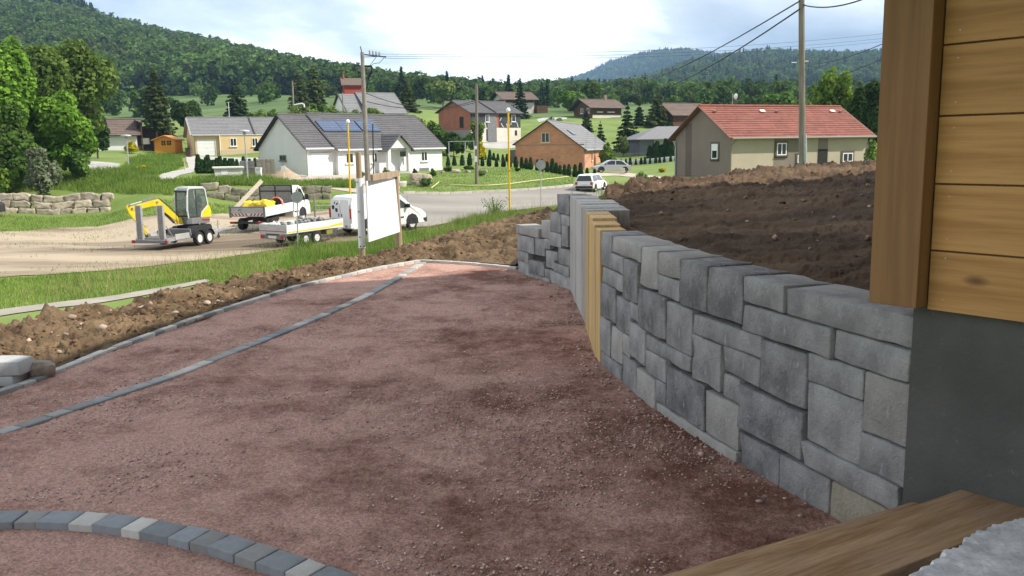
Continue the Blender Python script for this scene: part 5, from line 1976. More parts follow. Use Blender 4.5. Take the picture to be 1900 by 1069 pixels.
# ---- yellow house ------------------------------------------------------------------
h = House('yellow_house', 'yellow rendered bungalow with grey tiled roof and white garage door', [-39.419, 110.098, 1.279, 0.47, 10.454, 6.775, 2.752, 2.659, 4.828, 0.5])
h.walls(M_YREND)
h.roof(M_GREYT, og=.3, oe=.3, verge=M_GUT)
a0, a1 = h.face(366, 275)[0], h.face(401, 275)[0]
panel_door(h, 'front', a0, a1, .02, 2.05, M_DOORW)
xs = h.face(408.5, 275)[0]
MB().span((xs, -.35, -1.2), (h.L, -.002, h.Hf - .12)).build('wall', M_YREND, h.root)
h.slab('front', xs + .05, h.L - .05, -.3, .75, .36, .39, tint('plinth_beige', (.52, .42, .29), (.58, .47, .33)), 'plinth')
for x0, y0, x1, y1 in ((426.5, 256.5, 439.5, 271.5), (467, 256, 479, 271.5)):
    h.winpx('front', x0, y0, x1, y1, off=-.35, panes=2)
h.gutter(-.2, h.L + .2, M_GUT, (True, False))
MB().tube([(xs - .05, -.42, 2.6), (xs - .05, -.42, 0)], .045, 8).build('downpipe', M_FRAME, h.root)
xv, _ = h.slope_f(462, 222)
mb = MB()
mb.bar((xv, h.ef.y, h.ef.z + .08), (xv, h.rid.y, h.rid.z + .08), .10, .16, up=(1, 0, 0))
mb.build('verge_step', M_DARKV, h.root)
MB().tube([(xv - 2.4, h.W / 2, h.Hr), (xv - 2.4, h.W / 2, h.Hr + 2.0)], .03, 6).build('aerial', M_FRAME, h.root)

# ---- orange brick house -------------------------------------------------------------
h = House('brick_house', 'orange hollow brick house shell with grey tiled roof and one gable window', [9.289, 110.348, -1.133, 1.337, 27.4, 8.811, 2.661, 3.443, 6.151, 0.528])
h.walls(M_BRICK)
h.roof(M_GREYT, og=.2, oe=.35, verge=M_DARKV, course=.5)
h.gutter(-.2, h.L + .1, M_GUT, (True, True))
h.winpx('gable', 1004.5, 246.5, 1019.5, 264.5, panes=2, m=mat('cream_frame', (.62, .54, .38), (.70, .62, .46), rough=.6, scale=3))
MB().span((-.02, -.02, 3.05), (.0, h.W + .02, 3.22)).build('concrete_band', tint('concrete_band', (.36, .20, .14), (.42, .25, .18)), h.root)
for px_, w_ in ((1097, .7), (1114, 1.2)):
    a = h.face(px_, 290)[0]
    h.window('front', a, a + w_ * 1.6, 1.0, 2.15, panes=1, m=MATS['cream_frame'])
xa, fa = h.slope_f(1051, 242)
h.on_slope(xa, xa + 2.6, .52, .68, M_GLASS, 'roof_window', .12)
gbx = MB().span((1.5, h.W + .02, -.5), (3.0, h.W + 1.2, 2.6)).build('side_annexe', M_GREYP, h.root)

# ---- unfinished two-storey house ------------------------------------------------------
h = House('unfinished_house', 'half built two storey house of red brick with torn black sheeting', [-6.6, 150.271, 2.831, 0.692, 11.13, 9.361, 5.019, 5.327, 7.044, 0.5])
h.walls(M_BRICK2, base=2)
h.roof(M_SLATE, og=.4, oe=.5, course=.45, x1=None)
xm = h.face(905, 240)[0]
xm2 = h.face(921, 240)[0]
M_SHEET = mat('black_sheeting', (.03, .032, .036), (.065, .066, .07), rough=.6, scale=1.5, bump=.8, bscale=2, bdist=.15)
M_LOWW = tint('pale_ground_floor', (.60, .54, .47), (.70, .64, .57))
fl = h.face(871.5, 237)[1]
h.slab('front', .05, xm + .1, fl, h.Hf - .35, .0, .06, M_SHEET, 'sheeting')
h.slab('front', xm2 + .6, h.L - .05, fl, h.Hf - .35, .0, .06, M_SHEET, 'sheeting')
h.slab('front', .02, xm, -1.5, fl - .01, .0, .05, M_LOWW, 'ground_floor_wall')
h.slab('front', xm2, h.L, -1.5, fl - .01, .0, .05, M_LOWW, 'ground_floor_wall')
h.slab('front', xm - .1, xm2, -1.5, h.Hf - .4, .0, .10, M_GREYP, 'stair_wall')
for x0, y0, x1, y1 in ((900.5, 213.5, 908, 226.5), (949, 213, 956.5, 226)):
    h.winpx('front', x0, y0, x1, y1, panes=1, m=M_FRAME, off=-.06)
for x0, x1, y0 in ((878, 885, 244), (887, 892, 244), (902, 907, 243)):
    a0, a1 = h.face(x0, 250)[0], h.face(x1, 250)[0]
    h.slab('front', a0, a1, .1, 2.1, .05, .08, M_VOID, 'door_opening')
a0, a1 = h.face(955, 250)[0], h.face(959, 250)[0]
h.slab('front', a0, a1, 1.0, 1.9, .05, .08, M_VOID, 'window_opening')
mb = MB()
rr = np.random.default_rng(3)
for k in range(7):
    x = rr.uniform(xm2 + .9, h.L - .6)
    z = rr.uniform(fl + .1, h.Hf - 1.2)
    mb.box((x, -.10, z), (rr.uniform(.08, .2), .02, rr.uniform(.5, 1.1)), Matrix.Rotation(rr.uniform(-.8, .8), 3, 'Y'))
for k in range(4):
    x = rr.uniform(xm - 2.2, xm - .2)
    mb.box((x, -.10, fl + rr.uniform(.0, .6)), (rr.uniform(.1, .25), .02, rr.uniform(.4, .9)), Matrix.Rotation(rr.uniform(-1.2, 1.2), 3, 'Y'))
mb.build('torn_sheeting', mat('pale_insulation', (.55, .53, .52), rough=.8), h.root, kind='stuff')
a0, a1 = h.face(853, 225, 'gable')[0], h.face(860, 225, 'gable')[0]
h.slab('gable', min(a0, a1), max(a0, a1), fl + .02, h.Hf - .75, .0, .04, M_VOID, 'window_opening')
h.slab('gable', .02, h.W - .02, -1.5, fl - .35, .0, .04, tint('grey_render', (.24, .22, .21), (.30, .28, .27)), 'ground_floor_wall')
xv, _ = h.slope_f(889, 190)
MB().bar((xv, h.ef.y, h.ef.z + .12), (xv, h.rid.y, h.rid.z + .12), .12, .25, up=(1, 0, 0)).build('verge_step', M_DARKV, h.root)

# ---- red roofed house behind the soil bank ------------------------------------------
h = House('red_roof_house', 'beige house with red tiled roof and brown window surrounds behind the soil bank', [15.202, 60.433, -0.551, 0.431, 12.702, 6.482, 2.954, 2.948, 5.0, 0.498])
h.walls(M_BEIGE)
h.roof(M_REDT, og=.35, oe=.42, course=.30, verge=mat('verge_brown', (.16, .075, .055), (.20, .10, .07), rough=.8, scale=4))
h.gutter(-.3, h.L + .3, mat('taupe_gutter', (.20, .185, .165), rough=.5), (False, True))
h.slab('gable', .004, h.W - .004, -1.2, h.Hf - .01, .0, .006, M_TAUPE, 'gable_render')
MB().prism([(.0, h.Hf - .008), (h.W, h.Hb - .008), (h.W * h.t, h.Hr - .08)], 'x', -.006, -.001).build('gable_render', M_TAUPE, h.root)
a0, a1 = h.face(1283, 290, 'gable')[0], h.face(1272, 290, 'gable')[0]
h.slab('gable', a0, a1, -1.2, h.Hf + .9, .007, .02, tint('dark_taupe', (.125, .10, .08), (.15, .12, .10)), 'wall_stripe')
M_SUR = tint('surround_brown', (.105, .085, .068), (.13, .105, .085))
a0, h1 = h.face(1333, 267, 'gable'); a1, h0 = h.face(1321, 295, 'gable')
h.window('gable', min(a0, a1), max(a0, a1), h0, h1, panes=1, surround=M_SUR, shutter=True)
sa0, sa1 = h.face(1436, 280)[0], h.face(1485, 280)[0]
h.slab('front', sa0, sa1, -1.2, h.Hf - .25, .0, .012, M_TAUPE, 'taupe_panel')
w = h.winpx('front', 1441, 265.5, 1458, 288, panes=2, surround=M_SUR, off=-.012)
w = h.winpx('front', 1479, 288, 1485.5, 302, panes=1, surround=M_SUR, off=-.012)
sa0, sa1 = h.face(1518, 270)[0], h.face(1536, 270)[0]
h.slab('front', sa0, sa1, -1.2, h.Hf - .25, .0, .012, M_TAUPE, 'taupe_panel')
h.slab('front', sa0, sa1, -.8, h.face(1527, 277)[1], .012, .03, M_VOID, 'door_opening')
h.winpx('front', 1563, 284, 1581, 300, panes=2, surround=M_SUR)
for px_, py_ in ((1413.5, 208.5), (1543.5, 208.5)):
    xa, fa = h.slope_f(px_, py_)
    h.on_slope(xa - .2, xa + .22, fa - .03, fa + .03, M_FRAME, 'roof_vent', .12)
for px_ in (1325, 1440, 1558):
    xa, fa = h.slope_f(px_, 209)
    h.on_slope(xa - .12, xa + .12, fa - .02, fa + .02, M_BRNT, 'tile_vent', .12)
mb = MB()
mb.tube([(3.6, h.W / 2 + 1.2, 4.4), (3.6, h.W / 2 + 1.2, 6.0)], .03, 6)
mb.build('aerial', M_GUT, h.root)
MB().lathe([(.03, 0), (.16, .05), (.22, .12)], (3.6, h.W / 2 + 1.0, 5.8), 'x', 14).build('dish', M_FRAME, h.root)
MB().tube([(-.10, h.W + .1, 2.6), (-.10, h.W - .12, 2.25), (-.10, h.W - .12, -.6)], .05, 8).build('downpipe', M_GUT, h.root)
MB().tube([(.12, -.40, 2.62), (-.06, -.06, 2.2), (-.06, -.06, -.6)], .05, 8).build('downpipe', MATS['taupe_gutter'], h.root)

# ---- grey roofed house far behind the white one, and the red tower ---------------------
p = [-26.224, 165.706, 5.727, 0.525, 7.322, 11.677, 2.98, 3.0, 6.826, 0.5]
h = House('grey_roof_house', 'wide grey roofed house half hidden by shrubs behind the white bungalow', p)
h.walls(M_WREND, base=2)
h.roof(M_GREYT, og=.4, oe=.5, course=.6)
MB().prism([(1.2, -2), (10.4, -2), (10.4, 3.0), (5.8, 6.5), (1.2, 3.0)], 'x', -3.6, -.42).build('wall', M_WREND, h.root)
mb = MB()
for k in range(12):
    for ya, yb in ((.6, 5.8), (11.0, 5.8)):
        y0, y1 = ya + (yb - ya) * k / 12, ya + (yb - ya) * (k + 1.04) / 12
        z0, z1 = 2.55 + 4.05 * k / 12, 2.55 + 4.05 * (k + 1.04) / 12
        mb.add([(-3.9, y0, z0), (-.3, y0, z0), (-.3, y0, z0 + .06), (-3.9, y0, z0 + .06), (-3.9, y1, z1), (-.3, y1, z1)], [(0, 1, 2, 3), (3, 2, 5, 4)])
wr = mb.build('wing_roof', M_GREYT, h.root)
mb = MB()
for ya in (.6, 11.0):
    mb.bar((-3.9, ya, 2.55), (-3.9, 5.8, 6.6), .08, .3, up=(1, 0, 0))
mb.build('barge_board', M_DARKV, wr)
q = at_y(656, 205, 190)
t = thing('red_tower', 'small red boarded tower house with brown roof above the grey roofs', 'tower', (q.x, q.y, q.z - 3), .25)
zt = at_y(656, 157, 190).z - q.z + 3
wd = 32 / FPX * 190
M_REDW = mat('red_boards', (.28, .045, .03), (.36, .07, .045), rough=.8, scale=2, stretch=(1, 1, 6))
MB().span((-wd / 2, 0, 0), (wd / 2, 3.6, zt)).build('wall', M_REDW, t)
zr = at_y(656, 145.5, 190).z - q.z + 3
rf = MB().prism([(-.7, zt - .25), (1.8, zr), (4.3, zt - .25), (4.3, zt - .1), (1.8, zr + .18), (-.7, zt - .1)], 'x', -wd / 2 - .5, wd / 2 + .6).build('roof', M_BRNT, t)
zbk = at_y(656, 168, 190).z - q.z + 3
bal = MB().span((-wd / 2 + .1, -.5, zbk - .8), (wd / 2 + .2, -.42, zbk)).build('balcony', mat('red_balcony', (.42, .075, .05), rough=.8), t)
MB().span((-wd / 2 + .1, -.52, zbk), (wd / 2 + .2, -.38, zbk + .12)).build('rail', mat('red_rail', (.52, .12, .08), rough=.8), bal)
MB().lathe([(.30, zr + .1), (.22, zr + .6), (.12, zr + .62), (.05, zr + 1.3)], (-wd / 2 + .1, 1.8, 0), 'z', 8).build('red_finial', M_REDW, t)

# ---- chalets on the slope -----------------------------------------------------------
h = House('pale_chalet', 'pale chalet with brown roof up the slope behind the dark spruce', [-0.952, 213.138, 9.794, 0.338, 7.416, 8.752, 3.604, 3.899, 5.291, 0.5])
h.walls(tint('chalet_render', (.50, .46, .40), (.60, .56, .50)), base=2)
h.roof(M_BRNT, og=1, oe=1, course=.6)
h.slab('front', .1, h.L - .1, 2.6, 3.4, .0, .06, M_BROWNW, 'timber_band')
for a in (1.2, 4.2):
    h.window('front', a, a + 1.2, .9, 2.2)
h.slab('gable', .3, h.W - .3, 2.6, 3.5, .0, .05, M_BROWNW, 'timber_band')
o = MB().span((h.L + .6, -.5, -.5), (h.L + 3.4, 2.0, 1.9)).build('lean_to', M_BROWNW, h.root)
h = House('brown_chalet', 'dark brown timber chalet with chimney on the green slope, right of the spruce', [18.038, 193.604, 8.022, 0.526, 8.065, 6.924, 2.385, 2.115, 3.958, 0.5])
h.walls(M_BROWNW, base=1.5)
r_ = h.roof(M_BRNT, og=1, oe=1, course=.5)
MB().span((h.L * .72, h.W / 2 - .3, 3.4), (h.L * .72 + .6, h.W / 2 + .3, 5.0)).build('chimney', M_CHIM, r_)
for a in (.9, 3.3):
    h.window('gable', a, a + 1.0, .9, 2.0, panes=2)
h.slab('front', .2, h.L - .2, -.2, .5, .0, .04, M_LOWW, 'plinth')
h.slab('front', 1.4, 3.0, 1.0, 1.2, .0, .05, M_FRAME, 'window_box')
h.slab('front', 4.2, 6.2, 1.0, 1.2, .0, .05, M_FRAME, 'window_box')
q = at_y(1262, 236, 175)
h = House('dark_barn', 'dark barn with dull brown roof left of the red roofed house', [q.x - 2.0, 172, q.z, .5, 9, 6, 2.6, 2.6, 4.6, .5])
h.walls(M_BROWNW, base=2)
h.roof(M_BRNT, og=.6, oe=.7, course=.5)

# ---- grey-blue bungalow partly hidden by the red roofed house -----------------------------
q = at_y(1186.8, 289, 131)
gzr = 131 / FPX
h = House('grey_blue_bungalow', 'bungalow with pale grey hipped roof and slate blue wall by the green lawn', [q.x, 131, q.z, .15, 11, 8, 2.35, 2.35, 4.3, .5])
MB().span((0, 0, -1), (2.2, 8, 2.35)).build('wall', mat('slate_blue_render', (.13, .145, .175), (.16, .175, .205), rough=.9, scale=1), h.root)
MB().span((2.2, 1.2, -1), (11, 8, 2.35)).build('wall', M_WREND, h.root)
MB().span((4.3, -.05, -1), (4.5, .15, 2.3)).build('porch_post', M_FRAME, h.root)
MB().add([(-.7, -.7, 2.3), (11.7, -.7, 2.3), (11.7, 8.7, 2.3), (-.7, 8.7, 2.3), (4, 4, 4.35), (8, 4, 4.35), (-.7, -.7, 2.42), (11.7, -.7, 2.42), (11.7, 8.7, 2.42), (-.7, 8.7, 2.42)],
         [(0, 1, 2, 3), (0, 1, 7, 6), (1, 2, 8, 7), (2, 3, 9, 8), (3, 0, 6, 9), (6, 7, 5, 4), (7, 8, 5), (8, 9, 4, 5), (9, 6, 4)]).build('roof', M_GREYT, h.root)
h.window('front', 2.6, 3.5, .2, 2.0, off=1.2, panes=1)
h.window('front', 5.2, 6.6, .9, 2.0, off=1.2)

# ---- old farmhouse and orange shed at the left --------------------------------------------
def px_box(px0, px1, py0, Y):
    a, b = at_y(px0, py0, Y), at_y(px1, py0, Y)
    return a, b
q = at_y(183, 280, 113)
h = House('old_farmhouse', 'old farmhouse with sagging brown roof and white gable behind the left trees', [q.x, 113, q.z, .35, 4.6, 7, 2.2, 2.2, 4.0, .5])
h.walls(M_WREND)
h.roof(M_BRNT, og=.5, oe=.6, course=.5)
M_VB = M_BROWNW
MB().prism([(4.7, -1), (10.0, -1), (10.0, .9), (4.7, 3.4)], 'y', 1.0, 6.0).build('barn_dark_inside', M_VOID, h.root)  # near-black block in place of the shaded inside of the open barn
mb = MB()
for k in range(9):
    xa, xb = 4.4 + 6.2 * k / 9, 4.4 + 6.2 * (k + 1.04) / 9
    za, zb2 = 3.95 - 3.15 * k / 9, 3.95 - 3.15 * (k + 1.04) / 9
    mb.add([(xa, .0, za), (xa, 7.0, za), (xa, 7, za - .06), (xa, 0, za - .06), (xb, 0, zb2), (xb, 7, zb2)], [(0, 1, 2, 3), (0, 1, 5, 4)])
mb.build('barn_roof', M_BRNT, h.root)
for x in (5.2, 7.0, 8.8):
    MB().span((x, .1, -1), (x + .14, .24, 3.5 - (x - 4.7) * .5)).build('timber_post', M_BROWNW, h.root)
q = at_y(287, 283, 112)
s_ = 112 / FPX
w_, hw_, hr_ = 39 * s_, 24 * s_, 30 * s_
t = thing('garden_shed', 'orange stained garden shed with two small windows on the grass', 'shed', (q.x, q.y, q.z - .1), .05)
M_SHED = mat('orange_boards', (.70, .27, .03), (.80, .35, .05), rough=.6, scale=3, stretch=(1, 1, 8))
MB().prism([(0, 0), (w_, 0), (w_, hw_), (w_ / 2, hr_), (0, hw_)], 'y', 0, 2.6).build('wall', M_SHED, t)
MB().prism([(-.25, hw_ - .12), (w_ / 2, hr_ + .03), (w_ + .25, hw_ - .12), (w_ + .25, hw_ + .02), (w_ / 2, hr_ + .17), (-.25, hw_ + .02)], 'y', -.3, 2.9).build('roof', mat('orange_fascia', (.50, .17, .03), (.58, .22, .045), rough=.6, scale=3), t)
for x in (.95, 1.65):
    f = MB().span((x, -.05, 1.0), (x + .48, 0, 1.55)).build('window', M_VOID, t)
    mb = MB()
    mb.span((x + .22, -.07, 1.0), (x + .26, -.05, 1.55))
    mb.span((x, -.07, 1.25), (x + .48, -.05, 1.29))
    mb.build('glazing_bar', M_SHED, f)
for x in (.02, w_ - .12):
    MB().span((x, -.04, 0), (x + .1, 0, hw_)).build('corner_post', MATS['orange_fascia'], t)
q = at_y(191.5 + 78, 265, 116)
o = MB().box((0, 0, 0), (1.0, .6, .8)).build('water_tank', M_FRAME, bevel=.06)
o.location = at_y(271, 262, 116)
tag(o, 'white plastic tank standing between the farmhouse and the orange shed', 'tank')
# ================================================================ trees and shrubs
def leaf_quads(pos, nrm, size, rng, asp=1.5):
    """one small folded leaf or leaf spray per position"""
    n = len(pos)
    r = rng.normal(size=(n, 3))
    nrm = nrm / (np.linalg.norm(nrm, axis=1)[:, None] + 1e-9)
    t = np.cross(nrm, r)
    t /= np.linalg.norm(t, axis=1)[:, None] + 1e-9
    b = np.cross(nrm, t)
    s = size[:, None]
    V = np.stack([pos - t * s * asp * .5, pos + b * s * .5 + nrm * s * .12, pos + t * s * asp * .5, pos - b * s * .5 + nrm * s * .12], 1)
    return V.reshape(-1, 3), np.arange(4 * n).reshape(n, 4)


def broadleaf_crown(rx, ry, rz, n, leaf, seed, lobes=13, bottom=-.75, open_=0.0):
    """leaves on the outer part of many unequal lobes, centre of crown at the origin"""
    rng = np.random.default_rng(seed)
    C0, R0 = [], []
    for k in range(lobes):
        v = rng.normal(size=3)
        v /= np.linalg.norm(v)
        v[2] = max(v[2], bottom)
        d = rng.uniform(.38, .80)
        C0.append(v * d * np.array([rx, ry, rz]))
        R0.append(rng.uniform(.26, .46) * (1 - .25 * max(0, v[2])))
    C0.append(np.zeros(3))
    R0.append(.5)
    C0, R0 = np.array(C0), np.array(R0)
    w = R0 ** 2
    li = rng.choice(len(C0), n, p=w / w.sum())
    d = rng.normal(size=(n, 3))
    d /= np.linalg.norm(d, axis=1)[:, None]
    rad = R0[li] * (1 - (.55 + open_) * rng.uniform(0, 1, n) ** 2.2)
    rad *= 1 + .22 * (fbm(d[:, 0] * 2.2 + li, d[:, 2] * 2.2 + d[:, 1] * 1.7, 3, seed % 90) - .5)
    pos = C0[li] + d * rad[:, None] * np.array([rx, ry, rz])
    nrm = d * .8 + rng.normal(size=(n, 3)) * .55 + np.array([0, 0, .35])
    return leaf_quads(pos, nrm, leaf * rng.uniform(.6, 1.35, n), rng)


def conifer_crown(r, h, n, leaf, seed, point=1.0, low=.06):
    """whorls of drooping branches carrying sprays, base of trunk at the origin"""
    rng = np.random.default_rng(seed)
    nw = max(8, int(h / .55))
    P, Nn, S = [], [], []
    per = max(4, n // (nw * 7))
    for k in range(nw):
        t = (k + rng.uniform(-.2, .2)) / nw
        z = h * (low + (1 - low) * t)
        L0 = r * (1 - t) ** (.80 * point) * rng.uniform(.82, 1.12)
        nb = 8 if t < .7 else 5
        a0 = rng.uniform(0, 6.28)
        for b in range(nb):
            a = a0 + 6.283 * b / nb + rng.uniform(-.25, .25)
            L = L0 * rng.uniform(.7, 1.12)
            q = rng.uniform(.12, 1, per) ** .75
            side = rng.normal(0, .10, per) * L * q
            x = L * q
            droop = -.28 * L * q ** 1.3 + .10 * L * q ** 3
            P.append(np.c_[x * cos(a) - side * sin(a), x * sin(a) + side * cos(a), z + droop + rng.normal(0, .06, per)])
            Nn.append(np.c_[np.full(per, cos(a) * .5), np.full(per, sin(a) * .5), np.ones(per)] + rng.normal(0, .45, (per, 3)))
            S.append(leaf * (.6 + .7 * (1 - q)) * (.55 + .6 * (1 - t)))
    P.append(np.c_[np.zeros(5), np.zeros(5), np.linspace(h * .95, h * 1.02, 5)])
    Nn.append(rng.normal(size=(5, 3)))
    S.append(np.full(5, leaf * .5))
    return leaf_quads(np.vstack(P), np.vstack(Nn), np.concatenate(S), rng, 1.9)


M_BARK = mat('bark', (.075, .060, .045), (.14, .115, .09), rough=.95, scale=5, bump=.5, bscale=18, stretch=(1, 1, .3))
M_LEAF = {
    'bright': leaf_mat('leaves_bright', (0.098, 0.205, 0.026), (0.185, 0.325, 0.046)),
    'olive': leaf_mat('leaves_olive', (0.112, 0.180, 0.038), (0.190, 0.272, 0.064)),
    'mid': leaf_mat('leaves_mid', (0.069, 0.135, 0.030), (0.122, 0.203, 0.046)),
    'dark': leaf_mat('leaves_dark', (0.039, 0.078, 0.023), (0.076, 0.127, 0.036)),
    'spruce': leaf_mat('needles_spruce', (0.027, 0.053, 0.023), (0.056, 0.092, 0.032), tr=.15),
    'spruce_warm': leaf_mat('needles_warm', (0.057, 0.084, 0.026), (0.108, 0.132, 0.038), tr=.2),
    'thuja': leaf_mat('needles_thuja', (.022, .052, .018), (.045, .082, .026), tr=.15),
    'pale': leaf_mat('leaves_pale', (0.134, 0.193, 0.055), (0.204, 0.264, 0.088)),
    'lime': leaf_mat('leaves_lime', (.120, .200, .025), (.190, .280, .050)),
    'grey': leaf_mat('blossom_grey', (.14, .18, .09), (.27, .30, .20)),
    'broom': leaf_mat('broom_yellow', (.34, .32, .02), (.58, .50, .03)),
    'hillA': leaf_mat('wood_green', (.062, .118, .030), (.112, .175, .050), island=.28, objrand=.40),
    'hillB': leaf_mat('wood_conifer', (.026, .050, .021), (.045, .076, .030), tr=.12, island=.25, objrand=.3),
    'hillC': leaf_mat('wood_pale', (.072, .105, .038), (.110, .150, .056), island=.28, objrand=.25),
}


def trunk(mbp, H, r, lean=(0, 0), limbs=(), seed=0):
    rng = np.random.default_rng(seed)
    pts = [(lean[0] * H * t + rng.normal(0, r * .3), lean[1] * H * t + rng.normal(0, r * .3), H * t) for t in np.linspace(0, 1, 6)]
    pts[0] = (0, 0, -.4)
    mbp.tube(pts, [r * 1.3] + [r * (1 - .75 * t) for t in np.linspace(.1, 1, 5)], 8)
    return pts


def tree(name, label, px, py0, py1, wpx, Y, kind, n=3000, leaf=.35, conifer=False, low=.18, cat='tree', group=None, seed=None, depth=1.0, lobes=13, open_=0.0, basez=None, point=1.0, stem=None):
    """a tree standing at the distance Y under the picture column px, as high and wide as it looks there"""
    seed = seed if seed is not None else int(px * 7 + py1 * 3 + Y) % 9999
    rng = np.random.default_rng(seed)
    a = at_y(px, py0, Y)
    z0 = gz(a.x, Y) if basez is None else basez
    z0 = min(z0, a.z) if abs(a.z - z0) > 2 else z0
    top = at_y(px, py1, Y).z
    H = max(top - z0, .4)
    W = wpx / FPX * Y
    t = thing(name, label, cat, (a.x, Y, z0), rng.uniform(0, 6.28), group)
    m = M_LEAF[kind]
    if conifer:
        V, Fc = conifer_crown(W / 2, H, n, leaf, seed, point, low if low < .15 else .06)
        mb = MB()
        trunk(mb, H * .92, max(.05, H * .014), seed=seed)
        mb.build('trunk', M_BARK, t)
        np_mesh('crown', V, Fc, m, t)
    else:
        cz = z_lo = H * low
        rz = (H - z_lo) / 2
        V, Fc = broadleaf_crown(W / 2, W / 2 * depth, rz, n, leaf, seed, lobes, open_=open_)
        V = V + np.array([0, 0, z_lo + rz])
        np_mesh('crown', V, Fc, m, t)
        mb = MB()
        r = stem or max(.03, H * .018)
        trunk(mb, H * .8, r, seed=seed)
        for k in range(6):
            a_ = rng.uniform(0, 6.28)
            h0 = H * (low + .05 + .09 * k)
            L = W * rng.uniform(.2, .36)
            mb.tube([(0, 0, h0), (L * .5 * cos(a_), L * .5 * sin(a_), h0 + L * .45), (L * cos(a_), L * sin(a_), h0 + L * .8)], [r * .5, r * .3, r * .12], 5)
        mb.build('trunk', M_BARK, t)
    return t


# the big trees at the left edge
tree('leafy_tree', 'tall bright green tree cut by the left edge of the picture', 10, 330, 40, 140, 66, 'bright', 20000, .27, low=.12, lobes=20)
tree('leafy_tree', 'broad olive green tree behind the bright one at the left', 128, 300, 50, 190, 88, 'olive', 22000, .30, low=.06, lobes=24)
tree('leafy_tree', 'rounded bright green tree in front of the olive one, above the bushes', 98, 322, 160, 160, 68, 'bright', 17000, .24, low=.06, lobes=20)
tree('leafy_tree', 'darker low tree at the left edge below the tall bright one', 20, 330, 185, 140, 64, 'mid', 12000, .25, low=.05, lobes=16)
tree('leafy_tree', 'tall tree standing just outside behind the left edge tree', -120, 330, 20, 190, 72, 'mid', 6000, .5, low=.1, lobes=18)
tree('blossom_shrub', 'pale grey green blossoming shrub at the foot of the left trees', 72, 330, 262, 66, 62.5, 'grey', 2600, .20, low=.02, cat='shrub')
tree('leafy_shrub', 'dark green shrub at the foot of the left trees by the side road', 142, 318, 268, 58, 67, 'mid', 2200, .22, low=.02, cat='shrub')
tree('leafy_shrub', 'small yellow green shrub at the far left above the stone wall', 18, 332, 300, 46, 62.5, 'lime', 1400, .20, low=.02, cat='shrub')
tree('leafy_tree', 'dark tree at the right end of the left tree group beside the farmhouse roof', 182, 292, 205, 46, 95, 'dark', 2600, .36, low=.08)
# in front of the wooded hill
tree('spruce_tree', 'tall broad spruce behind the orange shed', 294, 254, 128, 74, 138, 'spruce_warm', 5200, .62, True)
tree('leafy_tree', 'dark round tree just right of the tall broad spruce', 346, 252, 174, 62, 146, 'dark', 2600, .55, low=.10)
tree('spruce_tree', 'dark spruce above the yellow house roof', 441, 224, 150, 64, 165, 'spruce', 3600, .62, True)
tree('poplar_tree', 'left one of two tall dense trees behind the white house', 556, 208, 134, 46, 185, 'spruce_warm', 3400, .62, True, point=.62)
tree('poplar_tree', 'right and taller one of two dense trees behind the white house', 584, 208, 124, 52, 192, 'spruce_warm', 3600, .65, True, point=.62)
tree('spruce_tree', 'green spruce at the right end of the grey roofs', 756, 204, 152, 50, 180, 'spruce_warm', 2600, .55, True)
tree('leafy_tree', 'airy pale tree on the horizon between the roofs', 822, 200, 139, 44, 230, 'pale', 1800, .60, low=.12, open_=.3)
tree('spruce_tree', 'slim spruce standing before the pale chalet', 966, 214, 150, 36, 195, 'spruce', 2600, .55, True)
tree('spruce_tree', 'dark spruce on the horizon left of the pale chalet', 888, 196, 158, 32, 260, 'spruce', 1200, .6, True)
tree('leafy_tree', 'light green tree between the two chalets', 1056, 214, 169, 50, 225, 'bright', 2000, .55, low=.1)
tree('spruce_tree', 'dark blue green spruce below the brown chalet', 1164, 268, 194, 56, 140, 'spruce', 3200, .5, True)
tree('spruce_tree', 'small spruce beside the ridge of the orange brick house', 1114, 256, 226, 28, 142, 'spruce', 1200, .38, True)
tree('spruce_tree', 'small dark spruce between the brown chalet and the roof window', 1088, 236, 206, 34, 165, 'spruce', 1200, .45, True)
tree('spruce_tree', 'broad green spruce right of the brown chalet', 1218, 232, 176, 60, 172, 'spruce_warm', 2800, .6, True)
tree('spruce_tree', 'slender spruce next to the broad one, right of the brown chalet', 1186, 232, 190, 34, 176, 'spruce', 1400, .5, True)
tree('spruce_tree', 'small spruce at the dark barn roof', 1242, 246, 216, 26, 158, 'spruce', 1000, .4, True)
tree('leafy_shrub', 'pale green bush in front of the blue green spruce', 1156, 274, 250, 26, 132, 'pale', 900, .28, low=.02, cat='shrub')
tree('leafy_tree', 'round dark tree behind the red roof, left of the utility pole', 1462, 215, 160, 82, 150, 'mid', 3600, .5, low=.08)
tree('leafy_tree', 'dark green bush tree behind the red roof ridge', 1405, 215, 172, 62, 190, 'dark', 2400, .55, low=.08)
tree('leafy_tree', 'tall airy yellow green tree right of the utility pole', 1542, 240, 106, 92, 105, 'lime', 4200, .36, low=.10, open_=.45, lobes=22)
tree('leafy_tree', 'dark green tree beside the corner board of the wooden house', 1612, 250, 134, 78, 82, 'dark', 12000, .23, low=.05, lobes=20)
tree('leafy_tree', 'tree standing behind the wooden house corner', 1735, 250, 120, 120, 95, 'mid', 3000, .45, low=.08)
tree('climber_shrub', 'brown and green climbing shrub at the right end of the beige wall', 1621, 296, 250, 26, 62, 'olive', 900, .16, low=.02, cat='shrub')
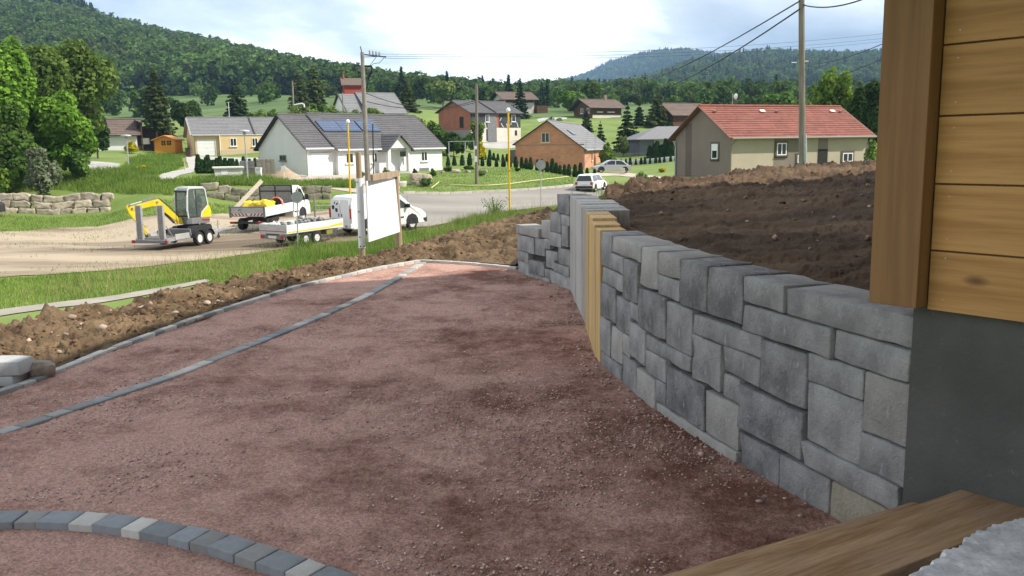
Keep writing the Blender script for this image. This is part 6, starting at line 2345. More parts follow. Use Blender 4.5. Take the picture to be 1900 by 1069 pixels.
# shrubs on the slope behind the white house
for i, (px, py0, py1, w, Y, k, lab) in enumerate([
        (500, 218, 196, 62, 125, 'olive', 'olive shrub on the slope left of the white house ridge'),
        (560, 216, 190, 74, 130, 'pale', 'pale green shrub above the garage roof'),
        (628, 216, 190, 66, 132, 'olive', 'olive green shrub before the grey roofed house'),
        (596, 214, 184, 50, 136, 'mid', 'mid green shrub below the tall dense trees'),
        (700, 216, 194, 60, 134, 'olive', 'low olive shrub right of the concrete pole'),
        (668, 214, 200, 44, 136, 'pale', 'low pale shrub behind the concrete pole'),
        (466, 222, 202, 50, 128, 'mid', 'mid green shrub under the dark spruce'),
        (778, 236, 206, 50, 128, 'pale', 'pale shrub right of the white house ridge'),
        (806, 262, 224, 58, 118, 'mid', 'mid green shrub left of the unfinished house'),
        (842, 284, 240, 84, 112, 'dark', 'dark green thicket below the unfinished house'),
        (800, 300, 262, 50, 108, 'olive', 'olive shrub between white house and thuja row'),
        (884, 246, 222, 34, 128, 'olive', 'olive shrub at the left corner of the unfinished house'),
        (1002, 262, 238, 26, 132, 'mid', 'small round shrub behind the orange gable'),
        (1030, 236, 214, 40, 150, 'mid', 'green bush above the orange gable'),
        (1128, 300, 262, 30, 120, 'olive', 'leafy bush at the far end of the brick house'),
        (700, 222, 206, 40, 118, 'lime', 'bright low shrub peeping over the white house ridge')]):
    tree('leafy_shrub', lab, px, py0, py1, w, Y, k, 1500, .30, low=.0, cat='shrub', lobes=9, seed=4000 + i)
for i, (px, py0, py1, w, Y, lab) in enumerate([
        (800, 238, 220, 34, 121, 'yellow flowering broom beside the mid green shrub'),
        (792, 268, 240, 26, 114, 'yellow flowering broom right of the white house gable end'),
        (893, 276, 258, 22, 111, 'yellow flowering broom at the foot of the dark pole'),
        (262, 318, 306, 20, 74, 'yellow flowers in the tall grass by the street lamp'),
        (240, 276, 262, 30, 108, 'yellow broom bush below the old farmhouse'),
        (1228, 322, 312, 14, 98, 'small yellow bush on the lawn before the thuja row')]):
    tree('broom_shrub', lab, px, py0, py1, w, Y, 'broom', 700, .22, low=.0, cat='shrub', lobes=7, seed=4100 + i)

# thuja rows: separate little cones
def thuja_proto():
    rng = np.random.default_rng(77)
    n = 700
    t = rng.uniform(0, 1, n)
    r = .36 * np.clip(1.15 - t, 0, 1) ** .6 * np.clip(t * 6, .4, 1)
    a = rng.uniform(0, 6.28, n)
    k = rng.uniform(.6, 1.02, n)
    P = np.c_[r * k * np.cos(a), r * k * np.sin(a), t * 1.5]
    Nn = np.c_[np.cos(a), np.sin(a), np.full(n, .5)] + rng.normal(0, .4, (n, 3))
    return leaf_quads(P, Nn, rng.uniform(.10, .20, n), rng)


tv, tf = thuja_proto()
th0 = np_mesh('thuja', tv, tf, M_LEAF['thuja'])
_first = [True]


def thuja(x, y, z, s, label, group):
    global th0
    if _first[0]:
        o = th0
        _first[0] = False
    else:
        o = th0.copy()
        C.objects.link(o)
    o.location = (x, y, z)
    o.scale = (s, s, s * random.uniform(.9, 1.15))
    o.rotation_euler = (0, 0, random.uniform(0, 6.28))
    tag(o, label, 'thuja', group)


ORD = ('first second third fourth fifth sixth seventh eighth ninth tenth eleventh twelfth thirteenth fourteenth fifteenth sixteenth seventeenth eighteenth nineteenth '
       'twentieth twenty-first twenty-second twenty-third twenty-fourth twenty-fifth twenty-sixth twenty-seventh').split()


def thuja_row(pix, n, s, label, group):
    P = [hit(*p, ymin=60) if len(p) == 2 else Vector((at_y(*p).x, p[2], gz(at_y(*p).x, p[2]))) for p in pix]
    L = [0]
    for a, b in zip(P, P[1:]):
        L.append(L[-1] + (b - a).length)
    for k in range(n):
        lab = label % ORD[k]
        d = L[-1] * k / (n - 1)
        x = np.interp(d, L, [p.x for p in P]) + random.uniform(-.1, .1)
        y = np.interp(d, L, [p.y for p in P])
        thuja(x, y, gz(x, y) - .05, s * random.uniform(.85, 1.15), lab, group)


thuja_row([(818, 307, 97), (880, 309, 98), (957, 311, 96), (1020, 319, 92), (1068, 328, 88), (1103, 327, 89)], 27, .78, '%s conical thuja from the left in the row below the brick house', 'thuja row below the brick house')
thuja_row([(890, 289, 113), (950, 287, 118)], 8, .75, '%s young thuja from the left in the row before the unfinished house', 'thuja row before the unfinished house')
thuja_row([(1144, 304, 118), (1252, 309, 116)], 13, .62, '%s small thuja from the left before the low white fence', 'thuja row at the white fence')
thuja_row([(1206, 296, 122), (1250, 297, 121)], 7, 1.5, '%s tall dark thuja from the left beside the grey blue bungalow', 'tall thujas at the grey blue bungalow')
thuja_row([(370, 318, 82), (432, 318, 83)], 12, .95, '%s thuja from the left in the hedge by the yellow house drive', 'thuja hedge by the yellow house drive')
thuja_row([(441, 314, 86), (484, 308, 92)], 5, .85, '%s thuja from the left in the gappy row behind the block pallets', 'spaced thujas behind the block pallet')

# ---------------------------------------------------------------- woods on the hills: instanced, nobody could count them
def proto(name, V, Fc, m):
    me = bpy.data.meshes.new(name)
    me.from_pydata(V.tolist(), [], Fc.tolist())
    me.materials.append(m)
    me.update()
    return bpy.data.objects.new(name, me)


PR = []
for k in range(3):
    V, Fc = broadleaf_crown(.5, .5, .50, 330, .105, 900 + k, lobes=10)
    PR.append(proto('wood_crown', V + np.array([0, 0, .62]), Fc, M_LEAF['hillA']))
V, Fc = broadleaf_crown(.48, .48, .5, 300, .10, 910, lobes=9, open_=.2)
PR.append(proto('wood_crown_pale', V + np.array([0, 0, .62]), Fc, M_LEAF['hillC']))
for k in range(2):
    V, Fc = conifer_crown(.30, 1.15, 420, .12, 920 + k)
    PR.append(proto('wood_spire', V, Fc, M_LEAF['hillB']))


def wood(name, pts, size, kinds, label=None):
    """points with a size and a kind of tree each, instanced by geometry nodes"""
    me = bpy.data.meshes.new(name)
    me.from_pydata([tuple(p) for p in pts], [], [])
    a = me.attributes.new('size', 'FLOAT', 'POINT')
    a.data.foreach_set('value', np.asarray(size, np.float32))
    a = me.attributes.new('kind', 'INT', 'POINT')
    a.data.foreach_set('value', np.asarray(kinds, np.int32))
    a = me.attributes.new('turn', 'FLOAT', 'POINT')
    a.data.foreach_set('value', np.random.default_rng(1).uniform(0, 6.28, len(pts)).astype(np.float32))
    o = bpy.data.objects.new(name, me)
    C.objects.link(o)
    o['kind'] = 'stuff'
    ng = bpy.data.node_groups.new(name, 'GeometryNodeTree')
    ng.interface.new_socket('Geometry', in_out='INPUT', socket_type='NodeSocketGeometry')
    ng.interface.new_socket('Geometry', in_out='OUTPUT', socket_type='NodeSocketGeometry')
    N, L = ng.nodes, ng.links
    gi, go = N.new('NodeGroupInput'), N.new('NodeGroupOutput')
    gt = N.new('GeometryNodeGeometryToInstance')
    for p in reversed(PR):
        oi = N.new('GeometryNodeObjectInfo')
        oi.inputs['Object'].default_value = p
        oi.transform_space = 'ORIGINAL'
        L.new(oi.outputs['Geometry'], gt.inputs[0])
    ip = N.new('GeometryNodeInstanceOnPoints')
    ip.inputs['Pick Instance'].default_value = True

    def attr(nm, typ):
        n = N.new('GeometryNodeInputNamedAttribute')
        n.data_type = typ
        n.inputs['Name'].default_value = nm
        return n.outputs['Attribute']
    cx = N.new('ShaderNodeCombineXYZ')
    L.new(attr('turn', 'FLOAT'), cx.inputs[2])
    L.new(gi.outputs[0], ip.inputs['Points'])
    L.new(gt.outputs[0], ip.inputs['Instance'])
    L.new(attr('kind', 'INT'), ip.inputs['Instance Index'])
    L.new(cx.outputs[0], ip.inputs['Rotation'])
    L.new(attr('size', 'FLOAT'), ip.inputs['Scale'])
    L.new(ip.outputs[0], go.inputs[0])
    md = o.modifiers.new('trees', 'NODES')
    md.node_group = ng
    return o


def on_hill(G, n, seed, t0=0.0, t1=.74, p0=0.0, p1=1.0, keep=None):
    rng = np.random.default_rng(seed)
    R_, C_ = G.shape[:2]
    a, b = rng.uniform(t0, t1, n) * (R_ - 1), rng.uniform(p0, p1, n) * (C_ - 1)
    i, j = np.minimum(a.astype(int), R_ - 2), np.minimum(b.astype(int), C_ - 2)
    fa, fb = (a - i)[:, None], (b - j)[:, None]
    P = (G[i, j] * (1 - fa) + G[i + 1, j] * fa) * (1 - fb) + (G[i, j + 1] * (1 - fa) + G[i + 1, j + 1] * fa) * fb
    return P, a / (R_ - 1), b / (C_ - 1), rng


P, ta, tb, rng = on_hill(H1, 7600, 31)
k = rng.integers(0, 3, len(P))
k[rng.uniform(0, 1, len(P)) < .10] = 3
con = ((P[:, 0] / P[:, 1] < (215 - 950) / FPX) & (ta > .52) & (rng.uniform(0, 1, len(P)) < .85)) | (rng.uniform(0, 1, len(P)) < .008)
k[con] = 4 + rng.integers(0, 2, con.sum())
sz = rng.uniform(10, 17, len(P))
wood('hill_wood', P - np.c_[np.zeros((len(P), 2)), sz * .12], sz, k)
P, ta, tb, rng = on_hill(H2, 3000, 32)
k = rng.integers(0, 3, len(P))
k[rng.uniform(0, 1, len(P)) < .12] = 3
con = rng.uniform(0, 1, len(P)) < .08
k[con] = 4 + rng.integers(0, 2, con.sum())
sz = rng.uniform(7.0, 11.5, len(P))
ok = ~((np.abs(P[:, 0] / P[:, 1] - (1340 - 950) / FPX) < .035) & (ta > .10) & (ta < .34))      # the clearing on the ridge
wood('ridge_wood', (P - np.c_[np.zeros((len(P), 2)), sz * .14])[ok], sz[ok], k[ok])
P, ta, tb, rng = on_hill(H3, 7000, 33, .1, .74)
k = rng.integers(0, 4, len(P))
con = rng.uniform(0, 1, len(P)) < .2
k[con] = 4 + rng.integers(0, 2, con.sum())
sz = rng.uniform(13, 22, len(P))
wood('far_wood', P - np.c_[np.zeros((len(P), 2)), sz * .3], sz, k)
P, ta, tb, rng = on_hill(H4, 6000, 34, .2, .74)
sz = rng.uniform(15, 26, len(P))
k = np.where(rng.uniform(0, 1, len(P)) < .6, 4, 0)
wood('mountain_wood', P - np.c_[np.zeros((len(P), 2)), sz * .4], sz, k)
# copses and bushes on the meadows below the hills
n = 700
rng = np.random.default_rng(36)
YY_ = rng.uniform(215, 372, n)
UU_ = rng.uniform(-.65, .75, n)
dens = fbm(UU_ * 22, YY_ / 26, 3, 71)
ok = (dens > .52) & ~((UU_ > -.46) & (UU_ < -.20) & (YY_ < 372) & (dens < .64)) | ((UU_ > -.17) & (YY_ > 250) & (dens > .42))
X_ = UU_ * YY_
P = np.c_[X_, YY_, ground_z(X_, YY_)][ok]
k = rng.integers(0, 4, len(P))
con = rng.uniform(0, 1, len(P)) < .22
k[con] = 4
sz = rng.uniform(4, 9.5, len(P))
wood('meadow_copse', P - np.c_[np.zeros((len(P), 2)), sz * .15], sz, k)

# ---------------------------------------------------------------- grass
M_BLADE = leaf_mat('grass_blades', (0.138, 0.227, 0.039), (0.248, 0.338, 0.078), tr=.35, island=.35, objrand=0)
M_BLADE2 = leaf_mat('grass_tall', (0.107, 0.203, 0.034), (0.215, 0.297, 0.068), tr=.35, island=.35, objrand=0)
M_STRAW = leaf_mat('grass_straw', (.26, .22, .10), (.36, .31, .16), tr=.3, island=.3, objrand=0)


def blades(name, pix, n, h, w, m, seed, hv=.5, world=None, zf=None, dens=None, lift=0.0):
    rng = np.random.default_rng(seed)
    poly = world or wpoly(pix)
    A = np.array(poly)
    lo, hi = A.min(0), A.max(0)
    X, Y = [], []
    tot = 0
    while tot < n:
        x, y = rng.uniform(lo[0], hi[0], n * 3), rng.uniform(lo[1], hi[1], n * 3)
        k = in_poly(x, y, poly)
        if dens is not None:
            k &= fbm(x * dens[0], y * dens[0], 3, seed) > dens[1] + rng.uniform(-.08, .08, len(x))
        X.append(x[k])
        Y.append(y[k])
        tot += k.sum()
        if not k.any():
            break
    X, Y = np.concatenate(X)[:n], np.concatenate(Y)[:n]
    n = len(X)
    Z = (ground_z(X, Y) if zf is None else zf(X, Y)) + lift
    pz = .6 + .8 * fbm(X * .8, Y * .8, 3, seed + 3)
    hh = h * rng.uniform(1 - hv, 1 + hv, n) * pz
    a = rng.uniform(0, 6.28, n)
    ww = w * rng.uniform(.6, 1.4, n)
    lx, ly = rng.normal(0, .32, n) * hh, rng.normal(0, .32, n) * hh
    B = np.c_[X, Y, Z - .03]
    d = np.c_[np.cos(a) * ww / 2, np.sin(a) * ww / 2, np.zeros(n)]
    mid = B + np.c_[lx * .35, ly * .35, hh * .6]
    top = B + np.c_[lx, ly, hh]
    V = np.stack([B - d, B + d, mid + d * .7, top, mid - d * .7], 1).reshape(-1, 3)
    o = np.arange(n)[:, None] * 5
    F3 = np.concatenate([o + np.array([[0, 1, 2]]), o + np.array([[0, 2, 4]]), o + np.array([[4, 2, 3]])])
    return np_mesh(name, V, F3, m, kind='stuff')


VERGE = [(-320, 548), (0, 519), (200, 503), (400, 483), (520, 467), (640, 452), (720, 439), (790, 426), (900, 400), (1000, 387), (1045, 382), (1045, 392), (960, 408), (880, 440), (780, 462), (690, 482), (560, 515), (392, 528), (380, 520), (300, 536), (150, 558), (0, 576), (-320, 605)]
blades('verge_grass', VERGE, 70000, .13, .018, M_BLADE, 41)
blades('verge_tall_grass', [(540, 466), (640, 453), (720, 440), (790, 427), (900, 401), (960, 394), (940, 410), (800, 455), (690, 478), (600, 500), (520, 512)], 14000, .34, .016, M_BLADE2, 42, dens=(.5, .46))
blades('verge_straw', VERGE, 2600, .55, .010, M_STRAW, 43, dens=(.3, .5))
blades('lot_edge_grass', [(-320, 436), (0, 431), (120, 425), (245, 409), (330, 403), (430, 399), (520, 397), (600, 393), (640, 385), (640, 377), (600, 378), (480, 380), (320, 372), (208, 396), (0, 402), (-320, 404)], 26000, .16, .022, M_BLADE, 44)
blades('lot_weeds', LOT_PIX, 3600, .12, .02, M_BLADE2, 47, dens=(.35, .60), lift=.03)
blades('bank_tall_grass', [(-320, 352), (0, 352), (200, 352), (330, 345), (420, 346), (600, 350), (660, 352), (660, 342), (560, 341), (470, 332), (420, 330), (330, 338), (296, 338), (280, 318), (200, 322), (0, 334), (-320, 336)], 46000, .42, .04, M_BLADE2, 45)
blades('meadow_grass', [(-320, 360), (0, 360), (205, 358), (320, 366), (335, 350), (250, 345), (0, 350), (-320, 350)], 12000, .35, .03, M_BLADE, 46)
blades('shed_bank_grass', [(226, 322), (240, 296), (280, 286), (345, 290), (345, 308), (318, 318), (290, 330)], 12000, .35, .05, M_BLADE2, 48)
blades('garden_grass', [(742, 358), (742, 330), (816, 317), (900, 312), (957, 312), (1064, 330), (1062, 346), (960, 354), (850, 360)], 22000, .10, .035, M_BLADE, 49)


def weed_clump(label, px, py, Y, h, spread, n, z=None, seed=0):
    rng = np.random.default_rng(seed)
    a = at_y(px, py, Y)
    z = gz(a.x, Y) if z is None else z
    t = thing('weed_clump', label, 'weeds', (a.x, Y, z))
    mb = MB()
    L = MB()
    for k in range(n):
        an, le = rng.uniform(0, 6.28), rng.uniform(.5, 1.1) * h
        r0, tip = rng.uniform(0, spread * .4), rng.uniform(.1, 1) * spread
        p = [Vector((r0 * cos(an), r0 * sin(an), -.05)), Vector(((r0 + tip * .4) * cos(an), (r0 + tip * .4) * sin(an), le * .6)), Vector(((r0 + tip) * cos(an), (r0 + tip) * sin(an), le))]
        w = h * .012
        d = Vector((-sin(an), cos(an), 0)) * w
        mb.add([p[0] - d, p[0] + d, p[1] + d, p[1] - d, p[2]], [(0, 1, 2, 3), (3, 2, 4)])
        for q in range(5):
            c = p[0].lerp(p[2], rng.uniform(.25, 1)) + Vector(rng.normal(0, h * .05, 3))
            s_ = h * rng.uniform(.03, .07)
            e = Vector(rng.normal(0, 1, 3)).normalized() * s_
            f = Vector(rng.normal(0, 1, 3)).normalized() * s_ * .5
            L.add([c - e, c + f, c + e, c - f], [(0, 1, 2, 3)])
    mb.build('stem', M_BLADE2, t, kind='stuff')
    L.build('leaves', M_LEAF['mid'], t, kind='stuff')
    return t


weed_clump('tall weed clump by the road at the foot of the yellow pole', 918, 400, 52, 1.15, .75, 60, seed=1)
q = at_y(1116, 366, 12.6)
weed_clump('sparse weeds at the top end of the sleeper row before the white estate car', 1116, 366, 12.6, .26, .22, 18, z=soil_z(q.x, 12.6), seed=2)
weed_clump('grass tuft growing behind the first stones next to the new sleepers', 1216, 438, 6.6, .13, .08, 10, z=1.0, seed=3)
weed_clump('dark tall grass tuft at the post of the round road sign', 566, 462, 37.6, .75, .5, 70, seed=4)
# ================================================================ street furniture and small things
M_CONC = mat('concrete_pole', (.20, .18, .15), (.29, .265, .225), rough=.95, scale=3, bump=.3, bscale=30)
M_WPOLE = mat('wood_pole', (.15, .13, .105), (.25, .22, .18), rough=.95, scale=2.5, stretch=(4, 4, .3), bump=.5, bscale=14)
M_POST = mat('post_wood', (.27, .20, .13), (.40, .31, .21), rough=.85, scale=3, stretch=(5, 5, .5), bump=.3, bscale=16)
M_YPIPE = mat('yellow_pole', (.72, .46, .01), (.64, .40, .01), rough=.5, scale=1)
M_BOARD = mat('white_board', (.84, .84, .85), (.80, .80, .81), rough=.5, scale=1.5)
M_CABLE = mat('cable_black', (.02, .02, .022), rough=.7)
M_INS = mat('insulator', (.30, .30, .28), rough=.4)

# ---- blank signboard between two posts
pL = at_y(672, 468, 17.0)
pR = at_y(742, 456, 18.1)
zl, zr = soil_z(pL.x, pL.y), soil_z(pR.x, pR.y)
sg = thing('signboard', 'large blank white signboard nailed between two round wooden posts on the soil', 'sign', (pL.x, pL.y, 0))
o3 = Vector((pL.x, pL.y, 0))
tl, tr = at_y(664.5, 283, 17.0), at_y(732.5, 318, 18.1)
MB().tube([(0, 0, min(zl, pL.z) - .3), tl - o3], [.062, .055], 12).build('post', M_POST, sg)
MB().tube([(pR.x - pL.x, pR.y - pL.y, min(zr, pR.z) - .3), tr - o3], [.075, .07], 12).build('post', M_POST, sg)
q = [at_y(673, 336, 16.93), at_y(726, 330, 18.0), at_y(735.5, 430, 18.0), at_y(677.5, 449, 16.93)]
dv = (q[1] - q[0]); dv.z = 0
nrm = Vector((dv.y, -dv.x, 0)).normalized()
fr = [p - o3 + nrm * .085 for p in q]
bk = [p - nrm * .025 for p in fr]
MB().add(fr + bk, [(0, 1, 2, 3), (7, 6, 5, 4), (0, 4, 5, 1), (1, 5, 6, 2), (2, 6, 7, 3), (3, 7, 4, 0)]).build('panel', M_BOARD, sg)
a, b = at_y(665, 330, 16.9), at_y(687, 330, 16.9)
c, d = at_y(668, 460, 16.9), at_y(691, 461, 16.9)
mb = MB()
mb.tube([at_y(667, 331, 17.0) - o3, at_y(672, 460, 17.0) - o3], .07, 14)
mb.build('wrap', M_BOARD, sg)
mb = MB()
for x_, y_ in ((662, 338), (665, 393), (667, 440), (668.5, 457), (675, 457)):
    p = at_y(x_, y_, 16.9) - o3
    mb.box((p.x + .01, p.y - .02, p.z), (.018, .05, .022))
mb.build('tack', M_CABLE, sg, kind='stuff')
MB().bar(at_y(688, 330, 16.94) - o3 + nrm * .02, at_y(737, 321.5, 18.05) - o3 + nrm * .02, .05, .12).build('top_rail', M_POST, sg)

# ---- utility poles
def crossarm_pole(name, label, px0, py0, px1, py1, Y, m, r0, r1):
    a, b = at_y(px0, py0, Y), at_y(px1, py1, Y)
    z = gz(a.x, Y)
    t = thing(name, label, 'utility pole', (a.x, Y, z))
    o = Vector((a.x, Y, z))
    MB().tube([(a.x - o.x, 0, a.z - o.z - 1.0), tuple(b - o)], [r0, r1], 12).build('pole', m, t)
    return t, o


t, o = crossarm_pole('utility_pole', 'tall grey pole with slanted crossarm standing before the white house', 683, 346, 672, 97, 72, M_CONC, .24, .15)
P1 = o
def T(px, py, Y=72):
    return at_y(px, py, Y) - P1
MB().tube([T(671, 97), T(668.5, 86)], .04, 6).build('spike', M_CABLE, t)
mb = MB().bar(T(672, 101), T(716, 106, 73.5), .09)
mb.bar(T(672, 106), T(700, 105, 73), .05)
ca = mb.build('crossarm', M_CABLE, t)
for x_, y_ in ((686, 101), (692, 102), (698, 103), (704, 104)):
    MB().lathe([(.05, 0), (.09, .08), (.05, .16), (.08, .24), (.04, .34)], T(x_, y_, 73), 'z', 8).build('insulator', M_INS, ca)
mb = MB().bar(T(674, 123), T(690, 123), .10, .16)
mb.build('bracket', M_CABLE, t)
mb = MB()
for k in range(3):
    mb.tube([T(688 + k * 1.2, 124), T(691 - k, 133), T(687 - k * 2, 141), T(683, 150), T(681, 165)], .045, 6)
mb.tube([T(712, 108, 73.5), T(704, 117), T(694, 118), T(689, 122)], .022, 5)
mb.tube([T(698, 106, 73), T(692, 114), T(687, 121)], .022, 5)
mb.build('drop_cable', M_CABLE, t)
MB().tube([T(685.5, 230) + Vector((.28, -.1, 0)), T(690.5, 335) + Vector((.15, -.1, 0))], .05, 6).build('conduit', M_CABLE, t)
t, o2 = crossarm_pole('utility_pole', 'dark weathered pole standing in the lawn before the brick houses', 884, 351, 884.5, 157, 78, M_WPOLE, .17, .12)
MB().box((.02, -.18, 3.2), (.22, .1, .30)).build('meter_box', M_FRAME, t)
MB().box((.02, -.18, 2.2), (.20, .1, .5)).build('meter_box', M_FRAME, t)
t, o = crossarm_pole('utility_pole', 'thick weathered pole in front of the red roofed house carrying two cables', 1490, 322, 1487, -70, 45, M_WPOLE, .17, .14)
P3 = o
MB().tube([at_y(1494, 250, 44.8) - o, at_y(1494.5, 300, 44.8) - o], .085, 8).build('conduit', M_GUT, t)
mb = MB()
mb.lathe([(.03, 0), (.06, .05), (.03, .12)], at_y(1492, 10, 44.9) - o, 'z', 8)
mb.build('insulator', M_INS, t)
t2, o = crossarm_pole('distant_pole', 'far thin pole with short white crossarm behind the red roof', 1489, 240, 1489, 112, 150, M_WPOLE, .14, .1)
mb = MB()
mb.bar(at_y(1469, 116, 150) - o, at_y(1478, 116, 150) - o, .25, .15)
mb.bar(at_y(1482, 113.5, 150) - o, at_y(1500, 113.5, 150) - o, .2, .15)
mb.build('crossarm', M_FRAME, t2)
t, o = crossarm_pole('lamp_pole', 'thin concrete lamp pole with curved white arm above the garage roof', 545, 214, 542.5, 150, 140, M_CONC, .16, .1)
MB().tube([at_y(545, 195, 140) - o, at_y(560, 192, 140) - o, at_y(564, 194, 140) - o, at_y(565, 199, 140) - o], .12, 6).build('arm', M_FRAME, t)
crossarm_pole('short_pole', 'short pale pole in the shrubs before the grey roofed house', 638, 214, 635, 172, 138, M_CONC, .14, .1)


def cable(name, label, pts, r, sag=.0):
    P = [Vector(p) for p in pts]
    a, b = P[0], P[-1]
    L = (b - a).length
    Q = [a.lerp(b, k / 16) - Vector((0, 0, sag * 4 * (k / 16) * (1 - k / 16))) for k in range(17)]
    o = MB().tube(Q, r, 5).build(name, M_CABLE)
    tag(o, label, 'cable')
    return o


cable('power_cable', 'upper thick cable running down from the weathered pole to the left', [at_y(1484, 2, 44.9), at_y(1150, 156, 165)], .038, 1.2)
cable('power_cable', 'lower thick cable running down from the weathered pole to the left', [at_y(1484, 17, 44.9), at_y(1160, 172, 160)], .042, 1.6)
cable('power_cable', 'cable leaving the weathered pole top towards the right', [at_y(1493, 10, 44.9), at_y(1650, -22, 30)], .03, .3)
for k, (y0, y1, y2) in enumerate(((100.5, 61, 'upper'), (104, 70, 'middle'), (107.5, 76, 'lower'))):
    cable('power_line', '%s thin wire crossing the sky from the slanted crossarm' % y2, [at_y(690 + 10 * k, y0 + k * .3, 73), at_y(1720, y1 - 8, 110)], .014, .9)
cable('service_wire', 'upper slack wire from the grey pole to the dark pole', [at_y(677, 172, 72), at_y(884, 186, 78)], .028, .9)
cable('service_wire', 'lower slack wire from the grey pole to the dark pole', [at_y(678, 188, 72), at_y(884, 190, 78)], .028, .6)
cable('service_wire', 'wire climbing to the right behind the weathered pole', [at_y(1490, 118, 150), at_y(1680, 62, 70)], .04, .8)
cable('service_wire', 'low wire passing behind the airy tree to the right', [at_y(1490, 150, 150), at_y(1680, 88, 70)], .04, .8)

# ---- yellow poles with pale caps
for px0, py0, px1, py1, Y, lab in ((946, 400, 943, 208, 54, 'tall yellow pole with white cap in the verge before the brick house'), (650, 374, 645.5, 229, 60, 'tall yellow pole with white cap behind the signboard')):
    a, b = at_y(px0, py0, Y), at_y(px1, py1, Y)
    t = thing('yellow_pole', lab, 'pole', (a.x, Y, gz(a.x, Y)))
    o = Vector(t.location)
    MB().tube([(0, 0, -.5), b - o], [.065, .055], 10).build('tube', M_YPIPE, t)
    MB().lathe([(.08, 0), (.13, .06), (.13, .16), (.06, .26)], b - o, 'z', 12).build('cap', M_FRAME, t)
    MB().box(((b - o).x * .4 + .02, -.1, (b - o).z * .42), (.05, .05, .12)).build('clip', M_GREYP, t)

# ---- back of two road signs
def sign_post(label, px, py0, py1, Y, shape, cpy, rpx):
    a, b = at_y(px, py0, Y), at_y(px, py1, Y)
    t = thing('road_sign', label, 'road sign', (a.x, Y, min(a.z, gz(a.x, Y))))
    o = Vector(t.location)
    MB().tube([(0, 0, -.3), (b - o)], .032, 8).build('post', M_GALV, t)
    c = at_y(px, cpy, Y) - o
    r = rpx / FPX * Y
    n = 28 if shape == 'round' else 8
    w = 0 if shape == 'round' else pi / 8
    P = [(c.x + r * cos(2 * pi * k / n + w), c.z + r * sin(2 * pi * k / n + w)) for k in range(n)]
    pl = MB().prism(P, 'y', -.075, -.055).build('plate', mat('sign_back', (.30, .31, .31), (.36, .37, .37), rough=.5, scale=3, metal=.4), t)
    mb = MB()
    for dz in (-r * .4, r * .4):
        mb.box((c.x, -.045, c.z + dz), (r * 1.1, .02, .05))
    mb.build('clamp', M_GALV, pl)
    # the printed face, seen only from the road
    MB().prism([(x * .97 + c.x * .03, z * .97 + c.z * .03) for x, z in P], 'y', -.054, -.052).build('face', M_RED, pl)
    return t


t = sign_post('back of a round road sign on a thin post beside the low white trailer', 551.5, 462, 346, 38.2, 'round', 366, 10.8)
for c_ in t.children:
    pass
sign_post('back of an octagonal road sign on a thin post right of the yellow pole', 1003.5, 392, 298, 57, 'oct', 306, 9.4)

# ---- lamps
def street_lamp(label, px0, py0, px1, py1, Y):
    a, b = at_y(px0, py0, Y), at_y(px1, py1, Y)
    t = thing('street_lamp', label, 'street lamp', (a.x, Y, gz(a.x, Y)))
    o = Vector(t.location)
    MB().tube([(0, 0, -.3), b - o], [.07, .05], 8).build('post', M_GALV, t)
    MB().lathe([(.06, -.1), (.14, .0), (.10, .10), (.46, .16), (.44, .24), (.10, .30)], b - o, 'z', 16).build('lamp_head', M_GALV, t)
    return t


street_lamp('street lamp with flat round head beside the side road on the left', 240, 319, 234, 256, 80)
street_lamp('street lamp with flat round head in front of the yellow house', 460, 333, 453.5, 248, 70)
for px, py0, py1, Y, lab in ((235.5, 300, 292, 84, 'small pale marker plate beside the left street lamp'), (343, 312, 293, 88, 'small pale marker sign at the drive of the yellow house')):
    a, b = at_y(px, py0, Y), at_y(px, py1, Y)
    t = thing('marker_sign', lab, 'marker', (a.x, Y, gz(a.x, Y)))
    h = max(b.z - gz(a.x, Y), .6)
    MB().span((-.04, -.04, -.1), (.04, .04, h - .2)).build('post', mat('pale_yellow', (.62, .60, .34), rough=.6), t)
    MB().span((-.14, -.06, h - .35), (.14, -.045, h)).build('plate', MATS['pale_yellow'], t)

# ---- utility cabinet, pillars, pallets, sand heap
a = at_y(398, 334, 71)
t = thing('utility_cabinet', 'white concrete utility cabinet with flat overhanging lid in the tall grass', 'cabinet', (a.x, 71, gz(a.x, 71) + .25), .35)
wd = 50 / FPX * 71
zt = at_y(425, 319, 71).z - gz(a.x, 71)
MB().span((.05, 0, -.3), (wd, 1.5, zt)).build('body', tint('cabinet_white', (.60, .60, .52), (.68, .68, .60)), t, bevel=.03)
MB().span((-.1, -.15, zt), (wd + .15, 1.65, zt + .16)).build('lid', MATS['cabinet_white'], t, bevel=.05)
MB().span((wd * .25, -.02, .1), (wd * .48, 0, zt - .12)).build('door', M_FRAME, t)
for px, py0, py1, w_, Y, lab, m_ in ((470.5, 335, 312, 11, 73, 'short grey gate pillar beside the white utility cabinet', M_CONC), (482, 340, 313, 8, 72, 'slim white gate pillar beside the grey one', M_FRAME)):
    a, b = at_y(px, py0, Y), at_y(px, py1, Y)
    z = gz(a.x, Y)
    w_ = w_ / FPX * Y
    t = thing('gate_pillar', lab, 'pillar', (a.x, Y, z))
    MB().span((-w_ / 2, -w_ / 2, -.3), (w_ / 2, w_ / 2, b.z - z)).build('shaft', m_, t)
    MB().span((-w_ / 2 - .03, -w_ / 2 - .03, b.z - z), (w_ / 2 + .03, w_ / 2 + .03, b.z - z + .08)).build('cap', m_, t)


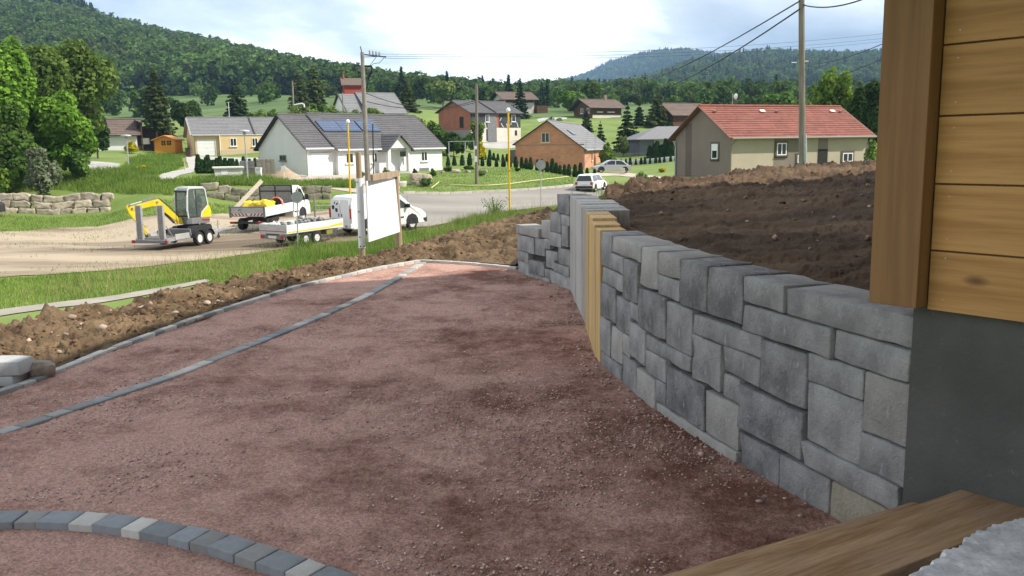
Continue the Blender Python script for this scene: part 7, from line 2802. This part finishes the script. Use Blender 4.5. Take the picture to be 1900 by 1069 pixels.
def block_stack(label, px, py0, wpx, rows, Y, m, n):
    a = at_y(px, py0, Y)
    z = gz(a.x, Y)
    t = thing('block_pallet', label, 'pallet', (a.x, Y, z), .3)
    W = wpx / FPX * Y
    MB().span((0, 0, -.2), (W, 1.0, .12)).build('pallet_base', M_POST, t)
    me = None
    rr = np.random.default_rng(int(px))
    for r in range(rows):
        for k in range(n):
            w = W / n
            if me is None:
                ob = MB().box((0, 0, 0), (w - .02, .95, .20)).build('block', m, t, bevel=.01)
                me = ob.data
            else:
                ob = bpy.data.objects.new('block', me)
                C.objects.link(ob)
                ob.parent = t
            ob.location = (w * (k + .5), .5 + rr.uniform(-.02, .02), .23 + r * .215)
    return t


block_stack('dark grey pallet of building blocks behind the street lamp', 446, 322, 26, 5, 79, M_GREYP, 3)
block_stack('pale grey pallet of hollow blocks at the white house gable', 477, 323, 33, 6, 78, M_CONC, 4)
a = at_y(528, 329, 76)
n = 26
V, rr = [], np.random.default_rng(3)
for i in range(14):
    r = i / 13
    for k in range(n):
        an = 2 * pi * k / n
        V.append((r * 1.55 * cos(an) * (1 + .12 * sin(3 * an)), r * 1.1 * sin(an), .98 * (1 - r) ** 1.15 * (1 + .06 * rr.normal()) - .06 * r))
Fc = [(i * n + k, i * n + (k + 1) % n, (i + 1) * n + (k + 1) % n, (i + 1) * n + k) for i in range(13) for k in range(n)]
o = np_mesh('sand_heap', np.array(V), np.array(Fc), mat('sand', (.33, .24, .17), (.42, .32, .23), rough=1, scale=3, bump=.4, bscale=12), smooth=True)
o.location = (a.x, 76, gz(a.x, 76))
tag(o, 'conical heap of brown sand before the white house gable', 'heap')
a, b = at_y(527, 331, 74), at_y(526.5, 309, 74)
t = thing('white_marker', 'white plate on a thin stake standing before the sand heap', 'marker', (a.x, 74, gz(a.x, 74)))
h = b.z - gz(a.x, 74)
MB().span((-.03, -.03, -.2), (.03, .03, h - .3)).build('stake', M_FRAME, t)
MB().span((-.19, -.05, h - .3), (.19, -.02, h + .04)).build('plate', M_FRAME, t)
rr = np.random.default_rng(12)
for k, px in enumerate((548, 556, 563)):
    V, Fc = stone_mesh(.7, .5, .28, .1, 40 + k, chip=.02)
    o = np_mesh('rubble_stone', V, Fc, M_ST[2], smooth=True)
    a = at_y(px, 326, 78 - k * .5)
    o.location = (a.x, a.y, gz(a.x, a.y) + .08)
    o.rotation_euler = (0, 0, k)
    tag(o, ('left', 'middle', 'right')[k] + ' one of three pale stones lying before the garage', 'stone', 'pale stones before the garage')

# ---- rough stone walls beyond the lot
M_BOULD = mat('wall_boulder', (.29, .245, .185), (.45, .39, .31), rough=.95, scale=1.4, detail=9, bump=.7, bscale=9, objrand=.2, bdist=.05)
M_BOULD2 = mat('wall_boulder_grey', (.19, .165, .125), (.32, .285, .225), rough=.95, scale=1.4, detail=9, bump=.7, bscale=9, objrand=.2, bdist=.05)


def boulder_wall(label, pix, Y0, Y1, hpx, rows, seed, m, wmin=.7, wmax=1.5):
    """pix: (x0, y of foot), (x1, y of foot)"""
    rr = np.random.default_rng(seed)
    a, b = at_y(pix[0][0], pix[0][1], Y0), at_y(pix[1][0], pix[1][1], Y1)
    d = Vector((b.x - a.x, b.y - a.y, 0))
    L = d.length
    d.normalize()
    n = Vector((d.y, -d.x, 0))
    H = hpx / FPX * (Y0 + Y1) / 2
    t = thing('boulder_wall', label, 'stone wall', (a.x, a.y, 0))
    for r in range(rows):
        x = -rr.uniform(0, .4)
        while x < L:
            w = rr.uniform(wmin, wmax)
            if x + w > L + .2:
                w = L + .2 - x
                if w < .35:
                    break
            hh = H / rows
            V, Fc = stone_mesh(w - .04, .55, hh * rr.uniform(.86, 1.10), .07, int(rr.integers(0, 9999)), chip=.025)
            V = V + (fbm(V[:, [0]] * 1.9 + x, V[:, [2]] * 1.9 + r, 3, 5) - .5) * np.array([.26, .14, .26])
            o = np_mesh('stone', V, Fc, m, t, smooth=True)
            p = d * (x + w / 2)
            zg = gz(a.x + p.x - n.x * -.5, a.y + p.y - .6)
            o.location = (p.x - n.x * -.0 + rr.uniform(-.04, .04) - n.x * .12 * r, p.y - n.y * .12 * r + rr.uniform(-.05, .05), zg + hh * (r + .5) - .06)
            o.rotation_euler = (rr.uniform(-.08, .08), rr.uniform(-.10, .10), atan2(d.y, d.x) + rr.uniform(-.08, .08))
            x += w
    return t


boulder_wall('long wall of pale rough boulders beyond the dirt lot at the left', ((2, 399), (206, 394)), 59.0, 60.5, 38, 3, 7, M_BOULD)
boulder_wall('grey wall of squared boulders behind the trucks, under tall grass', ((384, 381), (612, 378)), 64.0, 65.0, 28, 2, 8, M_BOULD2, .8, 1.5)
# dark vehicle end just visible at the left edge
a = at_y(-8, 398, 57)
t = thing('parked_vehicle', 'rear end of a dark vehicle cut by the left edge of the picture', 'car', (a.x - .9, 57, gz(a.x, 57)), 0)
MB().prism([(-3.6, .35), (-3.5, .9), (-2.6, 1.0), (-1.9, 1.5), (.4, 1.55), (.95, 1.0), (1.1, .85), (1.12, .35)], 'y', -.85, .85).build('body', M_BLACK, t, bevel=.08)
MB().prism([(.42, 1.50), (.93, 1.02), (.96, 1.03), (.46, 1.53)], 'y', -.7, .7).build('rear_window', mat('silver_glass', (.35, .40, .46), rough=.1, metal=.3), t)
MB().prism([(-1.75, 1.42), (.30, 1.47), (.70, 1.06), (-2.3, 1.02)], 'y', -.865, -.852).build('side_window', M_GLASS, t)
for x in (-2.8, .3):
    for y, o_ in ((-.78, -1), (.78, 1)):
        wheel(t, x, y, .31, .2, o_)

# ---- barrier frame beside the trailer
a = at_y(585, 408, 52)
t = thing('barrier_frame', 'thin grey tubular barrier frame between truck and van', 'barrier', (a.x, 52, gz(a.x, 52)), .05)
w_ = 48 / FPX * 52
h_ = 44 / FPX * 52
for x in (0, w_):
    MB().tube([(x, 0, -.1), (x, 0, h_)], .05, 8).build('upright', M_GREYP, t)
for z in (h_ - .5, h_ * .45):
    MB().tube([(.05, 0, z), (w_ - .05, 0, z)], .03, 8).build('rail', M_GALV, t)

# ---- garden before the white house
V, Fc = stone_mesh(2.0, 1.1, 1.15, .38, 61, chip=.05)
V = V + (fbm(V[:, [0]] * 1.6 + 3, V[:, [2]] * 1.6 + 1, 3, 9) - .5) * np.array([.35, .2, .35])
a = at_y(781, 347, 76)
o = np_mesh('boulder', V, Fc, M_BOULD, smooth=True)
o.location = (a.x, 76, gz(a.x, 76) + .45)
o.rotation_euler = (0, .12, .2)
tag(o, 'large pale boulder lying on the lawn before the white house porch', 'boulder')
t = thing('stone_trough', 'round pale stone trough at the left end of the lawn, behind the signboard', 'trough', (at_y(740, 346, 74).x, 74, gz(at_y(740, 346, 74).x, 74)))
MB().lathe([(.62, -.1), (.70, .30), (.66, .42), (.55, .42), (.50, .25), (.02, .22)], (0, 0, 0), 'z', 20).build('bowl', tint('trough_stone', (.46, .43, .37), (.56, .53, .46)), t)
rr = np.random.default_rng(8)
for k, (px, py, s_) in enumerate(((846, 321, .9), (868, 321, .6), (822, 328, .5), (898, 322, .7))):
    V, Fc = stone_mesh(s_, s_ * .7, s_ * .5, s_ * .16, 80 + k, chip=.03)
    a = at_y(px, py, 88)
    o = np_mesh('garden_stone', V, Fc, M_BOULD, smooth=True)
    o.location = (a.x, 88, gz(a.x, 88) + s_ * .15)
    o.rotation_euler = (0, .1, k)
    tag(o, ('pale garden stone left of the dark pole', 'small garden stone close beside the dark pole', 'garden stone nearest the white house', 'garden stone right of the dark pole')[k], 'stone')
for i, (px, py0, py1, w_, Y, k_, lab) in enumerate([
        (804, 330, 313, 13, 84, 'mid', 'small bush at the right corner of the white house'),
        (790, 346, 330, 30, 75, 'mid', 'low green bush growing against the pale boulder'),
        (769, 322, 312, 9, 85, 'dark', 'tiny bush beside the porch of the white house'),
        (832, 320, 306, 24, 90, 'mid', 'low rounded garden bush left of the dark pole'),
        (870, 318, 306, 22, 92, 'dark', 'dark low garden bush behind the dark pole'),
        (893, 330, 316, 16, 84, 'pale', 'pale green tuft on the lawn right of the dark pole'),
        (715, 330, 308, 22, 78, 'pale', 'loose leafy bush before the porch'),
        (671, 330, 314, 14, 77, 'pale', 'small potted bush behind the signboard'),
        (960, 323, 316, 12, 90, 'dark', 'tiny dark shrub on the lawn before the brick house'),
        (1190, 338, 318, 40, 62, 'mid', 'bush on the far edge of the soil bank before the lawn')]):
    tree('garden_bush', lab, px, py0, py1, w_, Y, k_, 600, .13, low=.0, cat='bush', lobes=8, seed=5000 + i)

# ---- kerb along the lawn
pts = [hit(*p) for p in ((748, 361), (830, 361.5), (860, 361), (920, 358), (980, 354.5), (1040, 349.5), (1062, 347))]
kt = thing('road_kerb', 'pale concrete kerb between the road and the lawn', 'kerb', (pts[0].x, pts[0].y, 0))
P2, S2, f2 = poly_sampler([(p.x, p.y) for p in pts])
s = 0
while s < S2[-1] - .2:
    a, b = f2(s), f2(min(s + 1.0, S2[-1]))
    m_ = (a + b) / 2
    ob = MB().box((0, 0, 0), (np.linalg.norm(b - a) - .03, .22, .30)).build('kerbstone', mat('kerb_concrete', (.46, .43, .37), (.56, .53, .46), rough=.95, scale=3, objrand=.1), kt)
    ob.location = (m_[0] - pts[0].x, m_[1] - pts[0].y, gz(*m_) + .06)
    ob.rotation_euler = (0, 0, atan2(b[1] - a[1], b[0] - a[0]))
    s += 1.0
# hose trailing over the lawn
Q = [hit(*p) for p in ((800, 352), (815, 340), (835, 345), (870, 347), (905, 347), (945, 344), (990, 338), (1055, 330))]
Q = [Vector((p.x, p.y, p.z + .09)) for p in Q]
o = MB().tube(Q, .05, 5).build('garden_hose', mat('hose_pale', (.55, .52, .25), rough=.6))
tag(o, 'pale yellow garden hose trailing across the lawn', 'hose')
# swing frame, white fence, bin
a = at_y(834, 312, 100)
t = thing('swing_frame', 'thin grey swing frame on the lawn left of the dark pole', 'swing', (a.x, 100, gz(a.x, 100)))
w_, h_ = 46 / FPX * 100, 40 / FPX * 100
for x in (0, w_ * .65, w_):
    MB().tube([(x, -.5, 0), (x, 0, h_), (x, .5, 0)], .035, 6).build('leg', M_GALV, t)
MB().tube([(0, 0, h_), (w_, 0, h_)], .04, 6).build('top_bar', M_GALV, t)
a, b = at_y(1144, 306, 119), at_y(1254, 309, 117)
t = thing('white_fence', 'low white fence of short boards behind the small thujas', 'fence', (a.x, a.y, gz(a.x, a.y)))
d = b - a
n = 26
for k in range(n):
    x, y = d.x * k / (n - 1), d.y * k / (n - 1)
    MB().span((x - .16, y - .03, gz(a.x + x, a.y + y) - t.location.z), (x + .16, y + .03, gz(a.x + x, a.y + y) - t.location.z + .62)).build('board', M_FRAME, t)
a = at_y(1167, 300, 125)
t = thing('lawn_fence', 'thin dark wire fence at the lawn before the grey blue bungalow', 'fence', (a.x, 125, gz(a.x, 125)))
for k in range(9):
    MB().tube([(k * 1.0 - 2, 0, -.1), (k * 1.0 - 2, 0, 1.1)], .03, 6).build('post', M_GREYP, t)
MB().tube([(-2, 0, 1.05), (6, 0, 1.05)], .02, 5).build('top_wire', M_GREYP, t)
a = at_y(351, 289, 108)
t = thing('wheelie_bin', 'brown wheelie bin at the corner of the yellow house', 'bin', (a.x, 108, gz(a.x, 108)))
MB().box((0, 0, .55), (.55, .55, 1.0), taper=(1.15, 1.15)).build('bin_body', mat('bin_brown', (.10, .06, .04), rough=.6), t)
MB().span((-.34, -.34, 1.06), (.34, .34, 1.14)).build('lid', M_BLACK, t)
a = at_y(1122, 325, 99)
o = MB().box((0, 0, .35), (.5, .4, .7)).build('letter_box', mat('cream_box', (.52, .48, .38), rough=.6), bevel=.03)
o.location = (at_y(1155, 322, 98).x, 98, gz(at_y(1155, 322, 98).x, 98))
tag(o, 'small cream letter box in front of the silver car', 'letter box')
# mast on the far mountain
a = at_y(1257, 101, 2950)
t = thing('radio_mast', 'tiny radio mast on the far blue mountain', 'mast', (a.x, 2950, a.z - 10))
b = at_y(1257, 89, 2950)
MB().tube([(0, 0, 0), (0, 0, b.z - a.z + 10)], [2.2, .7], 6).build('lattice', M_GREYP, t)

# ---------------------------------------------------------------- the air
hz = MB().span((-2400, -70, -60), (2600, 5200, 560)).build('haze', bpy.data.materials.new('haze_air'), kind='stuff')
hm = hz.data.materials[0]
hm.use_nodes = True
hm.node_tree.nodes.clear()
ho = hm.node_tree.nodes.new('ShaderNodeOutputMaterial')
hv = hm.node_tree.nodes.new('ShaderNodeVolumePrincipled')
hv.inputs['Color'].default_value = (.42, .66, 1.0, 1)
hv.inputs['Density'].default_value = .00016
hm.node_tree.links.new(hv.outputs[0], ho.inputs['Volume'])
